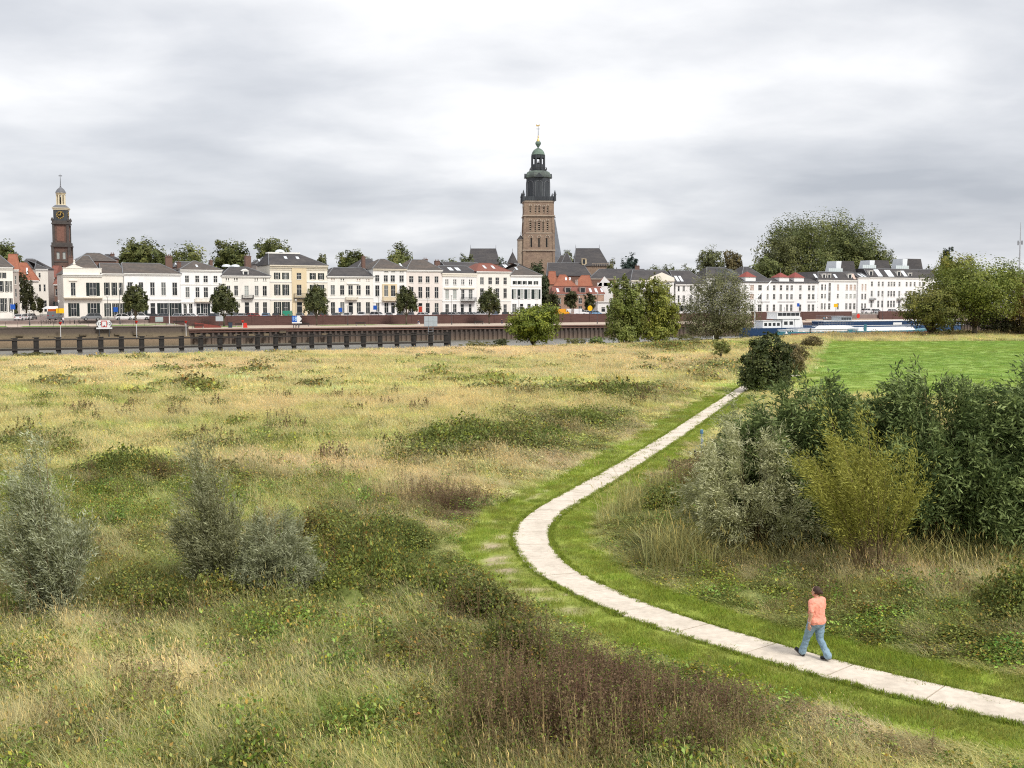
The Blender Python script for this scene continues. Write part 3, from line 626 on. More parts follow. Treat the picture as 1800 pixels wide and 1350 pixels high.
def willow(name, label, px, pyb, pyt, wl, wr, Y=None, stems=46, leaves=40000, col=(.16, .19, .115), col2=(.30, .34, .25), lean=-.10, size=.15, asp=.20, droop=.25, dome=False, open_=.0, seed=0, depth=.8, cat='willow', group=None, base_w=.06, colb=None, tw=(.45, 1.0), prof=.45, start=.22):
    """many stems rising from one stool; leafy twigs along the upper part of each"""
    rng = np.random.default_rng(500 + seed); b = G(px, pyb) if Y is None else D(px, pyb, Y)
    b.z = ground_z(b.x, b.y) - .05; Yb = b.y
    H = D(px, pyt, Yb).z - b.z; WL, WR = wl * Yb / FPX, wr * Yb / FPX; WD = (WL + WR) / 2 * depth
    t = thing(name, label, cat, b, 0, group); mb = MB(); curves = []
    for i in range(stems):
        a = rng.uniform(0, 2 * np.pi); rr = rng.uniform(0, 1) ** (.43 if dome else .5); ex, ey = rr * math.cos(a), rr * math.sin(a)
        zt = H * (math.sqrt(max(0.0, 1 - rr * rr * .85)) if dome else (1 - prof * rr)) * rng.uniform(.66, 1.0)
        if i < 5 and not dome: zt = H * (1 - .05 * i); ex *= .5; ey *= .5
        tip = np.array([ex * (WR if ex > 0 else WL) + lean * zt, ey * WD, zt]); root = np.array([ex * base_w * (WL + WR), ey * base_w * (WL + WR), 0])
        ctl = root + (tip - root) * np.array([.38, .38, .62]); tt = np.linspace(0, 1, 7)[:, None]
        cv = root * (1 - tt) ** 2 + 2 * ctl * tt * (1 - tt) + tip * tt ** 2; curves.append(cv)
        r0 = rng.uniform(.5, 1.0) * H * .0035 + .005
        mb.tube([Vector(p) for p in cv[::2]], [r0, r0 * .75, r0 * .45, r0 * .15], 5)
    mb.obj('stems', M_TWIG, t, smooth=True)
    cv = np.array(curves); m_ = stems * 26 if not dome else stems * 30
    si = rng.integers(0, stems, m_); tp = rng.uniform(start + open_, 1, m_) ** (.8 if not dome else .55) * 6
    i0 = np.minimum(tp.astype(int), 5); fr = (tp - i0)[:, None]; P = cv[si, i0] * (1 - fr) + cv[si, i0 + 1] * fr; dr = unit(cv[si, i0 + 1] - cv[si, i0])
    out = unit(np.c_[P[:, 0], P[:, 1], .0 * P[:, 2]])
    tl = rng.uniform(tw[0], tw[1], m_)[:, None] * H * .16
    td = unit(dr * .4 + out * .65 + rng.normal(0, .5, (m_, 3)) + np.array([lean, 0, .1])) if dome else unit(dr * .9 + out * .22 + rng.normal(0, .34, (m_, 3)) + np.array([lean * 2.0, 0, .3]))
    per = max(4, leaves // m_); u = rng.uniform(0, 1, (m_, per, 1))
    LP = P[:, None] + td[:, None] * tl[:, None] * u + np.array([0, 0, -1.0]) * (tl[:, None] * u) ** 2 * droop
    LP = LP.reshape(-1, 3) + rng.normal(0, .012 * H, (m_ * per, 3)); n = len(LP)
    ax = unit(np.repeat(td, per, 0) + rng.normal(0, .55, (n, 3)) + np.array([lean * 2, 0, -.15])); side = unit(np.cross(ax, rng.normal(0, 1, (n, 3))))
    L = size * rng.uniform(.6, 1.3, (n, 1)); W = L * asp
    V = np.stack([LP, LP + ax * L * .45 + side * W * .5, LP + ax * L, LP + ax * L * .45 - side * W * .5], 1)
    mx_ = np.clip(np.repeat(rng.normal(.35, .3, (m_, 1)), per, 0) + rng.normal(0, .25, (n, 1)), 0, 1)
    c = (np.array(col) * (1 - mx_) + np.array(col2) * mx_) * np.repeat(rng.uniform(.8, 1.2, (m_, 1)), per, 0)
    ok = LP[:, 2] > .08; V = V[ok]; c = c[ok]; n = len(V)
    me = np_mesh('crown', V.reshape(-1, 3), quads=np.arange(n * 4).reshape(-1, 4), cols=np.repeat(c[:, None], 4, 1).reshape(-1, 3)); me.materials.append(M_WILLOW)
    link('crown', me, t); return t
SIL = dict(col=(.18, .195, .085), col2=(.53, .56, .39), tw=(.5, 1.3), prof=.52, start=.05)
willow('willow_bush', 'silver willow with windblown tips at the far left of the meadow', 98, 1082, 768, 86, 88, stems=60, leaves=42000, lean=-.13, size=.13, asp=.17, seed=1, **SIL)
willow('willow_bush', 'tall wispy silver willow left of the bramble patch', 390, 1055, 785, 62, 72, stems=42, leaves=32000, lean=-.10, size=.125, asp=.17, seed=2, open_=.08, col=(.15, .155, .065), col2=(.40, .41, .25), tw=(.5, 1.3), prof=.5, start=.07)
willow('willow_bush', 'rounded silver grey willow leaning against the wispy one', 480, 1064, 890, 72, 78, stems=60, leaves=44000, lean=.02, size=.11, asp=.17, dome=True, seed=3, col=(.20, .215, .105), col2=(.45, .47, .31))
DK = dict(col=(.065, .10, .032), col2=(.29, .36, .135), dome=True, asp=.25, lean=-.02, droop=.55)
willow('willow_bush', 'big dark green willow dome behind the yellow one, nearest the path', 1435, 972, 638, 165, 150, stems=120, leaves=100000, size=.20, seed=4, **DK)
willow('willow_bush', 'largest dark willow dome of the thicket below the green field', 1645, 978, 640, 175, 165, stems=130, leaves=105000, size=.20, seed=5, **DK)
willow('willow_bush', 'dark willow cut off by the right edge of the picture', 1820, 985, 632, 125, 135, stems=100, leaves=85000, size=.20, seed=6, **DK)
willow('willow_bush', 'silvery sallow bush beside the withered weeds at the path bend', 1322, 988, 728, 118, 125, stems=80, leaves=70000, size=.14, asp=.20, dome=True, seed=7, col=(.30, .31, .14), col2=(.62, .62, .40), lean=-.04)
willow('willow_bush', 'pale upper sallow bush between path and dark willow dome', 1318, 905, 690, 70, 70, stems=46, leaves=26000, size=.15, asp=.2, dome=True, seed=8, col=(.24, .26, .12), col2=(.45, .47, .27), lean=-.04)
willow('willow_bush', 'yellow green open willow in front of the dark thicket', 1535, 1038, 722, 108, 108, stems=50, leaves=25000, lean=-.13, size=.12, asp=.20, seed=9, col=(.215, .22, .04), col2=(.43, .415, .095), open_=.06, base_w=.10, tw=(.5, 1.3), droop=.03, prof=.30)
tree('bush', 'dark green round bush standing at the vanishing end of the path', 1350, 690, 583, 100, G(1350, 690).y, n=16000, size=.20, col=(.05, .07, .022), col2=(.115, .13, .042), zb=0.0, trunk=.2, shape=[(-.08, .45, .36, .42), (.16, .42, .34, .38), (-.28, .30, .24, .28), (.30, .25, .22, .25), (-.18, .78, .20, .2), (.10, .82, .24, .18), (0, .18, .42, .2), (-.36, .55, .13, .13), (.38, .52, .13, .15), (.26, .70, .16, .14), (-.02, .95, .10, .06)], low=.04, cat='bush', seed=1, shell=.4)
tree('bush', 'small light green pollard bush beside the grassy track', 1268, 632, 594, 36, G(1268, 634).y, n=3500, size=.22, col=(.17, .20, .05), col2=(.25, .26, .08), zb=0.0, lobes=6, low=.18, cat='bush', seed=2, asp=.3)
for k, (px, pb, pt, w, lab) in enumerate(((1400, 640, 598, 60, 'brown green scrub at the corner of the bright field'), (1395, 668, 612, 50, 'brownish scrub beside the round dark bush'), (1428, 612, 588, 44, 'low olive scrub at the far corner of the bright field'), (1330, 660, 605, 40, 'olive scrub just behind the round dark bush'))):
    tree('scrub', lab, px, pb, pt, w, G(px, pb).y, n=3200, size=.26, col=(.14, .115, .05), col2=(.22, .17, .08), zb=0.0, lobes=6, low=.0, cat='bush', seed=10 + k, trunk=0, asp=.4)
# trees along the near bank
def bank_Y(px, e):
    a, b, c = ray(px, 600); y = np.linspace(120, 360, 1200); x = y * a / b; s, o = so(x, y); return float(y[np.argmin(np.abs(o - bank_off(s) - e))])
Yb = bank_Y(938, 3)
tree('bank_tree', 'round bright green tree on the river bank before the white houses', 938, 602, 527, 102, Yb, n=16000, size=.36, col=(.12, .16, .024), col2=(.26, .28, .038), zb=-.4, lobes=14, low=.02, seed=3, shell=.4)
POP = [(.02, .45, .26, .40), (-.22, .34, .24, .26), (.24, .34, .24, .26), (-.16, .60, .22, .20), (.14, .58, .24, .22), (-.06, .80, .19, .16), (-.24, .80, .13, .14), (.16, .76, .17, .14), (-.03, .95, .06, .07), (.02, .15, .30, .16), (.34, .24, .13, .14), (-.36, .22, .12, .15), (-.34, .50, .10, .12), (.32, .52, .12, .12)]
tree('poplar', 'leafy poplar on the bank, the one nearer the round green tree', 1100, 600, 482, 80, bank_Y(1100, 2.5), n=20000, size=.38, col=(.155, .19, .048), col2=(.30, .32, .10), zb=-.2, shape=POP, low=.1, seed=4, asp=.6, shell=.35)
tree('poplar', 'yellowing leafy poplar on the bank beside the spreading willow', 1153, 602, 483, 92, bank_Y(1153, 4), n=21000, size=.38, col=(.165, .19, .04), col2=(.36, .35, .075), zb=-.2, shape=POP, low=.1, seed=5, asp=.6, shell=.35)
WIL = [(0, .5, .4, .4), (-.25, .38, .26, .3), (.26, .40, .26, .3), (-.12, .74, .24, .24), (.10, .80, .22, .2), (.32, .22, .18, .2), (-.3, .2, .18, .2), (0, .2, .3, .18), (.22, .62, .22, .2)]
tree('bank_willow', 'spreading grey green willow on the bank before the hotel', 1262, 592, 472, 132, bank_Y(1262, 2.5), n=26000, size=.36, col=(.135, .145, .065), col2=(.28, .27, .15), zb=-.1, shape=WIL, low=.1, seed=6, asp=.45, shell=.3)
tree('bank_tree', 'large full green tree at the back of the bright field', 1714, 588, 440, 178, 262, n=30000, size=.42, col=(.12, .155, .03), col2=(.27, .29, .06), zb=.1, lobes=16, low=.12, seed=7, shell=.4)
tree('bank_tree', 'lower dark green tree with drooping boughs at the field end', 1638, 590, 500, 118, 258, n=18000, size=.38, col=(.11, .13, .03), col2=(.24, .225, .05), zb=.1, lobes=12, low=.02, seed=8, shell=.4)
tree('bank_tree', 'yellowish tree rising behind the large field tree', 1676, 585, 434, 84, 275, n=9000, size=.42, col=(.14, .15, .028), col2=(.29, .25, .045), zb=.1, lobes=9, low=.3, seed=9)
tree('bank_tree', 'golden brown tree at the right edge behind the field', 1795, 587, 475, 70, 266, n=8000, size=.40, col=(.17, .13, .035), col2=(.27, .20, .05), zb=.1, lobes=9, low=.05, seed=10)
tree('bank_bush', 'dark thicket at the foot of the large field tree', 1740, 588, 535, 90, 272, n=7000, size=.36, col=(.045, .05, .02), col2=(.09, .085, .03), zb=.1, lobes=9, low=0, seed=11, cat='bush', trunk=0)
tree('bank_bush', 'dark brown hedge end at the right edge of the field', 1800, 588, 548, 70, 268, n=5000, size=.36, col=(.07, .06, .025), col2=(.12, .10, .035), zb=.1, lobes=8, low=0, seed=12, cat='bush', trunk=0)
# rough tufts along the bank
k = 0
for px, pb, pt, w, cc in ((840, 606, 597, 60, 'olive'), (880, 605, 595, 40, 'dark'), (1010, 601, 592, 46, 'olive'), (1050, 600, 589, 34, 'green'), (1210, 597, 586, 60, 'olive'), (1440, 596, 586, 70, 'brown'), (1510, 598, 587, 90, 'brown'), (1580, 596, 585, 60, 'dark'), (1655, 597, 584, 70, 'brown'), (1760, 596, 584, 80, 'brown'), (60, 626, 618, 80, 'olive')):
    C1 = {'olive': (.13, .13, .05), 'dark': (.06, .07, .028), 'green': (.13, .17, .05), 'brown': (.16, .12, .07)}[cc]
    names = ['before the sheet piling', 'at the foot of the round green tree', 'right of the round green tree', 'left of the poplars', 'at the foot of the spreading willow', 'before the white motor vessel', 'at the back edge of the bright field', 'under the drooping field tree', 'left of the large field tree trunk', 'right of the large field tree trunk', 'by the timber fender at the left edge']
    tree('scrub', f'low {cc} bank scrub {names[k]}', px, pb, pt, w, bank_Y(px, 4.0), n=1700, size=.32, col=C1, col2=tuple(1.5 * c for c in C1), zb=-.25, lobes=8, low=-.3, cat='bush', seed=40 + k, trunk=0, asp=.35); k += 1
# ================================================================== THE TOWN
def plaster(name, c): return mat(name, c, .8, .05, .8, .03, col2=tuple(x * .86 for x in c), c2scale=.25, c2amt=.45, stretch=(1, 1, .35))
W_WHITE = plaster('plaster_white', (.80, .79, .775)); W_CREAM = plaster('plaster_cream', (.79, .755, .69)); W_PINK = plaster('plaster_pink', (.75, .69, .645)); W_OCHRE = plaster('plaster_ochre', (.71, .59, .40)); W_BUFF = plaster('plaster_buff', (.80, .755, .66)); W_GREY = plaster('plaster_grey', (.42, .37, .34)); W_BRIGHT = plaster('plaster_bright', (.83, .83, .83)); W_LCREAM = plaster('plaster_light_cream', (.80, .775, .72))
M_SLATE = mat('roof_slate', (.058, .055, .058), .85, .25, 2.0, .2, col2=(.085, .078, .076), c2scale=.3, c2amt=.7, stretch=(.6, .6, 3)); M_TILE = mat('roof_grey_tile', (.088, .078, .072), .85, .25, 2.2, .2, col2=(.125, .10, .085), c2scale=.4, c2amt=.7, stretch=(.6, .6, 3))
M_RED = mat('roof_red_tile', (.29, .115, .07), .85, .22, 2.0, .2, col2=(.26, .09, .055), c2scale=.5, c2amt=.8); M_DRED = mat('roof_brown_tile', (.21, .085, .065), .85, .2, 2.0, .2); M_MRED = mat('roof_turret_red', (.24, .065, .055), .8, .15, 2.0)
M_BRICKW = mat('house_brick', (.40, .26, .19), .9, .18, 4.0, .2, col2=(.32, .21, .16), c2scale=.8, c2amt=.8); M_DBRICK = mat('house_dark_brick', (.19, .115, .09), .9, .2, 4.0, .2)
M_GLASS = mat('window_glass', (.022, .026, .030), .08, .35, .5, 0, spec=.5); M_CURT = mat('window_curtained', (.40, .43, .41), .3, .15, .8, 0, spec=.5); M_BLIND = mat('window_blind', (.56, .43, .37), .6, .06, 1.0)
M_FRAME = mat('window_frame', (.74, .73, .69), .5, .05, 2.0); M_DFRAME = mat('window_frame_dark', (.05, .055, .06), .5, .1, 2.0)
M_SHUT = mat('shutter_green', (.012, .022, .022), .5, .15, 2.0); M_DOOR = mat('door_dark', (.022, .026, .03), .45, .15, 2.0); M_RDOOR = mat('door_red', (.42, .045, .025), .45, .1, 2.0)
M_TRIM = mat('cornice_white', (.78, .77, .74), .7, .05, 1.5); M_LEAD = mat('lead_flashing', (.20, .21, .225), .6, .12, 1.5); M_STONE = mat('plinth_stone', (.33, .32, .30), .85, .15, 2.0); M_SKYL = mat('skylight_glass', (.62, .66, .70), .12, .05, 1.0, spec=.6); M_IRON = mat('wrought_iron', (.03, .03, .032), .5, .1, 3.0); M_CHIM = mat('chimney_brick', (.17, .105, .085), .9, .2, 4.0, .2); M_CONCB = mat('balcony_stone', (.66, .60, .49), .8, .1, 2.0)
M_GLASS2 = mat('window_glass_pale', (.04, .046, .05), .1, .4, .6, 0, spec=.5); M_NET = mat('window_net_curtain', (.15, .16, .16), .3, .25, 1.2, 0, spec=.5); W_RND = random.Random(77)
WCACHE = {}
def window_meshes(w, h, style):
    k = (round(w, 1), round(h, 1), style); w, h = max(.3, k[0]), max(.3, k[1])
    if k in WCACHE: return WCACHE[k]
    f = MB(); t = .05
    if style in ('door', 'red_door'):
        f.box(-w/2, -w/2 + t, .06, .14, 0, h); f.box(w/2 - t, w/2, .06, .14, 0, h); f.box(-w/2 + t, w/2 - t, .06, .14, h - t, h); f.box(-w/2 + t, w/2 - t, .06, .14, h * .68, h * .68 + .09)
    else:
        f.box(-w/2, -w/2 + t, .07, .15, 0, h); f.box(w/2 - t, w/2, .07, .15, 0, h); f.box(-w/2 + t, w/2 - t, .07, .15, h - t, h); f.box(-w/2 + t, w/2 - t, .07, .15, 0, t)
        if w > .75: f.box(-.03, .03, .08, .145, t, h - t)
        if h > 1.3: f.box(-w/2 + t, w/2 - t, .075, .148, h * .58, h * .58 + .06)
        if style == 'shop': f.box(-w/4 - .03, -w/4 + .03, .08, .145, t, h - t); f.box(w/4 - .03, w/4 + .03, .08, .145, t, h - t)
        f.box(-w/2 - .08, w/2 + .08, -.09, .10, -.10, -.005)
    p = MB(); p.add([(-w/2, .16, 0), (w/2, .16, 0), (w/2, .16, h), (-w/2, .16, h)], [(0, 1, 2, 3)])
    leaf = None
    if style in ('door', 'red_door'):
        q = MB(); q.box(-w/2 + t, w/2 - t, .09, .13, 0, h * .68); q.box(-w/2 + t + .1, -.06, .075, .09, h * .08, h * .3); q.box(.06, w/2 - t - .1, .075, .09, h * .08, h * .3); q.box(-w/2 + t + .1, w/2 - t - .1, .075, .09, h * .36, h * .62)
        leaf = q.mesh('door_leaf', M_RDOOR if style == 'red_door' else M_DOOR)
    pm = {'curtain': M_CURT, 'blind': M_BLIND, 'pale': M_GLASS2, 'net': M_NET}.get(style, M_GLASS)
    WCACHE[k] = (f.mesh('window', M_FRAME), p.mesh('pane', pm), leaf); return WCACHE[k]
SCACHE = {}
def shutter_mesh(w, h):
    k = (round(w, 2), round(h, 1))
    if k not in SCACHE:
        w, h = k; f = MB(); f.box(0, w, -.05, -.012, 0, h); f.box(.06, w - .06, -.062, -.05, .1, h * .46); f.box(.06, w - .06, -.062, -.05, h * .54, h - .1); SCACHE[k] = f.mesh('shutter', M_SHUT)
    return SCACHE[k]
def facade(mb, x0, x1, z0, z1, holes, y=0.0, dep=.16):
    """wall with real openings and reveals"""
    xs = sorted({x0, x1, *[h[0] for h in holes], *[h[1] for h in holes]}); zs = sorted({z0, z1, *[h[2] for h in holes], *[h[3] for h in holes]})
    for a, b in zip(xs[:-1], xs[1:]):
        for c, d in zip(zs[:-1], zs[1:]):
            if b - a < 1e-4 or d - c < 1e-4: continue
            mx_, mz_ = (a + b) / 2, (c + d) / 2
            if any(h[0] < mx_ < h[1] and h[2] < mz_ < h[3] for h in holes): continue
            mb.add([(a, y, c), (b, y, c), (b, y, d), (a, y, d)], [(0, 1, 2, 3)])
    for a, b, c, d in holes:
        Y1 = y + dep; mb.add([(a, y, c), (a, Y1, c), (a, Y1, d), (a, y, d)], [(0, 1, 2, 3)]); mb.add([(b, y, c), (b, y, d), (b, Y1, d), (b, Y1, c)], [(0, 1, 2, 3)])
        mb.add([(a, y, d), (a, Y1, d), (b, Y1, d), (b, y, d)], [(0, 1, 2, 3)]); mb.add([(a, y, c), (b, y, c), (b, Y1, c), (a, Y1, c)], [(0, 1, 2, 3)])
class House:
    def __init__(s, label, x0, x1, ycor, wallm, rows=(), off=0.0, depth=11.0, base=STREET, name='town_house', cat='house', Y=None, rot=None, group=None, zcor=None):
        """x0,x1: left and right edge, ycor: cornice height, all read off the photo; Y: distance if not on the street line"""
        s.px = (x0, x1)
        if Y is None:
            a, b = s_of(x0, off), s_of(x1, off); s.w = b - a - .02; loc = T((a + b) / 2, off, base); s.rot = ANG; s.lx = lambda p: s_of(p, off) - (a + b) / 2; s.Y = loc.y
        else:
            s.Y = Y; l, r = D(x0, 530, Y), D(x1, 530, Y); s.rot = rot or 0.0; cs = max(.3, math.cos(s.rot)); loc = Vector(((l.x + r.x) / 2, Y, base)); s.w = (r.x - l.x) / cs; s.lx = lambda p: (D(p, 530, Y).x - loc.x) / cs
        s.base = base; s.h = s.z(ycor) if zcor is None else zcor; s.dep = depth; s.wm = wallm
        s.root = thing(name, label, cat, loc, s.rot, group); s.holes = []; s.rows(rows)
        s.segs = [(-s.w / 2, s.w / 2, 0.0, wallm, None)]
    def z(s, py): return D(900, py, s.Y).z - s.base
    def rows(s, rows):
        for yt, yb, cols in rows:
            za, zb_ = max(.05, s.z(yb)), s.z(yt)
            for c in cols:
                st = c[2] if len(c) > 2 else 'sash'; a, b = s.lx(c[0]), s.lx(c[1]); sh = st.startswith('sh'); y = c[3] if len(c) > 3 else 0.0
                if sh: wd = b - a; s.shutters(a - wd * .5, a, za, zb_, y); s.shutters(b, b + wd * .5, za, zb_, y); st = 'sash'
                s.win(a, b, za, zb_, st, y)
    def win(s, a, b, za, zb_, st='sash', y=0.0):
        a, b = max(a, -s.w / 2 + .08), min(b, s.w / 2 - .08)
        if b - a < .25: return
        if st == 'sash': st = W_RND.choice(('sash', 'sash', 'sash', 'sash', 'sash', 'pale', 'pale', 'net'))
        f, p, lf = window_meshes(b - a, zb_ - za, st); w_, h_ = max(.3, round(b - a, 1)), max(.3, round(zb_ - za, 1)); cx_ = (a + b) / 2
        s.holes.append((cx_ - w_ / 2, cx_ + w_ / 2, za, za + h_, y))
        o = link('door' if lf else 'window', f, s.root, (cx_, y, za)); link('pane', p, o)
        if lf: link('door_leaf', lf, o)
    def shutters(s, a, b, za, zb_, y=0.0): link('shutter', shutter_mesh(b - a - .03, zb_ - za), s.root, (a + .015, y, za))
    def bay(s, xa, xb, m, ytop, ybot, proud=.22):
        s.segs.append((s.lx(xa), s.lx(xb), proud, m, (max(0, s.z(ybot)), s.z(ytop))))
    def build(s, plinth=True):
        mb = MB(); w, h, d = s.w / 2, s.h, s.dep
        facade(mb, -w, w, 0, h, [q[:4] for q in s.holes if q[4] == 0.0])
        mb.add([(-w, 0, 0), (-w, d, 0), (-w, d, h), (-w, 0, h)], [(0, 1, 2, 3)]); mb.add([(w, 0, 0), (w, d, 0), (w, d, h), (w, 0, h)], [(0, 1, 2, 3)]); mb.add([(-w, d, 0), (w, d, 0), (w, d, h), (-w, d, h)], [(0, 1, 2, 3)]); mb.add([(-w, 0, h), (w, 0, h), (w, d, h), (-w, d, h)], [(0, 1, 2, 3)])
        s.wall = mb.obj('wall', s.wm, s.root)
        for a, b, pr, m, zr in s.segs[1:]:
            q = MB(); hs = [k[:4] for k in s.holes if k[4] == -pr and a < (k[0] + k[1]) / 2 < b]
            facade(q, a, b, zr[0], zr[1], hs, y=-pr); 
            for x in (a, b): q.add([(x, -pr, zr[0]), (x, -.002, zr[0]), (x, -.002, zr[1]), (x, -pr, zr[1])], [(0, 1, 2, 3)])
            for zz in zr: q.add([(a, -pr, zz), (b, -pr, zz), (b, -.002, zz), (a, -.002, zz)], [(0, 1, 2, 3)])
            q.obj('bay_front', m, s.root)
        if plinth: MB().box(-w + .003, w - .003, -.06, -.003, 0, .45).obj('plinth', M_STONE, s.root) if not any(k[2] < .4 for k in s.holes) else None
        return s
    def cornice(s, m=None, hgt=.45, proj=.38, y=None, name='cornice', x0=None, x1=None, top=True):
        z1 = s.h if y is None else s.z(y); a = -s.w / 2 - (.12 if x0 is None else 0) if x0 is None else s.lx(x0); b = s.w / 2 + .12 if x1 is None else s.lx(x1)
        q = MB(); q.box(a, b, -proj, -.004, z1 - hgt * .4, z1 + .03); q.box(a + .08, b - .08, -proj * .55, -.004, z1 - hgt, z1 - hgt * .4 - .002); q.obj(name, m or M_TRIM, s.root); return s
    def roof(s, ytop, l=3.0, r=3.0, f=None, b=None, m=None, ov=.32, ridge=True, x0=None, x1=None, d=None, y0=0.0):
        d = d or s.dep; f = d * .47 if f is None else f; b = d * .47 if b is None else b; h = s.h + .04; a0 = -s.w / 2 if x0 is None else s.lx(x0); a1 = s.w / 2 if x1 is None else s.lx(x1)
        # height read at the depth of the ridge, which stands behind the front
        Yr = s.Y + (y0 + f) * math.cos(s.rot); zt = D(900, ytop, Yr).z - s.base
        s.rt = dict(h0=h, h1=zt, f=f, y0=y0, ov=ov, a0=a0, a1=a1, l=l, r=r, d=d, b=b)
        q = MB().frustum((a0 - ov, a1 + ov, y0 - ov, y0 + d + ov, h), (a0 + l, a1 - r, y0 + f, y0 + d - b, zt)); s.ro = q.obj('roof', m or M_SLATE, s.root)
        if ridge:
            c = MB(); w_ = .14
            for p, e in (((a0 - ov, y0 - ov, h), (a0 + l, y0 + f, zt)), ((a1 + ov, y0 - ov, h), (a1 - r, y0 + f, zt)), ((a0 + l, y0 + f, zt), (a1 - r, y0 + f, zt))): c.tube([Vector(p), Vector(e)], .11, 5)
            c.obj('ridge_tiles', M_LEAD if (m or M_SLATE) in (M_SLATE, M_TILE) else (m or M_SLATE), s.ro)
        return s
    def slope(s, x, t):          # a point on the front roof slope
        k = s.rt; return Vector((x, k['y0'] - k['ov'] + (k['f'] + k['ov']) * t, k['h0'] + (k['h1'] - k['h0']) * t))
    def skylight(s, xa, xb, t0=.35, t1=.7, m=None):
        a, b = s.lx(xa), s.lx(xb); p, q_ = s.slope(0, t0), s.slope(0, t1); n = Vector((0, -(q_.z - p.z), q_.y - p.y)).normalized() * .08; v = []
        for k in (0, 1): v += [Vector((a, p.y, p.z)) + n * k, Vector((b, p.y, p.z)) + n * k, Vector((b, q_.y, q_.z)) + n * k, Vector((a, q_.y, q_.z)) + n * k]
        MB().add(v, [(0, 1, 2, 3), (4, 5, 6, 7), (0, 1, 5, 4), (1, 2, 6, 5), (2, 3, 7, 6), (3, 0, 4, 7)]).obj('skylight', m or M_SKYL, s.ro); return s
    def chimney(s, xa, xb, yt, yb, y=None, m=None, dd_=1.0):
        a, b = s.lx(xa), s.lx(xb); y = s.dep * .4 if y is None else y; Yr = s.Y + y; z1, z0 = D(900, yt, Yr).z - s.base, D(900, yb, Yr).z - s.base
        q = MB().box(a, b, y, y + dd_, z0 - 1.0, z1); q.box(a - .08, b + .08, y - .08, y + dd_ + .08, z1, z1 + .15); n = max(1, int((b - a) / .5))
        for i in range(n): xx = a + (b - a) * (i + .5) / n; q.lathe([(.13, z1 + .15), (.11, z1 + .55)], 8, (xx, y + dd_ / 2))
        q.obj('chimney', m or M_CHIM, s.ro); return s
    def dormer(s, xa, xb, yt, yb, m=None, flat=False, roofm=None, y=.9):
        a, b = s.lx(xa), s.lx(xb); Yr = s.Y + y; z1, z0 = D(900, yt, Yr).z - s.base, D(900, yb, Yr).z - s.base; L = 3.0
        q = MB(); hs = [(a + .22, b - .22, z0 + .2, z1 - .2)]; facade(q, a, b, z0, z1, hs, y=y, dep=.12)
        for x in (a, b): q.add([(x, y, z0), (x, y + L, z0), (x, y + L, z1), (x, y, z1)], [(0, 1, 2, 3)])
        o = q.obj('dormer', m or M_TRIM, s.ro); c = MB()
        if flat: c.box(a - .12, b + .12, y - .15, y + L, z1, z1 + .12)
        else: c.poly([(a - .15, z1), (b + .15, z1), ((a + b) / 2, z1 + (b - a) * .38)], y - .12, y + L)
        c.obj('dormer_roof', roofm or m or M_TRIM, o)
        MB().add([(a + .22, y + .1, z0 + .2), (b - .22, y + .1, z0 + .2), (b - .22, y + .1, z1 - .2), (a + .22, y + .1, z1 - .2)], [(0, 1, 2, 3)]).obj('pane', M_GLASS, o); return s
    def balcony(s, xa, xb, ytop, ybot, m=None, proj=.9, open_=False, name='balcony'):
        a, b = s.lx(xa), s.lx(xb); z1, z0 = s.z(ytop), s.z(ybot); q = MB().box(a, b, -proj, -.01, z0, z0 + .18); m = m or M_CONCB
        n = max(3, int((b - a) / (.3 if not open_ else .22)))
        for i in range(n + 1):
            xx = a + .05 + (b - a - .1) * i / n; k = .05 if not open_ else .02; q.box(xx - k, xx + k, -proj + .02, -proj + .02 + 2 * k, z0 + .18, z1 - .08)
        for yy in np.linspace(-proj + .25, -.2, 3):
            for xx in (a + .05, b - .05): q.box(xx - .02, xx + .02, yy - .02, yy + .02, z0 + .18, z1 - .08)
        q.box(a, b, -proj, -proj + .1, z1 - .08, z1); q.box(a, a + .1, -proj + .1, -.01, z1 - .08, z1); q.box(b - .1, b, -proj + .1, -.01, z1 - .08, z1)
        q.obj(name, M_IRON if open_ else m, s.root); return s
    def gutterpipe(s, px):
        x = s.lx(px); MB().tube([(x, -.09, .1), (x, -.09, s.h - .4)], .05, 6).obj('downpipe', M_LEAD, s.root); return s

# ---- the white row on the quay street, from the clock tower street to the church
h = House('cream villa with pediment attic and balcony belt at the street corner', 112, 180, 482, W_CREAM, [(497, 520, [(125, 133.5), (158, 170, 'sh')]), (533, 556, [(124.5, 134.5, 'sh'), (159, 170, 'sh')])], depth=14); h.build().cornice(hgt=.6, proj=.5)
h.cornice(M_CONCB, .5, 1.0, 523, 'belt_course', 112, 180); z0 = h.h + .04
q = MB().box(-h.w/2, h.w/2, -.06, .35, z0, z0 + 1.35); q.box(-h.w/2 - .1, h.w/2 + .1, -.15, .42, z0 + 1.352, z0 + 1.5); q.poly([(-h.w/2 + .6, z0 + 1.502), (-h.w/2 + 4.6, z0 + 1.502), (-h.w/2 + 2.6, z0 + 2.3)], -.1, .3); q.lathe([(.28, z0 + 2.2), (.34, z0 + 2.5), (.15, z0 + 2.8), (.22, z0 + 3.1), (.03, z0 + 3.5)], 8, (-h.w/2 + 2.6, .1)); q.obj('attic_parapet', W_CREAM, h.root)
q = MB().box(h.lx(122), h.lx(137), -.25, -.004, h.z(494), h.z(492)); q.obj('window_hood', W_CREAM, h.root)
h.roof(449, 5.5, 2.0, f=6, b=6, m=M_TILE, y0=1.2, d=14)
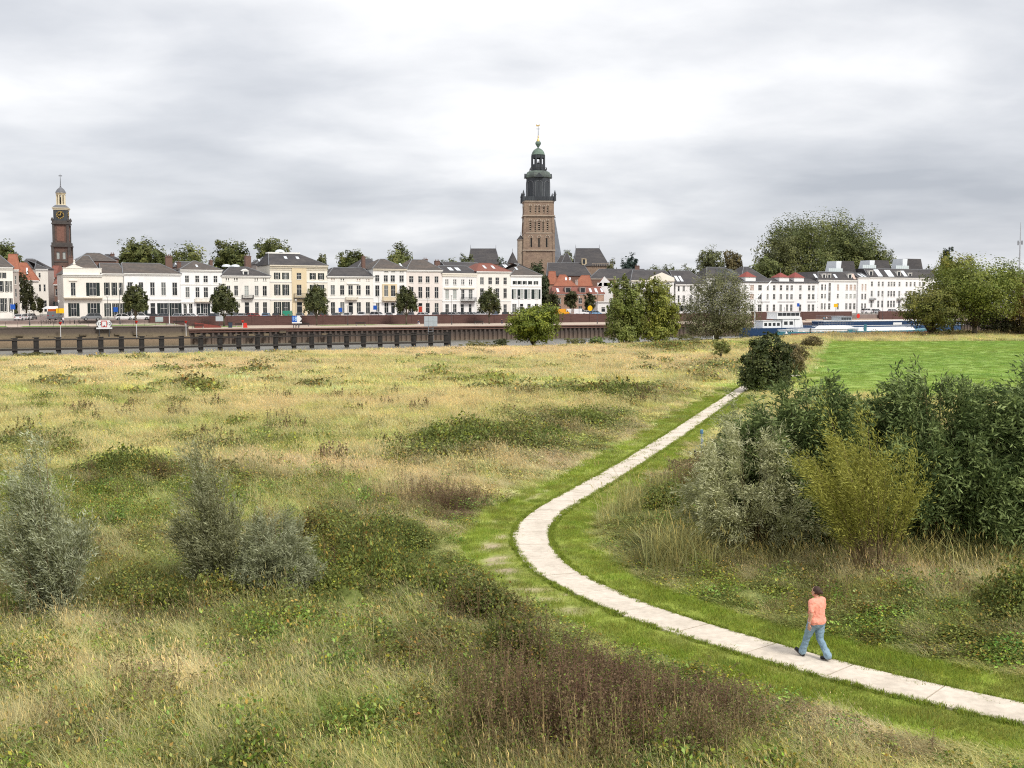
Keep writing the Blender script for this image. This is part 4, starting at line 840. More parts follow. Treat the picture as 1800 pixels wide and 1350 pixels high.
h = House('cream two storey wing with dark shutters beside the corner villa', 180, 219, 481, W_CREAM, [(497, 519, [(186, 191, 'sh'), (199, 204, 'sh'), (211, 214.5, 'sh')]), (533, 556, [(186, 192, 'sh'), (200, 206, 'sh'), (212, 215, 'sh')])], depth=14); h.build().cornice().cornice(None, .3, .12, 526, 'belt_course').roof(463, .3, .3, f=6, b=6, m=M_TILE).gutterpipe(218)
h = House('white two storey house with shop windows behind the leftmost quay tree', 219, 318, 481, W_BRIGHT, [(496.5, 519, [(225, 233), (244.5, 252.5), (264.5, 272.5), (284, 292), (303.5, 312)]), (533, 556, [(223, 238, 'shop'), (244, 254, 'sh'), (264, 273, 'door'), (282, 294, 'sh'), (301, 313, 'sh')])], depth=13)
h.build().cornice().cornice(None, .35, .2, 526, 'belt_course').roof(463, .3, 4.0, f=5.5, b=5.5, m=M_TILE).chimney(298, 310, 452, 474, y=4).chimney(305, 309, 450, 470, y=6)
h = House('white three storey house with low balcony and flat topped roof', 318, 391, 474.5, W_BRIGHT, [(485, 496.5, [(326, 333), (344, 351), (358.5, 366), (376, 383)]), (505, 523, [(326.5, 333.5), (344, 351), (358.5, 366), (376, 383)]), (533, 554, [(322, 328), (332, 338.5), (345, 352, 'door'), (357, 365, 'sh'), (376, 384)])], depth=12)
h.build().cornice().cornice(None, .22, .1, 500, 'belt_course').cornice(None, .35, .18, 531, 'belt_course').balcony(342, 371, 525, 531).roof(459, 4.2, 5.5, f=5.0, b=5.0, m=M_TILE).skylight(348, 351.5, .3, .55).chimney(378, 383, 458, 470, y=5).chimney(321, 328, 462, 474, y=6)
h = House('cream white house with single white dormer and canopied door', 391, 475, 485, W_LCREAM, [(489, 493.5, [(397.5, 399.7), (401.3, 403.5), (412, 414.3), (416, 418.5), (448, 450.3), (452, 454.3), (463, 465), (466.7, 469)]), (502, 520, [(399, 405.5), (412, 419), (430, 437.5, 'curtain'), (448, 455), (462, 469.5)]), (531, 553, [(399, 405.5), (412, 419), (430, 438, 'door'), (448, 455), (462, 469.5)])], depth=12)
h.build().cornice().cornice(None, .3, .12, 525, 'belt_course').balcony(425, 445, 518.5, 525, open_=True).roof(469.5, 3.2, 4.5, f=5.2, b=5.2, m=M_SLATE).dormer(429, 438.5, 476, 485, y=.5).chimney(443, 453, 451, 470, y=6, dd_=1.6)
q = MB(); [q.lathe([(1.25, h.rt['h1']), (1.15, h.rt['h1'] + .35), (.8, h.rt['h1'] + .6), (.2, h.rt['h1'] + .72)], 14, (h.lx(x), 6.2)) for x in (409, 425)]; q.obj('roof_dome', M_SKYL, h.ro)
h = House('tall buff mansion with ochre middle bay and dark shutters', 475, 576, 466.5, W_BUFF, [(479.5, 491, [(485, 490.5, 'sh'), (499.5, 505.5, 'sh'), (521.5, 530, 'sash', -.22), (547.5, 553, 'sh'), (562, 567.5, 'sh')]), (500.5, 519, [(485, 490.5, 'sh'), (499.5, 505.5, 'sh'), (521.5, 530, 'sash', -.22), (547.5, 553, 'sh'), (562, 567.5, 'sh')]), (530.5, 554, [(484.5, 491, 'sh'), (499, 506, 'sh'), (521, 531, 'door', -.22), (547.5, 553, 'sh'), (562, 568, 'sh')])], depth=13)
h.bay(513.5, 539, W_OCHRE, 466.6, 556); h.build().cornice(M_CONCB, .7, .55).cornice(M_CONCB, .25, .12, 474, 'belt_course').cornice(M_TRIM, .3, .15, 495, 'belt_course', 475, 513).cornice(M_TRIM, .3, .15, 495, 'belt_course', 539.5, 576).cornice(M_TRIM, .35, .18, 526, 'belt_course', 475, 513).cornice(M_TRIM, .35, .18, 526, 'belt_course', 539.5, 576).balcony(516, 540, 516, 525, open_=True, proj=1.2)
h.roof(446.5, 1.2, 6.0, f=5.5, b=5.0, m=M_SLATE); k = h.rt
for xa in (461.5, 466.5, 473): pass
h.skylight(507, 512, .55, .75).skylight(528, 533, .55, .75)
MB().box(k['a0'] + 1.0, k['a1'] - 5.8, k['f'] - .2, k['f'] + 2.2, k['h1'] + .01, k['h1'] + .4).obj('roof_parapet', M_TRIM, h.ro)
MB().lathe([(1.3, k['h1'] + .4), (1.2, k['h1'] + .8), (.7, k['h1'] + 1.1), (.1, k['h1'] + 1.2)], 14, (h.lx(505), k['f'] + .9)).obj('roof_dome', M_SKYL, h.ro)
h = House('cream house with paired attic lights and small stone balcony', 576, 656, 486, W_LCREAM, [(489.5, 493.5, [(582.5, 585, 'blind'), (586.5, 589, 'blind'), (599, 601.5), (603, 605.5), (627.5, 630, 'blind'), (631.5, 634, 'blind'), (644, 646, 'blind'), (647.5, 650, 'blind')]), (501.5, 518.5, [(581.5, 589), (598, 605.5), (612.5, 620.5), (627, 634.5), (643, 650.5)]), (531, 552, [(581.5, 589), (598, 605.5), (612.5, 620.5, 'door'), (627, 634.5), (643, 650.5)])], depth=12)
h.build().cornice().cornice(None, .3, .12, 523, 'belt_course').balcony(607, 628, 522, 527).roof(470.5, 3.4, 1.0, f=5.2, b=5.2, m=M_SLATE)
q = MB().box(h.lx(610), h.lx(632), -.25, -.004, h.z(499.5), h.z(497.5)); q.obj('window_hood', M_TRIM, h.root)
h = House('white house with ochre bay window and balcony, left of the pink house', 656, 715, 473, W_WHITE, [(477, 478.8, [(676, 683), (688, 695), (703, 710)]), (484, 495.5, [(660, 667), (675, 682), (687, 694.5), (702.5, 710)]), (502, 521, [(660, 667), (675, 682, 'sash', -.22), (687, 694.5, 'sash', -.22), (702.5, 710)]), (532, 551, [(661, 667), (675.5, 683), (687.5, 694, 'door'), (703, 710)])], depth=12)
h.bay(672, 697.5, W_OCHRE, 499, 530); h.build().cornice(M_CONCB).cornice(None, .3, .12, 531, 'belt_course', 656, 671.5).balcony(672, 698, 522, 529, M_CONCB, 1.1).roof(455.5, 4.0, 4.5, f=5.0, b=5.0, m=M_TILE).chimney(648.5, 654, 452, 474, y=5)
h = House('pinkish cream house with a red front door', 715, 777.5, 475, W_PINK, [(485.5, 497, [(719.5, 727), (735.5, 742.5), (748.5, 755.5), (764, 771)]), (504.5, 524, [(719.5, 727), (735.5, 742.5), (748.5, 755.5), (764, 771)]), (533, 551, [(719.5, 727), (735.5, 742.5, 'red_door'), (748.5, 755.5), (764, 771)])], depth=12)
h.build().cornice().cornice(None, .28, .1, 526, 'belt_course').roof(456.5, 3.6, 3.2, f=5.0, b=5.0, m=M_TILE).skylight(708, 711, .3, .6).chimney(760, 767, 456, 466, y=6)
h = House('white house with hooded windows and two big roof lights', 777.5, 838, 480.5, W_WHITE, [(491, 500.5, [(783, 785.2), (786.2, 788.4), (797, 799.2), (800.2, 802.4), (811, 813.2), (814.2, 816.4), (824.5, 826.7), (827.7, 830)]), (508.5, 525.5, [(783, 789, 'curtain'), (796.5, 802.5, 'curtain'), (811, 816.5), (824, 830.5)]), (534.5, 552, [(783, 789), (796.5, 802.5), (810, 815.5, 'door'), (824, 829, 'door')])], depth=12)
h.build().cornice(W_BUFF, .9).cornice(None, .3, .12, 529, 'belt_course', 777.5, 809).balcony(810, 835, 523, 530, open_=True, proj=1.3).roof(467.5, 1.0, 1.0, f=5.0, b=5.0, m=M_SLATE).skylight(795, 802, .35, .75).skylight(807.5, 814.5, .35, .75)
for xa, xb in ((780.5, 806), (809, 834)): MB().box(h.lx(xa), h.lx(xb), -.3, -.004, h.z(507.8), h.z(505.5)).obj('window_hood', M_CONCB, h.root)
h = House('plain cream house with a reddish roof and two skylights', 838, 898, 477.5, W_LCREAM, [(488, 500, [(844, 850.5), (858.5, 865), (871, 877.5), (885, 891)]), (507, 524, [(844, 850.5), (858.5, 865), (871, 877.5), (885, 891)]), (535, 551.5, [(844, 850.5), (858.5, 865), (871, 877.5, 'door'), (885, 891)])], depth=12)
h.build().cornice().cornice(None, .25, .1, 529, 'belt_course').roof(463, 3.0, 4.0, f=4.8, b=4.8, m=M_DRED).skylight(856, 860, .35, .7).skylight(871, 875, .35, .7)
h = House('white end house with pyramid roof and full rows of dark shutters', 898, 952, 484, W_BRIGHT, [(494, 500, [(903, 906.5, 'sh'), (911.5, 915, 'sh'), (920.5, 924, 'sh'), (930, 933.5, 'sh'), (940, 944, 'sh')]), (508.5, 525.5, [(903, 908, 'curtain'), (915, 920.5, 'curtain'), (927.5, 932.5, 'curtain'), (940, 946, 'curtain')]), (534, 551, [(900.5, 908), (914, 920, 'door'), (927, 933), (940, 946)])], depth=12)
for xa, xb in ((899.5, 902.8), (909.5, 914.6), (921.5, 927), (934, 939.6), (946.5, 950)): h.shutters(h.lx(xa), h.lx(xb), h.z(525.5), h.z(508.5))
h.build().cornice().cornice(None, .3, .1, 503, 'belt_course').roof(463, 5.8, 6.2, f=5.8, b=5.8, m=M_TILE).skylight(914, 917.5, .45, .65)

# ---- left edge: the street that leads to the clock tower
h = House('white house with dark shutters at the left edge of the picture', -45, 18, 470, W_LCREAM, [(479, 489, [(-4, -1, 'sh'), (3, 6.5, 'sh')]), (494, 513, [(-2, 2, 'sh'), (7, 10, 'sh'), (13.5, 15.5, 'sh')]), (524, 548, [(-2, 2, 'sh'), (4, 7, 'sh'), (12, 15, 'sh')])], Y=262, rot=.42, depth=12); h.build().cornice().roof(449, 2, 2.5, m=M_TILE)
h = House('narrow house with steep orange roof at the street mouth on the left', 18, 33, 474, W_GREY, [(485, 500, [(20.5, 23.5), (26.5, 29.5)]), (508, 522, [(20.5, 23.5), (26.5, 29.5)]), (532, 550, [(20.5, 23.5), (26.5, 30, 'door')])], Y=272, rot=.42, depth=10); h.build().cornice().roof(447, .2, .2, f=4.8, b=4.8, m=M_RED)
h = House('cream gabled house with orange roof half hidden by the street tree', 34, 66, 493, W_CREAM, [(503, 514, [(44, 48), (54, 58)]), (524, 545, [(40, 46), (52, 57, 'door')])], Y=325, rot=.4, depth=12); h.build().cornice().roof(462, .3, 3, f=5.5, b=5.5, m=M_RED).skylight(48, 50.5)
h = House('tall cream house with a blank side in the clock tower street', 66, 84, 473, W_CREAM, [(480, 488, [(70, 73)]), (500, 512, [(70, 73), (77, 80)]), (528, 548, [(70, 74), (77, 81, 'door')])], Y=352, rot=.38, depth=12); h.build().cornice().roof(457, .2, 6.0, f=5.5, b=5.5, m=M_SLATE)
h = House('dark slate roofed house behind the cream gable in the tower street', 34, 70, 472, W_GREY, [], Y=370, depth=12); h.build().roof(455, .3, 4.0, f=5.5, b=5.5, m=M_SLATE)
h = House('red brick shop house at the foot of the clock tower', 84, 97, 488, M_DBRICK, [(494, 503, [(86, 89), (91.5, 94.5)]), (510, 522, [(86, 89), (91.5, 94.5)]), (532, 552, [(86, 94.5, 'shop')])], Y=395, depth=12); h.build().cornice().roof(467, .3, .3, f=5, b=5, m=M_DRED)
h = House('brick house with white cornice squeezed beside the clock tower', 96, 112, 500, M_DBRICK, [(508, 520, [(98, 101), (104, 107)]), (530, 550, [(98, 107, 'shop')])], Y=372, depth=12); h.build().cornice().roof(480, .3, .3, f=5, b=5, m=M_DRED)
# ---- the quay street goes on beyond the left edge of the picture
for a, b, yc, yr, wm, rm, lab in ((-125, -48, 474, 455, W_WHITE, M_TILE, 'white corner house just beyond the left picture edge'), (-200, -126, 482, 464, W_CREAM, M_SLATE, 'cream two storey house farther along the left quay'), (-285, -201, 470, 452, W_BRIGHT, M_TILE, 'tall white house far along the left quay')):
    w4 = (b - a) / 4; cols = [(a + w4 * i + w4 * .34, a + w4 * i + w4 * .66) for i in range(4)]
    h = House(lab, a, b, yc, wm, [(486, 496, cols), (506, 524, cols), (534, 555, cols[:1] + [(cols[1][0], cols[1][1], 'door')] + cols[2:])], depth=12); h.build().cornice().roof(yr, 3, 3, f=5, b=5, m=rm)
# ---- roofs behind the row
h = House('brown hipped roof house behind the corner villa', 140, 200, 459, M_DBRICK, [], Y=310, depth=10, rot=ANG); h.build().roof(445, 3.5, 3.5, f=4.6, b=4.6, m=M_TILE).chimney(131, 138, 453, 468, y=1)
h = House('dark gabled back house left of the tall linden trees', 186, 208, 455, M_DBRICK, [], Y=325, depth=9, rot=ANG); h.build().roof(447, 1.0, 2.0, f=4.0, b=4.0, m=M_SLATE).chimney(198, 204, 447, 458, y=2)
h = House('slate roofed back house beside the flat topped white house', 311, 345, 470, M_DBRICK, [], Y=312, depth=9, rot=ANG); h.build().roof(460, 1.0, 1.0, f=4.0, b=4.0, m=M_SLATE).skylight(314, 318)
h = House('grey walled back part behind the tall buff mansion', 453, 478, 465, W_GREY, [], Y=312, depth=10, rot=ANG); h.build().roof(452, 3, .3, f=4.5, b=4.5, m=M_SLATE).skylight(459.5, 462.5).skylight(464.5, 467.5).skylight(470, 473)
h = House('dark roofed back house behind the ochre bay house', 632, 664, 470, M_DBRICK, [], Y=335, depth=10, rot=ANG); h.build().roof(455, 3, .5, f=4.5, b=4.5, m=M_SLATE).skylight(643, 646)
h = House('low dark back roof with dormers behind the two roof light house', 786, 850, 472, M_DBRICK, [], Y=352, depth=10, rot=ANG); h.build().roof(461, .3, .3, f=4.5, b=4.5, m=M_SLATE).chimney(774, 782, 460, 470, y=3)
h = House('back house with glazed roof left of the end house', 886, 912, 474, M_DBRICK, [], Y=362, depth=10, rot=ANG); h.build().roof(462, 2.5, 2.5, f=4.5, b=4.5, m=M_SLATE).skylight(890, 897, .2, .7)
# ---- brick quarter right of the white row
h = House('row of brick cottages with a brown tiled roof and white skylights', 972, 1062, 517, M_BRICKW, [(524, 533, [(980, 986, 'curtain'), (1017, 1023), (1037, 1043)]), (538, 548, [(980, 986, 'door'), (1017, 1023), (1037, 1043), (1050, 1056, 'door')])], Y=385, rot=.12, depth=10); h.build().cornice(M_TRIM, .25, .2).roof(504, .3, .3, f=4.8, b=4.8, m=M_DRED)
for a in (980, 1038, 1048, 1058.5): h.skylight(a, a + 4, .25, .75)
h.dormer(994, 1004, 505.5, 515, m=W_GREY, flat=True, y=.7).dormer(1020, 1030, 505.5, 515, m=W_GREY, flat=True, y=.7)
h = House('house with bright orange hipped roof behind the brick cottages', 975, 1012, 503, M_BRICKW, [], Y=410, depth=11); h.build().roof(483, 2, 3.5, f=5, b=5, m=M_RED).skylight(994, 997, .5, .75).skylight(1001, 1004, .5, .75)
h = House('second orange roofed house under the long slate roof', 1009, 1040, 503, M_BRICKW, [], Y=415, depth=11); h.build().roof(484, 3, .5, f=5, b=5, m=M_RED).chimney(1011, 1016, 494, 505, y=0, m=W_GREY)
h = House('narrow orange roof under the church slope', 964, 978, 500, M_BRICKW, [], Y=425, depth=9); h.build().roof(477, .3, .3, f=4, b=4, m=M_RED)
h = House('long dark slate roofed hall in front of the church', 962, 1038, 485, M_DBRICK, [], Y=440, depth=14); h.build().roof(462, .3, 2.8, f=6.5, b=6.5, m=M_SLATE).dormer(1024, 1031, 455, 465, m=W_OCHRE, flat=True, y=5)
h = House('long grey roofed brick hall behind the poplars', 1036, 1138, 490, M_DBRICK, [], Y=425, depth=14); h.build().cornice(M_CONCB, .3, .3).roof(473, 4.0, .5, f=6.5, b=6.5, m=M_SLATE).chimney(1118, 1126, 468, 480, y=4)
h = House('small white house with a steep stepped gable', 1050, 1078, 503, W_WHITE, [(497, 503, [(1058, 1061)])], Y=400, depth=10); h.build(); k = h.w / 2
MB().poly([(-k, h.h), (k * .7, h.h), (k * .55, h.h + 1.5), (-k * .15, h.h + 3.4)], 0, .4).obj('gable', W_WHITE, h.root); MB().poly([(-k, h.h), (k, h.h), (-k * .1, h.h + 3.2)], .42, 9).obj('roof', M_RED, h.root)
h = House('low white block with a dark garage door behind the parked vans', 1050, 1078, 530, W_WHITE, [(540, 548, [(1057, 1064, 'door')])], Y=378, rot=.2, depth=8); h.build().cornice()
h = House('white house with a cream pediment glimpsed between the poplars', 1108, 1186, 493, W_WHITE, [(497, 500, [(1120, 1124), (1140, 1144), (1172, 1174.5), (1175.5, 1178)]), (505, 515, [(1120, 1125), (1140, 1145), (1158, 1163), (1174, 1179)]), (522, 532, [(1120, 1125), (1140, 1145), (1158, 1163), (1174, 1179)]), (537, 548, [(1120, 1125), (1140, 1145), (1158, 1164, 'door'), (1174, 1179)])], Y=372, rot=.3, depth=13); h.build().cornice(W_BUFF).roof(475, 3, .5, f=6, b=6, m=M_SLATE)
k0, k1 = h.lx(1141), h.lx(1186); MB().poly([(k0, h.h + .05), (k1, h.h + .05), (k1, h.h + .9), ((k0 + k1) / 2, h.h + 2.6), (k0, h.h + .9)], -.3, .2).obj('pediment', W_BUFF, h.root)
h = House('white house with paned windows between poplar and bank willow', 1186, 1246, 500, W_WHITE, [(503, 512, [(1190, 1193.5), (1199, 1203), (1212, 1216), (1226, 1230)]), (519, 532, [(1190, 1193.5), (1199, 1203), (1212, 1216), (1226, 1230)]), (537, 547, [(1186.5, 1195, 'shop'), (1199, 1206, 'shop'), (1214, 1222, 'shop')])], Y=376, rot=.3, depth=13); h.build().cornice().roof(476, .5, 4, f=6, b=6, m=M_SLATE).skylight(1191, 1196, .2, .6).skylight(1198.5, 1203, .2, .6)
h = House('slate roofed house behind the spreading bank willow', 1240, 1312, 490, W_WHITE, [(500, 510, [(1290, 1294), (1300, 1304)])], Y=384, rot=.3, depth=13); h.build().cornice().roof(470, 3, 5.0, f=6, b=6, m=M_SLATE).skylight(1268, 1276, .3, .85, M_GLASS).skylight(1280, 1288, .3, .85, M_GLASS).skylight(1292, 1300, .3, .85, M_GLASS)
# ---- the hotel with turrets
rows = []
for yt, yb in ((501.5, 510.5), (517, 526), (535, 547)):
    rows.append((yt, yb, [(1308, 1312)] + [(1318.5, 1325, 'blind' if yb < 530 else 'sash')] + [(a, a + w) for a, w in ((1332.5, 6.5), (1347.5, 3.5), (1358.7, 4), (1370.5, 4), (1381.7, 4), (1389.3, 4), (1404.7, 4), (1420, 4), (1427.2, 4.4))]))
h = House('white hotel with three small red turret roofs', 1300, 1438, 495, W_BRIGHT, rows, depth=14); h.build().cornice(M_LEAD, .4, .5).cornice(M_DFRAME, .15, .08, 530.5, 'fascia_sign', 1333, 1353).cornice(M_DFRAME, .15, .08, 530.5, 'fascia_sign', 1367, 1396).cornice(M_DFRAME, .15, .08, 530.5, 'fascia_sign', 1418, 1434).roof(489, 1, 1, f=2.5, b=2.5, m=M_SLATE, ridge=False)
for px, yt in ((1318, 478), (1377, 479), (1403, 478)):
    x = h.lx(px); w_ = 2.05; zt = h.z(487.5); za = h.z(yt); q = MB().box(x - w_, x + w_, -.25, 3.6, h.h + .05, zt); tw_ = q.obj('turret', W_BRIGHT, h.root)
    MB().frustum((x - w_ - .3, x + w_ + .3, -.55, 3.9, zt + .002), (x - .1, x + .1, 1.6, 1.8, za)).obj('turret_roof', M_MRED, tw_); MB().tube([(x, 1.7, za - .2), (x, 1.7, za + 1.5)], [.09, .04], 6).obj('finial', M_LEAD, tw_)
h = House('slate roofed back block of the hotel', 1300, 1348, 489, M_DBRICK, [], Y=412, rot=ANG, depth=12); h.build().roof(469, 5, 4, f=5, b=5, m=M_SLATE)
# ---- white apartment blocks
def slots(cols, w): return [(c - w / 2, c + w / 2) for c in cols]
r1 = [(1443, 1446.5), (1449, 1451.5), (1456, 1460)]
h = House('white apartment block with dark slit windows and mansard roof', 1437, 1508, 492.5, W_BRIGHT, [(500, 510, r1[:2] + [(1471, 1474.5, 'blind'), (1486, 1490, 'blind'), (1493, 1497.5, 'blind'), (1500, 1504, 'blind')]), (497.5, 512, [r1[2]]), (516.5, 524.5, r1[:2] + [(1471, 1474), (1486, 1490, 'curtain'), (1493, 1497, 'curtain'), (1500, 1504, 'curtain')]), (514, 529, [r1[2]]), (533, 544, r1 + [(1471, 1474.5), (1486, 1490), (1493, 1497), (1500, 1504)])], depth=16)
h.build().cornice(M_TRIM, .5, .4).roof(478, 2.2, .3, f=2.5, b=2.5, m=M_SLATE).dormer(1446.5, 1452, 482, 491.5, flat=True, y=.4).dormer(1455.5, 1461.5, 482, 491.5, flat=True, y=.4).dormer(1491.5, 1498, 481.5, 491, flat=True, y=.4).skylight(1434, 1438, .25, .7).skylight(1469, 1473, .25, .7).skylight(1500, 1506, .1, .8, M_BLIND)
A = h
h = House('white stair tower front between the two apartment blocks', 1508, 1526, 488, W_BRIGHT, [(499, 511, [(1514, 1517, 'blind'), (1519.5, 1522.5, 'blind')]), (516, 526, [(1514, 1517), (1519.5, 1522.5)]), (533, 544, [(1514, 1517), (1519.5, 1522.5)])], off=.6, depth=14); h.build().cornice(M_TRIM, .4, .3).roof(480, .3, .3, f=3, b=3, m=M_SLATE).skylight(1513.5, 1517, .1, .8).skylight(1519, 1522.5, .1, .8)
h = House('white apartment block with balconies and blue glazed roof lights', 1526, 1650, 488.5, W_BRIGHT, [(495.5, 503.5, slots([1532, 1544, 1551, 1561.5, 1566.5, 1571.5, 1580.5, 1593, 1600, 1607, 1616, 1622], 3.4)), (511.5, 521.5, slots([1532, 1544, 1551, 1561.5, 1566.5, 1571.5, 1580.5, 1593, 1600, 1607, 1616, 1622], 3.4)), (528.5, 540, slots([1532, 1544, 1551, 1561.5, 1566.5, 1571.5, 1580.5, 1593, 1600, 1607, 1616, 1622], 3.4))], depth=16)
h.build().cornice(M_TRIM, .4, .3).balcony(1528, 1537, 524, 527.5, open_=True).balcony(1576, 1585, 524, 527.5, open_=True).roof(473, .3, .3, f=2.8, b=2.8, m=M_SLATE).dormer(1528.5, 1535, 477, 487, flat=True, y=.4).skylight(1543, 1551, .1, .9).skylight(1561, 1571, .1, .85).dormer(1577.5, 1584, 477, 487, flat=True, y=.4).skylight(1589, 1595, .15, .8).dormer(1597.5, 1603.5, 480, 489, flat=True, y=.4)
B = h
M_GUARD = mat('glass_guard', (.55, .62, .64), .15, .05, 2.0, spec=.5)
for H_, xa, xb, yt, yb in ((A, 1484, 1519, 458, 476), (B, 1543, 1580, 458, 473), (B, 1601, 1637, 454, 471)):
    a, b = H_.lx(xa), H_.lx(xb); y = 4.2; Yr = H_.Y + 4; z1, z0 = D(900, yt, Yr).z - H_.base, H_.rt['h1'] + .02
    MB().frustum((a + 2.0, b, y, y + 6, z0), (a + 2.9, b - .3, y + .8, y + 5.2, z1)).obj('penthouse', M_SLATE, H_.root)
    MB().frustum((a, a + 1.98, y, y + 5.5, z0), (a + .5, a + 2.86, y + .5, y + 5, z1 - .1)).obj('penthouse_glazing', M_SKYL, H_.root)
    q = MB(); n = 7
    for i in range(n): xx = a - 4.4 + i * .9; q.box(xx, xx + .82, y - 1.2, y - 1.17, z0, z0 + 1.25)
    q.obj('glass_railing', M_GUARD, H_.root)
h = House('pale round roofed turret house behind the white blocks', 1583, 1603, 466, M_DRED, [], Y=450, depth=8); h.build(); MB().lathe([(2.6, h.h), (2.2, h.h + .8), (.9, h.h + 2.2), (.2, h.h + 2.6)], 8, (-.3, 4)).obj('roof_lantern', M_LEAD, h.root)
# ================================================================== THE CHURCH
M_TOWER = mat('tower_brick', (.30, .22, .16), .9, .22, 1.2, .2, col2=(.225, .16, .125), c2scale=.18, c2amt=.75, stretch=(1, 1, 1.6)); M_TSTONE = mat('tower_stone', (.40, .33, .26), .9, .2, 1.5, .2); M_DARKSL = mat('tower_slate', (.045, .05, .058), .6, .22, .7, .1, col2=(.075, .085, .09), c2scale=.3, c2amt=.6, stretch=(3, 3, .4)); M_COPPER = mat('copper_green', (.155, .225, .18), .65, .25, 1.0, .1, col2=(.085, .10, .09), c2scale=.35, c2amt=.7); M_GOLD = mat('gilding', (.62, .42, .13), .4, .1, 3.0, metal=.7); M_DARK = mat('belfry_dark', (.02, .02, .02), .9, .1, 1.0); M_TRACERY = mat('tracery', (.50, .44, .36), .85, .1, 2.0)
YC = 482.0; K = YC / FPX
tw = thing('church_tower', 'tall brick church tower with dark lantern and green copper dome', 'church tower', D(945.5, 530, YC).xy.to_3d() + Vector((0, 0, STREET)), .05)
def zc_(py): return D(945, py, YC).z - STREET
z_top = zc_(355.5); z_mid = zc_(411); hb, ht = 27.3 * K, 25.6 * K; holes = []
def shaft(z0, z1, h0, h1, cols, name):
    """four equal faces, each with lancet openings"""
    q = MB()
    for r in range(4):
        f = MB(); facade(f, -h0, h0, z0, z1, cols, y=-h0, dep=.7); Mx = Matrix.Rotation(r * math.pi / 2, 4, 'Z')
        v = []
        for p in f.v:
            t_ = (p[2] - z0) / (z1 - z0); sc = 1 + (h1 / h0 - 1) * t_; v.append(Mx @ Vector((p[0] * sc, p[1] * sc, p[2])))
        q.add(v, f.f)
    q.add([(-h1, -h1, z1), (h1, -h1, z1), (h1, h1, z1), (-h1, h1, z1)], [(0, 1, 2, 3)]); i0, i1 = h0 - .66, h0 - .66
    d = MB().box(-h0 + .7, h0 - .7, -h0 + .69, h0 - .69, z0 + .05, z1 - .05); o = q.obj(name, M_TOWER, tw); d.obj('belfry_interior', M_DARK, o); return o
def lancets(rows):
    L = []
    for xs, yt, yb, w in rows: L += [(x * K - w * K / 2, x * K + w * K / 2, zc_(yb), zc_(yt)) for x in xs]
    return L
low_ = lancets([((-15, 0, 14.5), 420, 436, 4.2)]); up = lancets([((-15, -6, 0, 14.5), 365, 377, 2.8), ((8,), 366, 377, 2.6), ((-15, 14.5), 391, 408, 3.0), ((0,), 391, 408, 3.6), ((-6.5, 7), 392, 409, 2.6)])
b1 = shaft(-2, z_mid, hb + .15, hb - .35, low_, 'brick_shaft'); b2 = shaft(z_mid + .01, z_top, hb - .5, ht, up, 'brick_shaft')
for holes_, o, zz0, hh0, hh1, zz1 in ((low_, b1, -2, hb + .15, hb - .35, z_mid), (up, b2, z_mid, hb - .5, ht, z_top)):
    for a, b, c, d in holes_:
        for r in range(4):
            q = MB(); n = 5 if d - c > 3 else 4; R_ = Matrix.Rotation(r * math.pi / 2, 4, 'Z')
            t_ = ((c + d) / 2 - zz0) / (zz1 - zz0); yf = -(hh0 + (hh1 - hh0) * t_)
            for i in range(n): zc0 = c + (d - c) * (i + .3) / n; q.box(a, b, yf + .25, yf + .68, zc0, zc0 + (d - c) / n * .42, R_)
            q.box((a + b) / 2 - .06, (a + b) / 2 + .06, yf + .15, yf + .3, c, d, R_) if b - a > .9 else None
            q.obj('louvre', M_TSTONE, o)
            if r == 0 or r == 3:          # pointed tracery head above each opening
                w_ = (b - a) * .8; m_ = (a + b) / 2; hd = MB()
                for sgn in (-1, 1):
                    pts = [R_ @ Vector((m_ + sgn * w_ * math.cos(t2), yf - .10, d + .15 + w_ * 1.25 * math.sin(t2))) for t2 in np.linspace(0, 1.35, 5)]; hd.tube(pts, .13, 5)
                hd.obj('tracery_arch', M_TRACERY, o)
q = MB()
for y_, hh in ((411, hb - .2), (381, ht + .45), (355.8, ht + .25), (441, hb + .25)):
    z = zc_(y_); q.box(-hh, hh, -hh, hh, z - .25, z + .2)
q.obj('string_course', M_TSTONE, tw); q = MB()
for sx in (-1, 1):
    for sy in (-1, 1):
        for z0, z1, w_, o_ in ((-2, zc_(411), .6, hb - .1), (zc_(411) + .02, z_top - .3, .5, hb - .5)): q.frustum((sx * o_ - w_, sx * o_ + w_, sy * o_ - w_, sy * o_ + w_, z0), (sx * (o_ - .5) - w_ * .8, sx * (o_ - .5) + w_ * .8, sy * (o_ - .5) - w_ * .8, sy * (o_ - .5) + w_ * .8, z1))
q.obj('buttress', M_TOWER, tw)
q = MB(); z0, z1 = z_top + .25, zc_(348.5); bw = ht + .35; q.box(-bw, bw, -bw, bw, z_top + .2, z_top + .55)
for r in range(4):
    R_ = Matrix.Rotation(r * math.pi / 2, 4, 'Z')
    for i in range(17): x = -bw + .2 + (2 * bw - .4) * i / 16; q.box(x - .12, x + .12, -bw, -bw + .2, z0, z1, R_)
    q.box(-bw + .21, bw - .21, -bw, -bw + .25, z1, z1 + .25, R_); q.box(-bw + .21, bw - .21, -bw + .05, -bw + .15, z0 + .3, z1 - .1, R_)
q.obj('balustrade', M_DARKSL, tw)
for sx in (-1, 1):
    for sy in (-1, 1):
        q = MB(); c = (sx * bw, sy * bw); q.lathe([(.55, z_top), (.5, zc_(345)), (.7, zc_(344.8)), (.5, zc_(343)), (.05, zc_(336.5))], 8, c); q.obj('pinnacle', M_DARKSL, tw)
def octa(name, prof, m, n=8): 
    q = MB().lathe([(r * K, zc_(y)) for r, y in prof], n, (0, 0), math.pi / 8); return q.obj(name, m, tw)
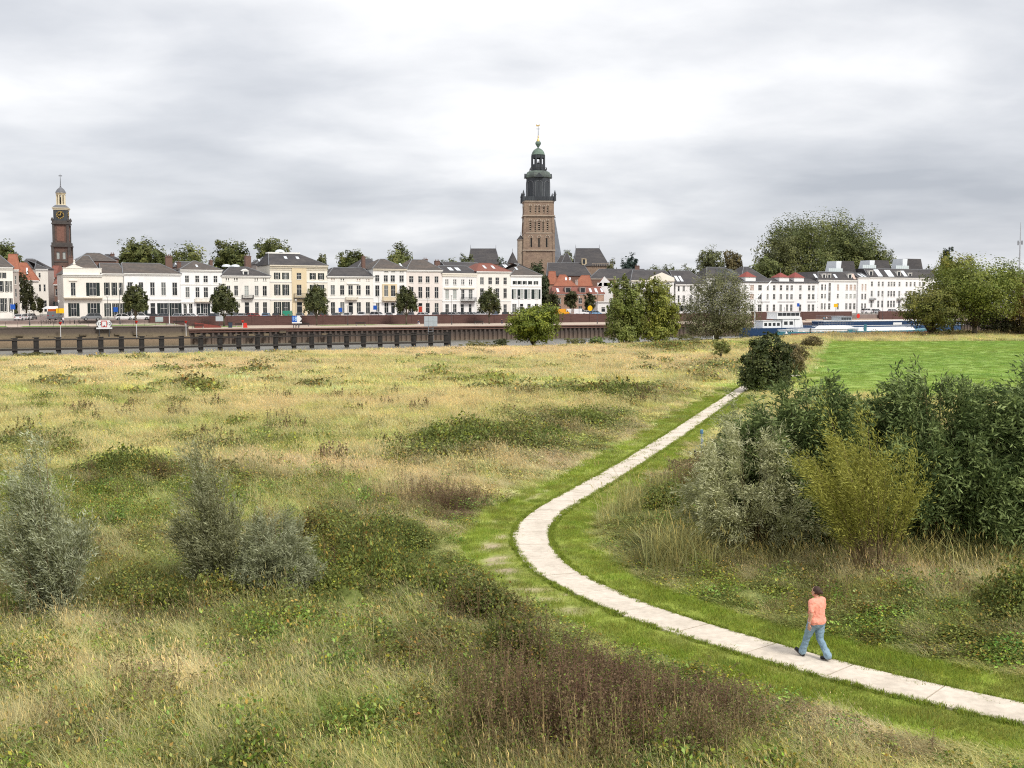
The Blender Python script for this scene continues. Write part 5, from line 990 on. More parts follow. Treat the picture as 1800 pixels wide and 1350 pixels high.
octa('slate_drum', [(22, 356), (21.6, 314)], M_DARKSL)
q = MB()
for i in range(8):        # arched panels of the drum
    a = math.pi / 8 + i * math.pi / 4 + math.pi / 8; R_ = Matrix.Rotation(a + math.pi / 2, 4, 'Z'); rr = 21.9 * K * math.cos(math.pi / 8); hw = 6.4 * K
    pts = [(-hw, -rr - .03, zc_(349)), (-hw, -rr - .03, zc_(324))] + [(-hw * math.cos(t2), -rr - .03, zc_(324) + hw * .7 * math.sin(t2)) for t2 in np.linspace(.2, 2.94, 7)] + [(hw, -rr - .03, zc_(324)), (hw, -rr - .03, zc_(349))]
    q.tube([R_ @ Vector(p) for p in pts], .08, 5)
q.obj('drum_arch', M_LEAD, tw)
octa('copper_skirt', [(22.3, 314), (23.6, 312.5), (23.2, 309), (21, 304), (16.5, 301.2), (13, 300.6)], mat('copper_dark', (.085, .10, .092), .65, .25, 1.0, .1, col2=(.14, .185, .155), c2scale=.3, c2amt=.7))
for r in range(4):
    R_ = Matrix.Rotation(r * math.pi / 2, 4, 'Z'); w_ = 7 * K; rr = 23 * K; q = MB(); P = [(-w_, zc_(313.5)), (w_, zc_(313.5)), (0, zc_(305.5))]
    v = [R_ @ Vector((x, -rr - .25, z)) for x, z in P] + [R_ @ Vector((x, -rr * .6, z)) for x, z in P]; q.add(v, [(0, 1, 2), (3, 5, 4), (0, 1, 4, 3), (1, 2, 5, 4), (2, 0, 3, 5)]); q.obj('gablet', M_DARKSL, tw)
q = MB()
for i in range(8):
    a = math.pi / 8 + i * math.pi / 4; r0 = 11.2 * K; c = (r0 * math.cos(a), r0 * math.sin(a)); q.lathe([(.42, zc_(301)), (.36, zc_(273))], 8, c)
    a2 = a + math.pi / 4; p1, p2 = Vector((*c, 0)), Vector((r0 * math.cos(a2), r0 * math.sin(a2), 0))
    for f0, f1 in ((zc_(300.5), zc_(289.5)), (zc_(278.5), zc_(272.5))):
        m_ = (p1 + p2) / 2; ang = math.atan2(p2.y - p1.y, p2.x - p1.x); Mx = Matrix.Translation(m_) @ Matrix.Rotation(ang, 4, 'Z'); L_ = (p2 - p1).length / 2; q.box(-L_, L_, -.12, .12, f0, f1, Mx)
    q.tube([p1 * .98 + Vector((0, 0, zc_(279))), (p1 + p2) / 2 + Vector((0, 0, zc_(276.5))), p2 * .98 + Vector((0, 0, zc_(279)))], .2, 5)
q.obj('lantern', M_DARKSL, tw)
MB().lathe([(3.2 * K, zc_(297)), (4.0 * K, zc_(293)), (3.0 * K, zc_(289)), (1.2 * K, zc_(286)), (.3 * K, zc_(283))], 10).obj('bell', M_IRON, tw)
q = MB()
for r in range(4):
    R_ = Matrix.Rotation(r * math.pi / 2, 4, 'Z'); w_ = 14 * K
    for i in range(8): x = -w_ + 2 * w_ * i / 7; q.box(x - .05, x + .05, -w_, -w_ + .1, zc_(300.8), zc_(296.5), R_)
    q.box(-w_, w_, -w_, -w_ + .1, zc_(296.5), zc_(295.9), R_)
q.obj('gallery_railing', M_IRON, tw)
octa('copper_dome', [(12.2, 272.6), (11.6, 271.5), (10, 267), (7.5, 263.5), (4, 261.2), (1.2, 260.2), (.9, 259.5)], M_COPPER, 12)
octa('onion', [(.9, 260), (3.0, 256.5), (5.0, 253), (4.9, 250.8), (3.5, 248.6)], M_COPPER, 12); octa('gilt_cap', [(3.6, 248.8), (2.0, 246.5), (1.2, 244), (.8, 242.5), (1.1, 240), (.4, 238)], M_GOLD, 12)
q = MB().tube([(0, 0, zc_(239)), (0, 0, zc_(219))], [.16, .06], 6); q.box(-.9, .9, -.05, .05, zc_(227), zc_(226.4)); q.obj('cross', M_IRON, tw)
MB().poly([(-.9, zc_(222)), (-.3, zc_(222.2)), (.3, zc_(222)), (.8, zc_(220)), (.6, zc_(218.6)), (.1, zc_(220.3)), (-.5, zc_(219.6)), (-.7, zc_(218))], -.06, .06).obj('weathercock', M_GOLD, tw)
st = thing('stair_turret', 'slim stone stair turret clinging to the brick church tower', 'turret', D(915, 530, YC - 5).xy.to_3d() + Vector((0, 0, STREET)))
MB().lathe([(1.45, -1), (1.35, zc_(424)), (1.6, zc_(423.7)), (1.6, zc_(422.6))], 8).obj('shaft', M_TSTONE, st); MB().lathe([(1.6, zc_(422.5)), (.08, zc_(414.5))], 8).obj('spire', M_SLATE, st); MB().tube([(0, 0, zc_(415)), (0, 0, zc_(409))], .05, 5).obj('finial', M_IRON, st)
def church_part(label, xa, xb, yt, yb, Y, l, r, depth=16, m=M_SLATE, name='church_roof', wall=M_TOWER):
    h = House(label, xa, xb, yb, wall, [], Y=Y, depth=depth, name=name, cat='church'); h.build().roof(yt, l, r, f=depth * .48, b=depth * .48, m=m)
    for e in (h.rt['a0'] + l, h.rt['a1'] - r): MB().tube([(e, h.rt['f'], h.rt['h1']), (e, h.rt['f'], h.rt['h1'] + 1.6)], [.09, .03], 5).obj('finial', M_IRON, h.ro)
    return h
church_part('slate church roof left of the tower', 824, 878, 437, 464, 478, .5, 1.6)
h = church_part('steep slate choir roof right of the tower', 1010, 1070, 436.5, 468, 470, .8, 3.4); q = MB()
for i in range(12): x = h.lx(1040) + i * .75; q.box(x, x + .12, -.6, -.45, h.h, h.h + 1.0)
q.box(h.lx(1040), h.lx(1040) + 8.6, -.6, -.42, h.h + 1.0, h.h + 1.15); q.obj('balustrade', M_TSTONE, h.root); h.dormer(1024, 1031, 456, 464, m=W_OCHRE, flat=True, y=.5)
church_part('low slate aisle roof at the foot of the slender spire', 974, 1000, 449, 470, 476, 3, .5)
church_part('grey side chapel roof right of the tower foot', 985, 1008, 445, 470, 466, 2.3, 2.3, 6)
fl = thing('fleche', 'slender slate spire peeping out behind the church tower', 'spire', D(975, 530, 505).xy.to_3d() + Vector((0, 0, STREET))); K5 = 505 / FPX
MB().lathe([(12 * K5, D(0, 455, 505).z - STREET - 16), (12 * K5, D(0, 452, 505).z - STREET), (.1, D(0, 384, 505).z - STREET)], 8).obj('spire', mat('spire_slate', (.16, .175, .20), .6, .12, .7), fl); MB().tube([(0, 0, D(0, 386, 505).z - STREET), (0, 0, D(0, 378, 505).z - STREET)], .07, 5).obj('finial', M_IRON, fl); MB().lathe([(.1, D(0, 383.5, 505).z - STREET), (.4, D(0, 382.5, 505).z - STREET), (.1, D(0, 381.5, 505).z - STREET)], 8).obj('ball', M_IRON, fl)
cr_ = thing('cone_roof_tower', 'small slate cone roof left of the church tower', 'turret', D(901, 530, 470).xy.to_3d() + Vector((0, 0, STREET))); K6 = 470 / FPX
MB().lathe([(8 * K6, -1), (8 * K6, D(0, 463, 470).z - STREET)], 8).obj('wall', M_TOWER, cr_); MB().lathe([(10 * K6, D(0, 463, 470).z - STREET), (.1, D(0, 443, 470).z - STREET)], 10).obj('cone', M_SLATE, cr_); MB().tube([(0, 0, D(0, 443, 470).z - STREET), (0, 0, D(0, 437, 470).z - STREET)], .06, 5).obj('finial', M_IRON, cr_)

# ================================================================== THE CLOCK TOWER
YW = 430.0; KW = YW / FPX; M_WB = mat('wine_tower_brick', (.16, .095, .075), .9, .22, 1.5, .2, col2=(.10, .075, .065), c2scale=.25, c2amt=.8); M_WS = mat('wine_tower_stone', (.085, .075, .07), .9, .25, 1.0, .2); M_CRM = mat('lantern_cream', (.70, .62, .45), .7, .06, 2.0); M_GRYD = mat('dome_lead', (.15, .155, .17), .6, .15, 1.0)
ct = thing('clock_tower', 'dark brick clock tower with cream open lantern above the narrow street', 'clock tower', D(112, 530, YW).xy.to_3d() + Vector((0, 0, STREET)), .22)
def zw(py): return D(112, py, YW).z - STREET
def sq(name, m, lst, inset=None):
    q = MB()
    for hw, y0, y1 in lst: q.box(-hw * KW, hw * KW, -hw * KW, hw * KW, zw(y0), zw(y1))
    return q.obj(name, m, ct)
s1 = 13.6; q = MB(); hs = [(-4.9 * KW - .55, -4.9 * KW + .55, zw(456), zw(443)), (4.9 * KW - .55, 4.9 * KW + .55, zw(456), zw(443)), (-.6, .6, zw(475), zw(468)), (-4.9 * KW - .5, -4.9 * KW + .5, zw(495), zw(485)), (4.9 * KW - .5, 4.9 * KW + .5, zw(495), zw(485))]
for r in range(4):
    f = MB(); facade(f, -s1 * KW, s1 * KW, -1, zw(434.5), hs, y=-s1 * KW, dep=.4); Mx = Matrix.Rotation(r * math.pi / 2, 4, 'Z'); q.add([Mx @ Vector(p) for p in f.v], f.f)
o = q.obj('stone_base', M_WB, ct)
for r in range(4):
    R_ = Matrix.Rotation(r * math.pi / 2, 4, 'Z')
    for a, b, c, d in hs:
        MB().add([R_ @ Vector((x, -s1 * KW + .38, z)) for x, z in ((a, c), (b, c), (b, d), (a, d))], [(0, 1, 2, 3)]).obj('pane', M_CURT if d > zw(450) else M_GLASS, o)
q = MB()
for sx in (-1, 1):
    for sy in (-1, 1): e = s1 * KW; q.box(sx * e - .45, sx * e + .45, sy * e - .45, sy * e + .45, -1, zw(434.6)); e = 11.6 * KW; q.box(sx * e - .4, sx * e + .4, sy * e - .4, sy * e + .4, zw(426.9), zw(395.5))
q.obj('corner_pier', M_WS, ct)
sq('belt', M_WS, [(16.4, 434.5, 432), (15.2, 431.9, 427)]); sq('belt', M_WS, [(14.2, 461.5, 459.5)]); sq('brick_stage', M_WB, [(11.6, 427, 395)]); sq('gallery', M_WS, [(14.6, 395, 392.5), (13.6, 392.4, 388.5)])
q = MB()
for r in range(4):
    R_ = Matrix.Rotation(r * math.pi / 2, 4, 'Z')
    q.box(-6 * KW, 6 * KW, -11.6 * KW - .12, -11.6 * KW - .003, zw(424), zw(399), R_)
q.obj('blind_panel', mat('blind_panel_brick', (.20, .105, .08), .9, .2, 1.5, .2), ct)
q = MB()
for sx in (-1, 1):
    for sy in (-1, 1): q.lathe([(.5, zw(389)), (.45, zw(386)), (.15, zw(383))], 8, (sx * 13 * KW, sy * 13 * KW))
q.obj('gallery_urn', M_WS, ct)
q = MB().box(-11.3 * KW, 11.3 * KW, -11.3 * KW, 11.3 * KW, zw(388.5), zw(369.8)); q.obj('clock_stage', M_DARKSL, ct)
for r in (0, 1, 3):
    R_ = Matrix.Rotation(r * math.pi / 2, 4, 'Z'); zc0 = zw(378.6); yy = -11.3 * KW; q = MB(); n = 20; rad = 6.6 * KW
    q.add([R_ @ Vector((rad * math.cos(t2), yy - .06, zc0 + rad * math.sin(t2))) for t2 in np.linspace(0, 2 * math.pi, n, endpoint=False)], [tuple(range(n))]); cf = q.obj('clock_face', M_DARK, ct)
    g = MB()
    for i in range(12): a = i * math.pi / 6; Mx = R_ @ Matrix.Translation((0, 0, zc0)) @ Matrix.Rotation(a, 4, 'Y'); g.box(-.17, .17, yy - .12, yy - .07, rad * .74, rad * .99, Mx)
    for a, L_ in ((math.radians(18), .85), (math.radians(-95), .6)): Mx = R_ @ Matrix.Translation((0, 0, zc0)) @ Matrix.Rotation(a, 4, 'Y'); g.box(-.11, .11, yy - .2, yy - .15, -rad * .2, rad * L_, Mx)
    g.obj('clock_hands', M_GOLD, cf)
sq('cream_cornice', M_CRM, [(12.0, 369.8, 367.5), (13.4, 367.4, 366)])
MB().frustum((-13.2 * KW, 13.2 * KW, -13.2 * KW, 13.2 * KW, zw(365.9)), (-8 * KW, 8 * KW, -8 * KW, 8 * KW, zw(360.8))).obj('lead_skirt', M_GRYD, ct)
q = MB()
for i in range(8):
    a = math.pi / 8 + i * math.pi / 4; r0 = 6.7 * KW; q.lathe([(.36, zw(360.9)), (.27, zw(358.5)), (.25, zw(343.5)), (.38, zw(342.3))], 8, (r0 * math.cos(a), r0 * math.sin(a)))
q.lathe([(7.9 * KW, zw(361)), (7.9 * KW, zw(359.8)), (7.3 * KW, zw(359.6))], 8, (0, 0), math.pi / 8); q.lathe([(7.2 * KW, zw(343)), (7.6 * KW, zw(340.6)), (9 * KW, zw(340.2)), (9 * KW, zw(339.4))], 8, (0, 0), math.pi / 8); q.obj('lantern', M_CRM, ct)
MB().lathe([(.5, zw(359)), (.65, zw(352)), (.3, zw(348.5)), (.1, zw(346))], 8).obj('bell', M_IRON, ct)
MB().lathe([(9 * KW, zw(339.3)), (8 * KW, zw(336.5)), (5.8 * KW, zw(332.8)), (2.8 * KW, zw(330.2)), (1 * KW, zw(328.8)), (1.3 * KW, zw(327)), (.5 * KW, zw(325.5)), (.9 * KW, zw(324)), (.3 * KW, zw(322))], 12).obj('dome', M_GRYD, ct)
q = MB().tube([(0, 0, zw(323)), (0, 0, zw(305.5))], [.13, .04], 5); q.box(-.55, .7, -.03, .03, zw(309.8), zw(308.5)); q.obj('weather_vane', M_IRON, ct)
# far lattice mast
ms = thing('radio_mast', 'thin radio mast far off at the right edge', 'mast', D(1790, 530, 700).xy.to_3d() + Vector((0, 0, STREET))); KM = 700 / FPX
zm = lambda y: D(1790, y, 700).z - STREET
MB().tube([(0, 0, -1), (0, 0, zm(440)), (0, 0, zm(391))], [.55, .42, .16], 6).obj('pole', mat('mast_steel', (.42, .44, .47), .5, .08, 1.0), ms)
q = MB(); q.box(-1.6, -.9, -.2, .2, zm(431), zm(423)); q.box(.7, 1.5, -.2, .2, zm(430), zm(423)); q.box(-.9, .7, -.1, .1, zm(427.5), zm(426.5)); q.obj('antenna_panel', M_LEAD, ms)
# trees behind and among the houses
LIN = dict(col=(.105, .13, .04), col2=(.185, .19, .055))
TL = [('dense linden at the left edge above the orange roof', 5, 418, 56, 345), ('tall linden left of the pair behind the leftmost white houses', 247, 419, 66, 345), ('broad linden behind the white house with the chimney stack', 330, 417, 84, 345), ('small linden filling the gap between two tall lindens', 283, 432, 34, 352), ('round linden behind the white dormer house', 406, 420, 62, 350), ('linden rising behind the left end of the tall buff mansion', 481, 418, 64, 355), ('dark linden right of the buff mansion', 622, 436, 52, 372), ('olive linden behind the house with ochre bay', 701, 430, 52, 372)]
for i, (lab, px, pt, w, Y) in enumerate(TL): tree('linden', lab, px, 553, pt - 3, w * 1.18, Y, n=11000, size=.66, lobes=11, low=.3, shell=.35, seed=60 + i, group='lindens behind the white row', **LIN)
TL2 = [('linden beyond the left picture edge, right one', -70, 420, 70, 350), ('linden beyond the left picture edge, middle one', -150, 424, 80, 350), ('linden beyond the left picture edge, farthest left', -240, 418, 76, 350)]
for i, (lab, px, pt, w, Y) in enumerate(TL2): tree('linden', lab, px, 553, pt, w, Y, n=5000, size=.8, lobes=11, low=.3, shell=.35, seed=90 + i, group='lindens behind the white row', **LIN)
OT = [('sparse small tree right of the buff mansion roof', 566, 440, 26, 360, 700, (.11, .12, .045)), ('pale acacia behind the two roof light house', 790, 447, 44, 400, 2200, (.12, .135, .055)), ('green tree left of the slate church roof', 822, 444, 34, 420, 2000, (.10, .115, .045)), ('dark clipped tree in front of the church tower foot', 944, 453, 48, 372, 5000, (.045, .06, .026)), ('tree top right of the church tower', 998, 434, 30, 520, 1800, (.11, .12, .05)), ('brownish tree left of the dark conifer clump', 1078, 450, 34, 460, 1800, (.10, .10, .045)), ('blue green conifer clump behind the grey hall', 1107, 445, 38, 460, 2600, (.035, .055, .045)), ('row tree behind the pediment house, left half', 1165, 459, 56, 480, 2400, (.10, .115, .05)), ('row tree behind the pediment house, right half', 1205, 460, 52, 480, 2400, (.11, .12, .05)), ('round tree behind the slate house with roof lights', 1250, 429, 58, 470, 4200, (.10, .11, .045)), ('tree with rusty side beside the round one', 1285, 432, 42, 470, 3000, (.12, .10, .045)), ('small bush showing over the clock street roofs', 172, 440, 24, 360, 900, (.09, .10, .04)), ('green tree far down the clock tower street', 80, 460, 30, 460, 1200, (.10, .12, .045)), ('little conifer before the church left of the tower', 882, 450, 20, 440, 1400, (.05, .07, .035)), ('far pine top above the yellowish field tree', 1663, 427, 24, 420, 1500, (.035, .05, .035)), ('distant wood edge right of the large field tree', 1786, 468, 60, 520, 2600, (.08, .09, .045)), ('small tree peeping over the far penthouses', 1625, 462, 30, 470, 1000, (.09, .10, .045))]
for i, (lab, px, pt, w, Y, n, c) in enumerate(OT): tree('town_tree', lab, px, 553, pt, w, Y, n=int(n * 1.7), size=.62, shell=.35, lobes=8, low=.45 if px not in (944,) else .1, seed=80 + i, col=tuple(1.25 * k for k in c), col2=tuple(2.0 * k for k in c))
GT = [('huge plane tree, the front left giant behind the hotel', 1408, 382, 120, 455, 8500, .2), ('highest giant tree crown at the top of the group behind the hotel', 1478, 371, 110, 475, 8500, .2), ('dark giant tree on the left flank of the group', 1368, 416, 84, 440, 5000, .1), ('right hand giant tree above the apartment roofs', 1500, 395, 84, 468, 6500, .2), ('smaller yellowing tree at the right end of the giants', 1548, 428, 46, 465, 2600, .3), ('low green tree at the left foot of the giants', 1345, 448, 56, 430, 3000, .2)]
for i, (lab, px, pt, w, Y, n, lo) in enumerate(GT): tree('plane_tree', lab, px, 553, pt - 8, w * 1.16, Y, n=int(n * 2.6), size=.68, shell=.35, lobes=14, low=lo, seed=110 + i, col=(.108, .135, .045) if i != 2 else (.095, .105, .045), col2=(.20, .21, .06), group='giant trees behind the hotel')
# ================================================================== QUAY WALLS, FENDER, FLOOD WALL
def zmat(name, stops, var=.3, scale=1.2, rough=.9):
    """material whose colour bands follow height: tide marks on a wall"""
    m = bpy.data.materials.new(name); m.use_nodes = True; t = m.node_tree; b = t.nodes['Principled BSDF']; b.inputs['Roughness'].default_value = rough
    g = nn(t, 'ShaderNodeNewGeometry'); sp = nn(t, 'ShaderNodeSeparateXYZ'); lk(t, g.outputs['Position'], sp.inputs[0])
    n = nn(t, 'ShaderNodeTexNoise', Scale=scale, Detail=6.0, Roughness=.65); lk(t, g.outputs['Position'], n.inputs['Vector'])
    ma = nn(t, 'ShaderNodeMath', operation='MULTIPLY_ADD'); lk(t, n.outputs[0], ma.inputs[0]); ma.inputs[1].default_value = .9; lk(t, sp.outputs[2], ma.inputs[2])
    mr = nn(t, 'ShaderNodeMapRange'); lk(t, ma.outputs[0], mr.inputs[0]); mr.inputs[1].default_value = -1.0; mr.inputs[2].default_value = 4.0
    r = nn(t, 'ShaderNodeValToRGB'); lk(t, mr.outputs[0], r.inputs[0]); e = r.color_ramp.elements
    e[0].position = stops[0][0]; e[0].color = (*stops[0][1], 1); e[1].position = stops[-1][0]; e[1].color = (*stops[-1][1], 1)
    for p, c in stops[1:-1]: k = e.new(p); k.color = (*c, 1)
    n2 = nn(t, 'ShaderNodeTexNoise', Scale=scale * 4, Detail=6.0, Roughness=.7); lk(t, g.outputs['Position'], n2.inputs['Vector'])
    rr = nn(t, 'ShaderNodeMapRange'); lk(t, n2.outputs[0], rr.inputs[0]); rr.inputs[1].default_value = .3; rr.inputs[2].default_value = .7; rr.inputs[3].default_value = 1 - var; rr.inputs[4].default_value = 1 + var
    vm = nn(t, 'ShaderNodeVectorMath', operation='SCALE'); lk(t, r.outputs[0], vm.inputs[0]); lk(t, rr.outputs[0], vm.inputs['Scale']); lk(t, vm.outputs[0], b.inputs['Base Color'])
    bp = nn(t, 'ShaderNodeBump', Strength=.4, Distance=.05); lk(t, n2.outputs[0], bp.inputs['Height']); lk(t, bp.outputs[0], b.inputs['Normal']); return m
M_QST = zmat('quay_stone', [(.0, (.05, .045, .035)), (.12, (.17, .13, .085)), (.32, (.235, .17, .11)), (.52, (.15, .12, .075)), (.66, (.085, .065, .05)), (.95, (.055, .045, .04))])
M_PILE = zmat('sheet_pile_rust', [(.0, (.05, .04, .033)), (.10, (.18, .135, .10)), (.26, (.13, .095, .075)), (.42, (.085, .066, .056)), (.9, (.07, .055, .05))]); M_CAP = mat('quay_cap_rust', (.15, .085, .068), .8, .2, 1.0)
def town_thing(name, label, cat, s, off, z, group=None, rot=0.0): return thing(name, label, cat, T(s, off, z), ANG + rot, group)
SB = s_of(140, QOFF)
wl = town_thing('quay_wall', 'old stone quay wall with dark top on the left bank of town', 'quay wall', SB, QOFF, 0); L_ = SQ - SB
q = MB().frustum((-260, L_, -1.6, 1.0, -3), (-260, L_, -.15, 1.0, 2.75)); q.obj('masonry', M_QST, wl); MB().box(-260, L_ + .1, -.3, .5, 2.76, 3.03).obj('coping', mat('quay_coping', (.16, .13, .11), .9, .2, 1.0), wl)
MB().frustum((-260, L_ - .1, -2.6, -.4, -3), (-260, L_ - .1, -2.3, -.4, .9)).obj('ledge', M_QST, wl)
rnd = random.Random(5); q = MB()
for i in range(30): x = -40 + i * 3.1 + rnd.uniform(-.6, .6); zz = rnd.choice((.2, .7, 1.2)); q.box(x, x + rnd.uniform(.8, 1.6), -1.15 - .12, -.5, zz, zz + rnd.uniform(.25, .5))
q.obj('projecting_stones', M_QST, wl)
sp = town_thing('sheet_pile_wall', 'rusty corrugated sheet pile quay wall with red brown cap', 'quay wall', SQ, QOFF, 0); q = MB(); x = 0.0; pr = []
while x < 330: pr += [(x, 0), (x + .42, 0), (x + .62, .42), (x + 1.04, .42)]; x += 1.24
v = [(a, b, -3) for a, b in pr] + [(a, b, QUAY - .25) for a, b in pr]; n = len(pr); q.add(v, [(i, i + 1, n + i + 1, n + i) for i in range(n - 1)]); q.obj('piling', M_PILE, sp)
q = MB().box(0, 330, -.3, .7, QUAY - .26, QUAY + .05); q.box(0, 330, -.12, -.02, QUAY - .7, QUAY - .45); q.obj('cap_beam', M_CAP, sp)
M_TIMB = mat('fender_timber', (.030, .027, .025), .85, .35, 2.0, .3); M_TIMB2 = mat('fender_rail', (.045, .039, .035), .85, .3, 2.0, .3)
FO = 78.0; F0 = s_of(24, FO); fn = town_thing('timber_fender', 'long black timber fender with square posts standing in the river', 'fender', F0, FO, WATER)
fpx = [-85, -48, -12, 24, 62, 101, 138.5, 176, 212, 248, 283, 318, 352, 386, 419, 452, 484, 516, 547.5, 578.7, 609, 638.6, 668, 697.6, 727, 757, 787]
xs_ = [s_of(p, FO) - F0 for p in fpx]; rnd = random.Random(2)
for i, x in enumerate(xs_):
    w_ = .36 if i < len(xs_) - 1 else .62; hh = 2.62 + rnd.uniform(-.06, .06); a = x - (0 if i < len(xs_) - 1 else .1)
    q = MB().box(a - w_, a + w_, -.3, .3, -2, hh); q.box(a - w_ - .14, a - w_ - .01, -.24, .2, .2, hh - .25); q.box(a - w_ - .3, a + w_ + .1, -.36, .36, hh + .002, hh + .12); q.obj('post', M_TIMB, fn)
for i in range(len(xs_) - 1):
    for zz, hh, yy in ((.5, .34, -.46), (2.2, .28, -.40)): MB().box(xs_[i] + .01, xs_[i + 1] - .01, yy, yy + .1, zz, zz + hh).obj('rail', M_TIMB2, fn)
M_FW = mat('flood_wall_brick', (.10, .054, .047), .85, .18, 1.4, .15, stretch=(.3, .3, 2)); M_FWC = mat('flood_wall_coping', (.15, .08, .075), .8, .12, 1.0)
def fwall(a, b, label, z0=QUAY, z1=4.42, off=15.7):
    s0, s1_ = s_of(a, off), s_of(b, off); o = town_thing('flood_wall', label, 'wall', s0, off, z0); L = s1_ - s0; h_ = z1 - z0
    MB().box(0, L, -.25, .2, -.3, h_).obj('masonry', M_FW, o); MB().box(-.05, L + .05, -.33, .28, h_ + .002, h_ + .13).obj('coping', M_FWC, o); n = int(L / 6) 
    for i in range(n + 1): x = .4 + (L - .8) * i / max(1, n); MB().box(x - .25, x + .25, -.34, -.252, -.3, h_ - .02).obj('pilaster', M_FW, o)
fwall(262, 1250, 'long maroon brick flood wall in front of the parked cars'); fwall(1322, 1497, 'maroon flood wall before the hotel and slit window block', QUAY, 4.75); fwall(1545, 1640, 'maroon flood wall at the foot of the balcony apartment block', QUAY, 4.75)
rl = town_thing('quay_railing', 'thin iron railing along the top of the stone quay', 'railing', SB, QOFF - .6, 3.0); q = MB()
for i in range(40): x = -60 + i * 2.2; q.tube([(x, 0, 0), (x, 0, 1.0)], .03, 5)
q.obj('posts', M_IRON, rl); q = MB(); [q.tube([(-60, 0, z), (26, 0, z)], .022, 5) for z in (.5, 1.0)]; q.obj('rails', M_IRON, rl)

# ================================================================== CARS
PAINT = {k: mat('paint_' + k, c, .25, .03, 1.0, spec=.5) for k, c in dict(white=(.72, .72, .73), silver=(.38, .40, .42), grey=(.16, .17, .185), black=(.018, .018, .02), navy=(.025, .035, .07), red=(.33, .03, .03), blue=(.16, .30, .46), green=(.03, .30, .19), yellow=(.72, .33, .02), orange=(.62, .12, .015)).items()}
M_TYRE = mat('tyre', (.015, .015, .015), .85, .1, 3.0); M_RIM = mat('rim', (.35, .36, .37), .35, .1, 3.0, metal=.6); M_CGL = mat('car_glass', (.015, .018, .02), .06, .1, 1.0, spec=.6); M_LAMP = mat('head_lamp', (.7, .72, .72), .15, .05, 1.0); M_TAIL = mat('tail_lamp', (.35, .015, .015), .2, .05, 1.0)
CARM = {}
def car_meshes(kind):
    if kind in CARM: return CARM[kind]
    if kind == 'car': st = [(-2.1, .38, .72, .66), (-2.02, .28, .92, .80), (-1.4, .22, .96, .87), (0, .20, .93, .89), (1.0, .22, .92, .87), (1.75, .26, .80, .80), (2.08, .36, .62, .62)]; gl = ((-1.95, 1.05), (-1.45, .25), 1.46, .70)
    elif kind == 'suv': st = [(-2.2, .42, .85, .70), (-2.1, .32, 1.05, .84), (-1.4, .28, 1.08, .91), (0, .26, 1.05, .92), (1.1, .28, 1.04, .91), (1.95, .32, .94, .84), (2.25, .42, .75, .66)]; gl = ((-2.05, 1.15), (-1.65, .45), 1.68, .74)
    else: st = [(-2.4, .40, 1.15, .86), (-2.35, .28, 1.18, .90), (-1.4, .24, 1.18, .93), (0, .24, 1.16, .93), (1.4, .24, 1.1, .92), (2.1, .28, .98, .86), (2.4, .38, .7, .70)]; gl = ((-2.38, 1.65), (-2.3, .95), 2.0, .82)
    v = []; f = []
    for x, z0, z1, w_ in st: v += [(x, -w_ * .92, z0), (x, -w_, (z0 + z1) / 2), (x, -w_ * .94, z1), (x, w_ * .94, z1), (x, w_, (z0 + z1) / 2), (x, w_ * .92, z0)]
    n = len(st)
    for i in range(n - 1):
        for j in range(6): k = (j + 1) % 6; f.append((i * 6 + j, i * 6 + k, (i + 1) * 6 + k, (i + 1) * 6 + j))
    f += [tuple(range(6)), tuple((n - 1) * 6 + j for j in range(6))]
    (b0, b1), (t0, t1), zt, wt = gl; zb_ = max(s_[2] for s_ in st) - .05; wb = .84
    body = MB().add(v, f); body.box(t0 - .02, t1 + .02, -wt, wt, zt - .04, zt + .03)
    if kind == 'van': body.box(-2.36, .55, -.90, .90, 1.0, 1.96)
    for a, b in ((b0, t0), (b1, t1), ((b0 + b1) / 2 - .1, (t0 + t1) / 2 - .1)):
        for sy in (-1, 1): body.tube([(a, sy * wb, zb_), (b, sy * wt, zt)], .045, 4)
    glass = MB().frustum((b0 + .04, b1 - .04, -wb + .01, wb - .01, zb_), (t0, t1, -wt + .02, wt - .02, zt - .03))
    wheel = MB(); Mx = Matrix.Rotation(math.pi / 2, 4, 'X'); r_ = .33 if kind == 'car' else .37
    t_ = MB().lathe([(r_ * .6, -.1), (r_ * .95, -.11), (r_, -.07), (r_, .07), (r_ * .95, .11), (r_ * .6, .1)], 14); wheel.add([Mx @ Vector(p) for p in t_.v], t_.f)
    rim = MB(); t_ = MB().lathe([(r_ * .58, -.115), (r_ * .58, .115)], 10); rim.add([Mx @ Vector(p) for p in t_.v], t_.f)
    hl = MB().box(-.06, .06, -.17, .17, -.08, .08)
    CARM[kind] = (body, glass.mesh('window', M_CGL), wheel.mesh('wheel', M_TYRE), rim.mesh('rim', M_RIM), hl.mesh('headlight', M_LAMP), hl.mesh('tail_light', M_TAIL), st, r_); return CARM[kind]
BODY = {}
def car(label, px, off, kind, paint, rot, z=STREET, group='cars parked along the quay street', s=None):
    body, gl, wh, rim, hl, tl, st, r_ = car_meshes(kind); k = (kind, paint)
    if k not in BODY: BODY[k] = body.mesh('body', PAINT[paint])
    o = town_thing('parked_van' if kind == 'van' else 'parked_car', label, 'van' if kind == 'van' else 'car', s_of(px, off) if s is None else s, off, z, group, rot)
    link('body', BODY[k], o); link('window', gl, o); x1 = st[-2][0]
    for wx in (-1.3, 1.3):
        for sy in (-1, 1): w_ = link('wheel', wh, o, (wx, sy * .80, r_)); link('rim', rim, w_)
    for sy in (-1, 1): link('headlight', hl, o, (x1 + .12, sy * .5, st[-2][2] - .16)); link('tail_light', tl, o, (st[1][0] - .03, sy * .58, st[1][2] - .14))
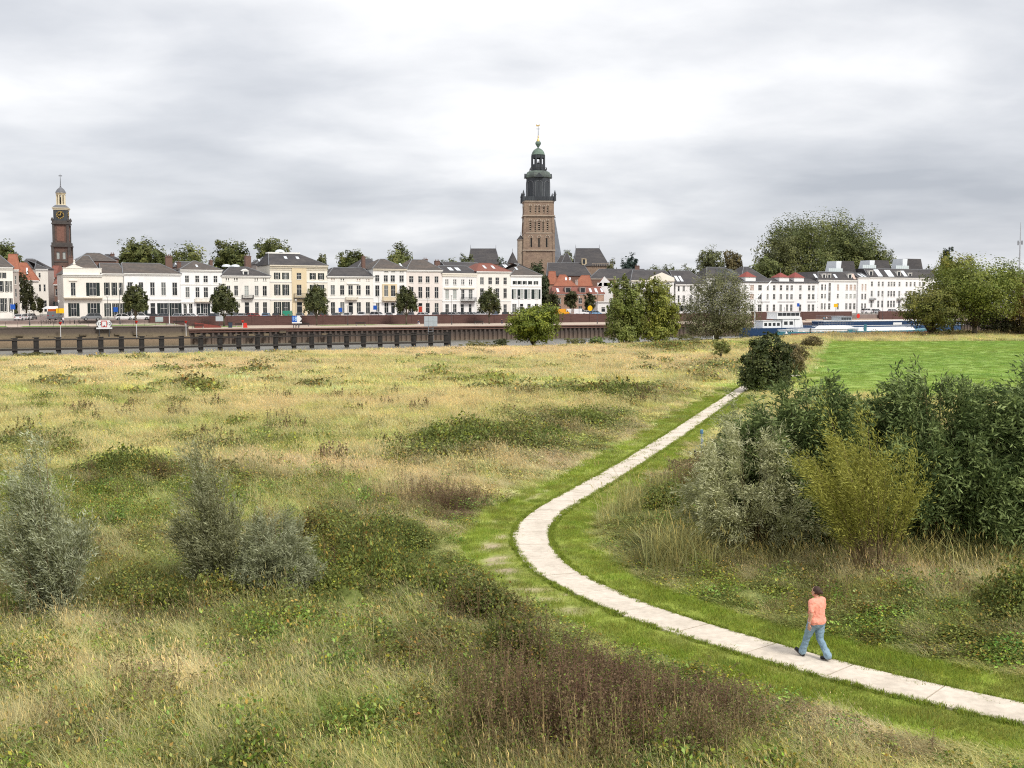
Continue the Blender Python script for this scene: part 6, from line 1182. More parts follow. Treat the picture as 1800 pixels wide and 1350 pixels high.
CARS = [(311, 'silver', 'car', 'silver car before the white shop house right end'), (335, 'white', 'car', 'white saloon before the flat roofed white house, left one'), (357, 'white', 'car', 'white hatchback under the low balcony'), (379, 'navy', 'car', 'navy car half behind the second quay tree'), (394, 'white', 'car', 'white car directly behind the second quay tree trunk'), (408, 'grey', 'suv', 'dark grey car right of the second quay tree'), (427, 'silver', 'car', 'silver car before the dormer house door'), (447, 'red', 'car', 'red car before the dormer house'), (468, 'blue', 'car', 'light blue car right of the red one'), (486, 'black', 'car', 'black car left of the green van'), (506, 'green', 'van', 'bright green van before the buff mansion'), (528, 'silver', 'car', 'silver car behind the blue number sign'), (547, 'grey', 'car', 'dark car left of the third quay tree trunk'), (570, 'black', 'suv', 'black car right of the third quay tree'), (590, 'grey', 'car', 'grey car by the small blue street sign'), (610, 'white', 'car', 'white car left of the lamp before the attic light house'), (635, 'white', 'suv', 'white car before the stone balcony house right end'), (664, 'white', 'suv', 'white estate before the ochre bay house'), (684, 'silver', 'car', 'grey blue car under the ochre balcony'), (704, 'black', 'car', 'black car behind the fourth quay tree'), (722, 'grey', 'car', 'dark car right of the fourth quay tree'), (746, 'white', 'car', 'white saloon before the red door'), (766, 'grey', 'car', 'grey car above the grey sign board'), (780, 'black', 'car', 'black car left of the tall quay lamp'), (799, 'silver', 'car', 'silver car right of the tall quay lamp'), (815, 'grey', 'car', 'grey car under the iron balcony'), (831, 'silver', 'car', 'pale car at the right end of the hooded window house'), (850, 'white', 'suv', 'white car left of the fifth quay tree'), (870, 'blue', 'car', 'blue grey car right of the fifth quay tree'), (888, 'black', 'car', 'black car before the plain cream house right end')]
rnd = random.Random(9)
for px, c, k, lab in CARS: car(lab, px, 11.5, k, c, rnd.choice((0, math.pi)) + rnd.uniform(.95, 1.15) * rnd.choice((1, 1, -1)))
car('grey hatchback passing the corner villa on the terrace', 160, 17, 'suv', 'grey', math.pi, 3.7, 'cars by the corner villa'); car('white car before the cream shuttered wing', 217, 14, 'car', 'white', 0, 3.7, 'cars by the corner villa'); car('white estate behind the leftmost quay tree', 246, 13.5, 'suv', 'white', 0, 3.7, 'cars by the corner villa'); car('dark car before the white shop house door', 270, 12, 'car', 'black', 0, 3.7, 'cars by the corner villa'); car('teal grey car before the white shop house', 289, 12, 'car', 'grey', .1, 3.7, 'cars by the corner villa')
for px, off, c, k, lab, rz in ((35, 8, 'white', 'car', 'white hatchback in the street mouth, nearest the left houses', 1.2), (46, 2, 'white', 'car', 'second white car in the street mouth', 1.2), (54, -6, 'grey', 'car', 'grey car behind the white ones in the street mouth', 1.2), (97, 4, 'grey', 'van', 'dark pick up van at the corner of the villa', 1.0)): car(lab, px, off, k, c, rz, STREET, 'cars in the street mouth')
for px, Y, c, k, lab in ((989, 362, 'yellow', 'van', 'yellow delivery van behind the round bank tree'), (1002, 364, 'white', 'van', 'white van right of the yellow van'), (1018, 362, 'white', 'van', 'white van before the brick cottages'), (1032, 364, 'white', 'car', 'white car left of the yellow round sign'), (1047, 360, 'blue', 'car', 'blue car under the yellow round sign'), (1190, 366, 'white', 'car', 'white car between poplar and willow'), (1215, 368, 'white', 'van', 'white van behind the bank willow')):
    p = D(px, 530, Y); s, o_ = so(p.x, p.y); car(lab, px, o_, k, c, rnd.uniform(-.3, .3), STREET, 'vehicles by the brick quarter', s)
for px, off, c, k, lab in ((1524, 9, 'white', 'suv', 'white car in the gap of the flood wall'), (1541, 8.5, 'silver', 'car', 'silver car beside the white one at the wall gap'), (1570, 11, 'white', 'car', 'white car behind the last flood wall')): car(lab, px, off, k, c, .1, STREET + .35, 'cars by the apartment blocks')
p = town_thing('orange_lorry', 'orange lorry in the street under the clock tower', 'lorry', s_of(100, -40), -40, STREET, None, .9)
MB().box(-2.6, .9, -1.1, 1.1, .8, 3.1).obj('load_box', PAINT['orange'], p); MB().frustum((1.0, 2.6, -1.05, 1.05, .6), (1.1, 2.3, -1.0, 1.0, 2.7)).obj('cab', PAINT['orange'], p); MB().box(2.42, 2.5, -.9, .9, 1.6, 2.3).obj('windscreen', M_CGL, p)
for wx in (-1.8, 1.7):
    for sy in (-1, 1): link('wheel', car_meshes('van')[2], p, (wx, sy * 1.0, .42))
p = town_thing('awning_stall', 'white awning stall at the end of the left street', 'stall', s_of(91, -34), -34, STREET, None, .6); MB().frustum((-2.2, 2.2, -1.4, 1.4, 2.4), (-1.6, 1.6, -.3, .3, 3.1)).obj('awning', PAINT['white'], p); q = MB(); [q.tube([(x, y, 0), (x, y, 2.4)], .04, 5) for x in (-2, 2) for y in (-1.2, 1.2)]; q.obj('poles', M_LEAD, p)

# ================================================================== QUAY FURNITURE
TSH = []
for i, (px, pt, w, lab) in enumerate(((238, 497, 46, 'leftmost round crowned quay tree, before the shop windows'), (393, 498, 50, 'second quay tree, between flat roofed house and dormer house'), (556, 499, 46, 'third quay tree, before the right part of the buff mansion'), (714, 500, 44, 'fourth quay tree, before the join of white and pink house'), (860, 505, 42, 'rightmost quay tree, before the plain cream house'))):
    off = 23.5; P_ = T(s_of(px, off), off); tree('quay_tree', lab, px, 570, pt, w, P_.y, n=8000, size=.36, shell=.35, col=(.075, .092, .034), col2=(.14, .145, .05), zb=QUAY if px > 300 else 3.0, lobes=11, low=.24, seed=200 + i, group='young trees on the quay', shape=[(0, .60, .36, .28), (-.2, .52, .26, .2), (.22, .50, .26, .2), (-.1, .74, .26, .18), (.1, .76, .24, .18), (0, .88, .18, .12), (-.3, .42, .18, .13), (.3, .40, .18, .13), (.28, .62, .18, .15), (-.28, .64, .18, .14)])
for i, (px, pt, w, Y, zl, lab) in enumerate(((46, 476, 34, 300, .12, 'full dark street tree among the left edge houses'), (71, 522, 12, 320, .2, 'small clipped tree in the street mouth'), (23, 530, 14, 268, .0, 'clipped green shrub at the left house doors'), (59, 531, 9, 300, .45, 'tiny standard tree in the street mouth'), (1003, 508, 26, 366, .15, 'dark street tree before the brick cottages'), (1037, 513, 24, 366, .1, 'darker street tree before the right cottages'), (972, 512, 26, 360, .1, 'bushy tree between the end house and the cottages'), (961, 505, 26, 372, .05, 'dark tree at the right end of the white row'))): tree('street_tree', lab, px, 552, pt, w, Y, n=4200, size=.42, shell=.35, col=(.055, .062, .026), col2=(.10, .095, .035), lobes=8, low=zl, seed=230 + i)
M_POLE = mat('lamp_pole', (.06, .065, .07), .5, .1, 3.0); M_LANT = mat('lamp_glass', (.62, .63, .62), .25, .05, 3.0)
def lamp(label, px, off, pt, zb):
    s = s_of(px, off); o = town_thing('street_lamp', label, 'street lamp', s, off, zb, 'street lamps on the quay'); H = D(px, pt, T(s, off).y).z - zb
    MB().lathe([(.14, 0), (.12, .6), (.06, .7), (.045, H - .5)], 8).obj('pole', M_POLE, o); MB().lathe([(.12, H - .5), (.24, H - .15), (.26, H - .1), (.05, H)], 8).obj('lantern', M_LANT, o)
for a in ((210, 28, 506, 3.0, 'tall lamp post beside the leftmost quay tree'), (189, 22, 520, 3.0, 'short lamp post before the cream wing'), (328, 26, 534, QUAY, 'short lamp post before the flat roofed white house'), (520, 28, 526, QUAY, 'lamp post before the buff mansion door'), (611, 26, 536, QUAY, 'lamp post before the attic light house'), (665, 13, 520, STREET, 'street lamp before the ochre bay house'), (752, 13, 522, STREET, 'street lamp before the pink house'), (794, 30, 518, QUAY, 'tall lamp post on the quay before the hooded window house'), (912, 13, 520, STREET, 'street lamp before the end house'), (1050, 38, 513, QUAY, 'tall dark lamp post left of the poplars'), (1018, 14, 521, STREET, 'lamp post before the brick cottages'), (1338, 20, 515, QUAY, 'lamp post before the hotel'), (1552, 20, 517, QUAY, 'lamp post before the apartment balconies'), (51, 30, 545, 3.0, 'short lamp post on the terrace at the far left'), (103, 20, 528, 3.0, 'lamp post at the street mouth')): lamp(a[4], a[0], a[1], a[2], a[3])
o = town_thing('flag_pole', 'bare white flag pole on the stone terrace', 'flag pole', s_of(297, 40), 40, 3.0); H = D(297, 524, o.location.y).z - 3.0; MB().lathe([(.1, .25), (.05, H - .1), (.09, H - .05), (.02, H + .05)], 8).obj('pole', PAINT['white'], o); MB().lathe([(.7, 0), (.7, .22), (.3, .26)], 12).obj('base', M_STONE, o)
def text(body, size, m, parent, loc, name='lettering'):
    c = bpy.data.curves.new(name, 'FONT'); c.body = body; c.size = size; c.align_x = 'CENTER'; c.align_y = 'CENTER'; c.extrude = .01; c.offset = .01; c.materials.append(m)
    tmp = bpy.data.objects.new(name, c); me = bpy.data.meshes.new_from_object(tmp); bpy.data.objects.remove(tmp); me.materials.clear(); me.materials.append(m)
    o = link(name, me, parent, loc); o.rotation_euler = (math.pi / 2, 0, 0); return o
M_BLUE = mat('sign_blue', (.015, .09, .42), .4, .03, 2.0); M_SRED = mat('sign_red', (.55, .03, .02), .4, .04, 2.0); M_LBLUE = mat('sign_digits', (.45, .66, .85), .4, .03, 2.0); M_SGREY = mat('sign_back_grey', (.40, .44, .47), .5, .08, 2.0); M_SYEL = mat('sign_yellow', (.75, .45, .01), .4, .04, 2.0)
# white bridge clearance board
off = 50.2; s = s_of(182, off); Yn = T(s, off).y; kx = Yn / FPX; o = town_thing('navigation_sign', 'white six sided river sign with red frame and two number twelves', 'sign', s, off, 2.6); z0 = D(0, 575.5, Yn).z - 2.6; z1 = D(0, 563, Yn).z - 2.6; w_ = 14 * kx; zm_ = (z0 + z1) / 2
MB().poly([(-w_ * .72, z0), (w_ * .72, z0), (w_, zm_), (w_ * .72, z1), (-w_ * .72, z1), (-w_, zm_)], -.06, .06).obj('board', PAINT['white'], o)
q = MB()
for sx in (-1, 1): q.poly([(sx * w_ * 1.001, zm_ - .05), (sx * w_ * .72, z1 + .01), (sx * w_ * .66, z1 + .01), (sx * w_ * .93, zm_), (sx * w_ * .66, z0 - .01), (sx * w_ * .72, z0 - .01)], -.07, -.061)
q.obj('black_edge', M_IRON, o); q = MB(); rw = w_ * .33
for a in ((-rw, rw, z1 - .22, z1 - .08), (-rw, -rw + .13, z0 + .08, z1 - .22), (rw - .13, rw, z0 + .08, z1 - .22), (-rw + .13, rw - .13, z0 + .08, z0 + .2)): q.box(a[0], a[1], -.085, -.062, a[2], a[3])
q.obj('red_frame', M_SRED, o); MB().poly([(-.22, z0 + .2), (.22, z0 + .2), (0, z0 + .5)], -.08, -.063).obj('black_mark', M_IRON, o)
text('12', .85, M_IRON, o, (-w_ * .56, -.075, zm_)); text('12', .85, M_IRON, o, (w_ * .56, -.075, zm_)); MB().box(-w_ * .95, w_ * .95, -.1, .1, z0 - .32, z0 - .02).obj('white_plinth_bar', PAINT['white'], o)
q = MB(); [q.box(x - .07, x + .07, -.05, .2, -3.2, z0 - .3) for x in (-w_ * .6, w_ * .6)]; q.obj('posts', M_POLE, o)
# blue 18 board
off = 46; s = s_of(521, off); Yn = T(s, off).y; kx = Yn / FPX; o = town_thing('route_sign', 'blue sign reading 18 with a white arrow point', 'sign', s, off, QUAY); z0, z1 = D(0, 566, Yn).z - QUAY, D(0, 555, Yn).z - QUAY; zm_ = (z0 + z1) / 2
MB().box(-8.5 * kx, .5 * kx, -.06, .06, z0, z1).obj('board', M_BLUE, o); MB().poly([(.6 * kx, z0), (5 * kx, z0), (9.2 * kx, zm_), (5 * kx, z1), (.6 * kx, z1)], -.05, .05).obj('arrow', PAINT['white'], o); q = MB().poly([(5 * kx, z0), (9.6 * kx, z0), (9.6 * kx, zm_ - .05)], -.04, .04); q.poly([(5 * kx, z1), (9.6 * kx, z1), (9.6 * kx, zm_ + .05)], -.04, .04); q.obj('black_corner', M_IRON, o)
text('18', 1.25, M_LBLUE, o, (-4 * kx, -.075, zm_)); MB().box(-8.5 * kx, 9 * kx, -.1, .1, z0 - .3, z0 - .02).obj('plinth_bar', PAINT['white'], o); q = MB(); [q.box(x * kx - .07, x * kx + .07, -.06, .08, -.1, z0 - .3) for x in (-5.5, -1.5, 3.5)]; q.obj('posts', M_POLE, o)
# back of a board on a ladder frame at the end of the fender
off = 76; s = s_of(757, off); Yn = T(s, off).y; kx = Yn / FPX; o = town_thing('sign_board_back', 'grey back of a framed board on a tall ladder frame', 'sign', s, off, WATER); z0, z1 = D(0, 573.5, Yn).z - WATER, D(0, 555.5, Yn).z - WATER
for i in range(3):
    for j in range(2): MB().box(-12.5 * kx + i * 8.4 * kx, -12.5 * kx + (i + 1) * 8.4 * kx - .03, -.05, .03, z0 + j * (z1 - z0) / 2, z0 + (j + 1) * (z1 - z0) / 2 - .03).obj('panel', M_SGREY, o)
q = MB(); [q.box(x - .06, x + .06, .04, .16, 0, z1) for x in (-4 * kx, 4.5 * kx)]; [q.box(-4 * kx, 4.5 * kx, .05, .12, z, z + .07) for z in np.linspace(.6, z0, 7)]; q.obj('ladder_frame', M_LEAD, o)
for px, off, pt, pb, lab in ((105, 51.5, 566, 588, 'red topped river marker near the left end of the fender'), (239, 51.5, 564, 586, 'red topped river marker under the leftmost quay tree'), (326, 51.0, 564, 584, 'red topped river marker at the end of the stone wall'), (426, 47.5, 563, 579, 'red topped river marker by the red rescue box')):
    s = s_of(px, off); P_ = T(s, off); zb_ = D(px, pb, P_.y).z; o = town_thing('river_marker', lab, 'marker', s, off, zb_, 'red topped markers'); H = D(px, pt, P_.y).z - zb_; MB().tube([(0, 0, -1.2), (0, 0, H - .6)], .06, 6).obj('post', PAINT['white'], o); MB().lathe([(.04, H - .62), (.30, H - .1), (.30, H)], 10).obj('red_cone', M_SRED, o)
for px, off, lab in ((315, 44, 'slatted bench at the end of the stone terrace'), (347, 42, 'slatted bench left of the maroon planter'), (423, 33, 'dark bench beside the red rescue box'), (534, 34, 'dark bench right of the blue 18 sign'), (634, 33, 'dark bench on the lawn below the attic light house'), (842, 30, 'dark bench under the rightmost quay tree')):
    zb_ = 3.0 if px < 330 else QUAY; o = town_thing('bench', lab, 'bench', s_of(px, off), off, zb_, 'benches on the quay'); MBX = M_TIMB
    for i in range(3): MB().box(-1.3, 1.3, -.25 + i * .17, -.11 + i * .17, .43, .48).obj('slat', MBX, o)
    for i in range(2): MB().box(-1.3, 1.3, .27, .31, .58 + i * .17, .71 + i * .17).obj('slat', MBX, o)
    for x in (-1.1, 1.1): MB().box(x - .06, x + .06, -.22, .3, 0, .428).obj('leg', M_STONE, o)
o = town_thing('litter_bin', 'square dark blue litter bin on the quay', 'bin', s_of(404, 38), 38, QUAY); MB().frustum((-.35, .35, -.35, .35, 0), (-.4, .4, -.4, .4, 1.15)).obj('body', mat('bin_navy', (.03, .045, .07), .5, .1, 2.0), o); MB().box(-.44, .44, -.44, .44, 1.152, 1.25).obj('lid', M_IRON, o)
o = town_thing('rescue_box', 'small red rescue box standing on the quay', 'box', s_of(430, 40), 40, QUAY); MB().frustum((-.5, .5, -.3, .3, 0), (-.3, .3, -.25, .25, 1.1)).obj('box', M_SRED, o); MB().box(-.32, .32, -.27, .27, 1.102, 1.16).obj('lid', M_FWC, o)
o = town_thing('planter', 'long low maroon planter tapering to the right', 'planter', s_of(362, 36), 36, QUAY); MB().poly([(-2.6, 0), (3.2, 0), (3.2, .35), (-2.4, 1.2), (-2.6, 1.2)], -.5, .5).obj('trough', mat('planter_maroon', (.20, .05, .04), .8, .15, 2.0), o); MB().poly([(-2.3, 1.16), (2.9, .4), (2.9, .46), (-2.3, 1.24)], -.4, .4).obj('soil', M_TIMB, o)
for px, off, pt, m, lab, zb_ in ((598, 12, 541, M_BLUE, 'small blue street sign before the attic light house', STREET), (203, 18, 540, M_BLUE, 'small blue parking sign before the cream wing', STREET), (22, 20, 535, M_BLUE, 'blue parking sign at the left edge', STREET), (659, 12, 537, M_BLUE, 'blue sign before the ochre bay house', STREET), (1037, 12, 537, M_SYEL, 'round yellow sign before the brick cottages', STREET), (1403, 8, 533, M_BLUE, 'small blue hotel sign', STREET), (1469, 6, 534, M_SYEL, 'amber sign on the slit window block', STREET), (105, 19, 542, M_SYEL, 'yellow board by the corner villa', STREET), (279, 30, 557, M_SGREY, 'small grey board on the terrace', 3.0), (385, 34, 556, M_SGREY, 'grey information board on the lower quay', QUAY)):
    s = s_of(px, off); P_ = T(s, off); H = D(px, pt, P_.y).z - zb_; o = town_thing('sign_post', lab, 'sign', s, off, zb_); MB().tube([(0, 0, 0), (0, 0, H - .02)], .04, 6).obj('post', M_POLE, o)
    rd = 'round' in lab; q = MB()
    if rd: q.poly([(.8 * math.cos(t), H - .8 + .8 * math.sin(t)) for t in np.linspace(0, 2 * math.pi, 16, endpoint=False)], -.1, -.05)
    else: ww = .5 if m is M_BLUE else .85; q.box(-ww, ww, -.1, -.05, H - 1.1, H)
    q.obj('plate', m, o)
o = town_thing('life_buoy_stand', 'red life buoy stand on the quay before the white blocks', 'life buoy', s_of(1509, 27), 27, QUAY); MB().tube([(0, .1, 0), (0, .1, 1.7)], .06, 6).obj('post', PAINT['white'], o); MB().poly([(.62 * math.cos(t), 1.35 + .72 * math.sin(t)) for t in np.linspace(0, 2 * math.pi, 16, endpoint=False)], -.12, .05).obj('case', M_SRED, o)
# bicycles by the villa
def bicycle(label, px, off, rz, z=3.02):
    o = town_thing('bicycle', label, 'bicycle', s_of(px, off), off, z, 'bicycles parked on the terrace', rz)
    for x in (-.52, .52):
        q = MB(); q.tube([(x + .33 * math.cos(t), 0, .34 + .33 * math.sin(t)) for t in np.linspace(0, 2 * math.pi, 13)], .028, 5); q.obj('wheel', M_TYRE, o)
    q = MB(); [q.tube([a, b], .025, 5) for a, b in (((-.52, 0, .34), (-.1, 0, .3)), ((-.1, 0, .3), (-.22, 0, .82)), ((-.1, 0, .3), (.36, 0, .78)), ((-.22, 0, .74), (.36, 0, .78)), ((.52, 0, .34), (.34, 0, .95)), ((-.52, 0, .34), (-.2, 0, .7)))]; q.obj('frame', M_IRON, o)
    MB().tube([(.28, -.28, 1.0), (.34, 0, .96), (.28, .28, 1.0)], .022, 5).obj('handlebar', M_IRON, o); MB().box(-.36, -.1, -.08, .08, .82, .88).obj('saddle', M_TYRE, o)
for i, (px, lab) in enumerate(((73, 'leftmost'), (82, 'second'), (89, 'third'), (96, 'fourth'), (104, 'fifth'), (122, 'sixth'), (130, 'seventh'), (138, 'rightmost'))): bicycle(f'black bicycle parked on the terrace before the villa, {lab} of the row', px, 24, .4 + .2 * i)
# ================================================================== SHIPS
M_HNAVY = mat('hull_navy', (.02, .05, .12), .4, .1, .6); M_HBLUE = mat('hull_blue', (.03, .075, .17), .4, .12, .6); M_HTEAL = mat('hull_teal', (.06, .20, .25), .4, .1, .6); M_HRED = mat('hull_red', (.34, .05, .04), .5, .1, .8); M_SHW = mat('ship_white', (.78, .79, .80), .35, .05, .8); M_DECK = mat('ship_deck', (.30, .31, .31), .7, .15, 1.0)
def hull(L, B, zd, zk, m, parent, bow=.18, stern=.08, name='hull', sheer=.5, inset=0.0):
    v = []; f = []; N = 22
    for i in range(N + 1):
        t = i / N; x = -L / 2 + L * t; wt = min(1, (t / stern) ** .5 if t < stern else 1) * (1 if t < 1 - bow else max(.02, 1 - ((t - 1 + bow) / bow) ** 2.2)); up = sheer * max(0, (t - .75) / .25) ** 2 + sheer * .3 * max(0, (.12 - t) / .12)
        for yy, zz in ((0, zk), (.75 * wt, zk + .1), (.97 * wt, zk + (zd - zk) * .45), (wt, zd + up), (wt * .9, zd + up + .02)): v.append((x, -yy * B / 2, zz)); 
        for yy, zz in ((.9 * wt, zd + up + .02), (wt, zd + up), (.97 * wt, zk + (zd - zk) * .45), (.75 * wt, zk + .1)): v.append((x, yy * B / 2, zz))
    for i in range(N):
        for j in range(9): k = (j + 1) % 9; f.append((i * 9 + j, i * 9 + k, (i + 1) * 9 + k, (i + 1) * 9 + j))
    f += [tuple(range(9)), tuple(N * 9 + j for j in range(9))]; return MB().add(v, f).obj(name, m, parent)
def cabin(parent, x0, x1, y, z0, z1, m, wins=0, wh=(.35, .75), rake=.2, name='cabin', wm=None, gap=.35):
    c = MB().frustum((x0, x1, -y, y, z0), (x0 + rake, x1 - rake, -y + rake * .4, y - rake * .4, z1)).obj(name, m, parent); MB().box(x0 + rake - .15, x1 - rake + .15, -y - .05, y + .05, z1 + .002, z1 + .12).obj('cabin_roof', m, c)
    for i in range(wins):
        w_ = (x1 - x0 - .6) / wins; a = x0 + .3 + i * w_; hz = z1 - z0
        for sy in (-1, 1):
            t0, t1 = wh[0], wh[1]; ya, yb = y - rake * .4 * t0 + .02, y - rake * .4 * t1 + .02
            MB().add([(a + gap * w_ / 2, sy * ya, z0 + hz * t0), (a + w_ - gap * w_ / 2, sy * ya, z0 + hz * t0), (a + w_ - gap * w_ / 2, sy * yb, z0 + hz * t1), (a + gap * w_ / 2, sy * yb, z0 + hz * t1)], [(0, 1, 2, 3)]).obj('window', wm or M_CGL, c)
    return c
def rails(parent, x0, x1, y, z0, h_=.9, n=10):
    q = MB()
    for sy in (-1, 1):
        for i in range(n + 1): x = x0 + (x1 - x0) * i / n; q.tube([(x, sy * y, z0), (x, sy * y, z0 + h_)], .03, 4)
        for k in (.5, 1): q.tube([(x0, sy * y, z0 + h_ * k), (x1, sy * y, z0 + h_ * k)], .025, 4)
    q.obj('railing', M_LEAD, parent)
def ship_at(label, pa, pb, off, cat='ship'):
    a, b = s_of(pa, off), s_of(pb, off); o = town_thing('moored_ship', label, cat, (a + b) / 2, off, WATER); return o, b - a, T((a + b) / 2, off).y
o, L, Yn = ship_at('navy hulled barge with white wheelhouse and crane boom', 1300, 1446, 57); zz = lambda py: D(0, py, Yn).z - WATER; xx = lambda px: s_of(px, 57) - (s_of(1300, 57) + s_of(1446, 57)) / 2
hull(L, 5.2, zz(576), -1.2, M_HNAVY, o, .10, .12); cabin(o, xx(1333), xx(1366), 1.9, zz(576), zz(564), M_SHW, 4, (.3, .75)); cabin(o, xx(1367), xx(1389), 2.0, zz(576), zz(561), M_SHW, 2, (.35, .75)); c = cabin(o, xx(1357), xx(1398), 2.1, zz(561) + .05, zz(549.5), M_SHW, 5, (.50, .98), .15, 'wheelhouse', gap=.08); rails(o, xx(1400), xx(1440), 2.3, zz(576))
MB().frustum((xx(1389) + .1, xx(1404), -2.0, 2.0, zz(576)), (xx(1389) + .1, xx(1401), -1.8, 1.8, zz(557))).obj('engine_casing', M_SHW, o)
MB().tube([(xx(1325), -.5, zz(576)), (xx(1325), -.5, zz(528)), (xx(1326), -.5, zz(526)), (xx(1353), -.5, zz(494))], [.14, .13, .2, .13], 6).obj('crane_boom', M_SHW, o); MB().tube([(xx(1379), 0, zz(549)), (xx(1379), 0, zz(540))], .06, 5).obj('mast', M_LEAD, o)
o, L, Yn = ship_at('long dark blue barge moored against the quay', 1408, 1690, 54.5); zz = lambda py: D(0, py, Yn).z - WATER; c0 = (s_of(1408, 54.5) + s_of(1690, 54.5)) / 2; xx = lambda px: s_of(px, 54.5) - c0
hull(L, 6.0, zz(571), -1.2, M_HBLUE, o, .08, .06); MB().box(-L / 2 + 6, L / 2 - 5, -2.3, 2.3, zz(571) - .2, zz(564)).obj('hatch_coaming', M_HNAVY, o); MB().box(-L / 2 + 6, L / 2 - 5, -2.4, 2.4, zz(564) + .002, zz(562.5)).obj('hatch_cover', M_SHW, o); MB().box(xx(1557), xx(1572), -3.05, -2.95, zz(570.5), zz(566.5)).obj('name_board', M_SHW, o)
MB().box(-L / 2 + 1.5, L / 2 - 2, -3.02, -2.96, zz(571) - .12, zz(571) + .02).obj('rubbing_strake', M_SHW, o); rails(o, xx(1444), xx(1492), 2.0, zz(562.5), 1.3, 14); cabin(o, xx(1470), xx(1490), 1.8, zz(562.5), zz(556.5), M_SGREY, 4, (.2, .85), .1, 'wheelhouse', gap=.12)
o, L, Yn = ship_at('white low motor vessel with teal hull nearest the meadow bank', 1366, 1640, 74); zz = lambda py: D(0, py, Yn).z - WATER; c0 = (s_of(1366, 74) + s_of(1640, 74)) / 2; xx = lambda px: s_of(px, 74) - c0
hull(L, 4.6, zz(581.5), -1.0, M_HTEAL, o, .07, .05); MB().box(-L / 2 + 2.5, L / 2 - 4, -2.34, -2.25, zz(585.5), zz(584)).obj('red_waterline', M_HRED, o)
cabin(o, xx(1392), xx(1484), 2.2, zz(585), zz(577.5), M_SHW, 9, (.12, .62), .35, 'saloon', M_BLIND); MB().poly([(xx(1478), zz(588)), (xx(1484), zz(588)), (xx(1490), zz(578.5)), (xx(1480), zz(578.5))], -2.36, -2.30).obj('teal_flash', M_HTEAL, o)
MB().frustum((xx(1440), xx(1500), -1.6, 1.6, zz(577.5) + .13), (xx(1446), xx(1486), -1.3, 1.3, zz(571.5))).obj('sun_deck', M_SHW, o); MB().frustum((xx(1500), xx(1600), -2.0, 2.0, zz(581.5)), (xx(1502), xx(1598), -1.7, 1.7, zz(575.5))).obj('white_hatch', M_SHW, o); rails(o, xx(1446), xx(1494), 1.3, zz(571.5), 1.1, 10); MB().box(xx(1510), xx(1514), -2.1, -1.9, zz(583), zz(570)).obj('funnel', M_HTEAL, o)
cabin(o, xx(1374), xx(1390), 1.8, zz(584), zz(578.5), M_SHW, 3, (.3, .85), .5, 'wheelhouse'); MB().tube([(xx(1414), -2.5, zz(590)), (xx(1414), -2.5, zz(575))], .12, 6).obj('mooring_pole', M_IRON, o)
# ================================================================== PEOPLE
def capsule(mb, a, b, ra, rb, n=12, sq=1.0):
    a, b = Vector(a), Vector(b); d = (b - a); L = d.length; d = d.normalized() if L > 1e-6 else Vector((0, 0, 1))
    u = d.cross(Vector((0, 1, 0)) if abs(d.y) < .9 else Vector((1, 0, 0))).normalized(); w = d.cross(u); prof = []
    for t in np.linspace(-math.pi / 2, 0, 4): prof.append((ra * math.cos(t), ra * math.sin(t)))
    for t in np.linspace(0, math.pi / 2, 4): prof.append((rb * math.cos(t), L + rb * math.sin(t)))
    v = []; f = []
    for r, h_ in prof:
        for i in range(n): t = 2 * math.pi * i / n; v.append(a + d * h_ + (u * math.cos(t) + w * math.sin(t) * sq) * max(r, 1e-3))
    m_ = len(prof)
    for k in range(m_ - 1):
        for i in range(n): j = (i + 1) % n; f.append((k * n + i, k * n + j, (k + 1) * n + j, (k + 1) * n + i))
    f += [tuple(range(n - 1, -1, -1)), tuple((m_ - 1) * n + i for i in range(n))]; mb.add(v, f)
def ell(mb, c, r, n=14):
    v = []; f = []; K_ = 9
    for k in range(K_):
        t = -math.pi / 2 + math.pi * k / (K_ - 1); 
        for i in range(n): a = 2 * math.pi * i / n; v.append((c[0] + r[0] * max(math.cos(t), .02) * math.cos(a), c[1] + r[1] * max(math.cos(t), .02) * math.sin(a), c[2] + r[2] * math.sin(t)))
    for k in range(K_ - 1):
        for i in range(n): j = (i + 1) % n; f.append((k * n + i, k * n + j, (k + 1) * n + j, (k + 1) * n + i))
    f += [tuple(range(n - 1, -1, -1)), tuple((K_ - 1) * n + i for i in range(n))]; mb.add(v, f)
def flesh(mb, name, m, parent=None, vox=.012, smooth=6):
    o = mb.obj(name, m, parent, smooth=True); r = o.modifiers.new('blend', 'REMESH'); r.mode = 'VOXEL'; r.voxel_size = vox; r.use_smooth_shade = True; s = o.modifiers.new('soft', 'SMOOTH'); s.factor = .5; s.iterations = smooth
    if name in ('shirt', 'jeans'):
        tx = bpy.data.textures.new('cloth_folds', 'CLOUDS'); tx.noise_scale = .075; tx.noise_depth = 2; dm = o.modifiers.new('folds', 'DISPLACE'); dm.texture = tx; dm.strength = .034; dm.mid_level = .5
    return o
M_SKIN = mat('skin', (.60, .33, .23), .55, .06, 8.0); M_SHIRT = mat('shirt_coral', (.85, .345, .255), .85, .08, 9.0, .25); M_JEAN = mat('jeans_blue', (.19, .29, .38), .85, .15, 14.0, .2, col2=(.28, .39, .48), c2scale=3.0, c2amt=.7); M_SHOE = mat('shoe_black', (.015, .015, .017), .5, .1, 8.0); M_HAIR = mat('hair_brown', (.055, .03, .022), .6, .3, 30.0, .3, stretch=(4, 4, 1)); M_SOLE = mat('shoe_sole', (.10, .09, .085), .7, .1, 8.0)
pw = G(1434, 1158, PZ + .004); dirv = CEN[np.argmin(((CEN - np.array([pw.x, pw.y])) ** 2).sum(1)) - 4] - np.array([pw.x, pw.y]); rzp = math.atan2(dirv[1], dirv[0]) - math.pi / 2
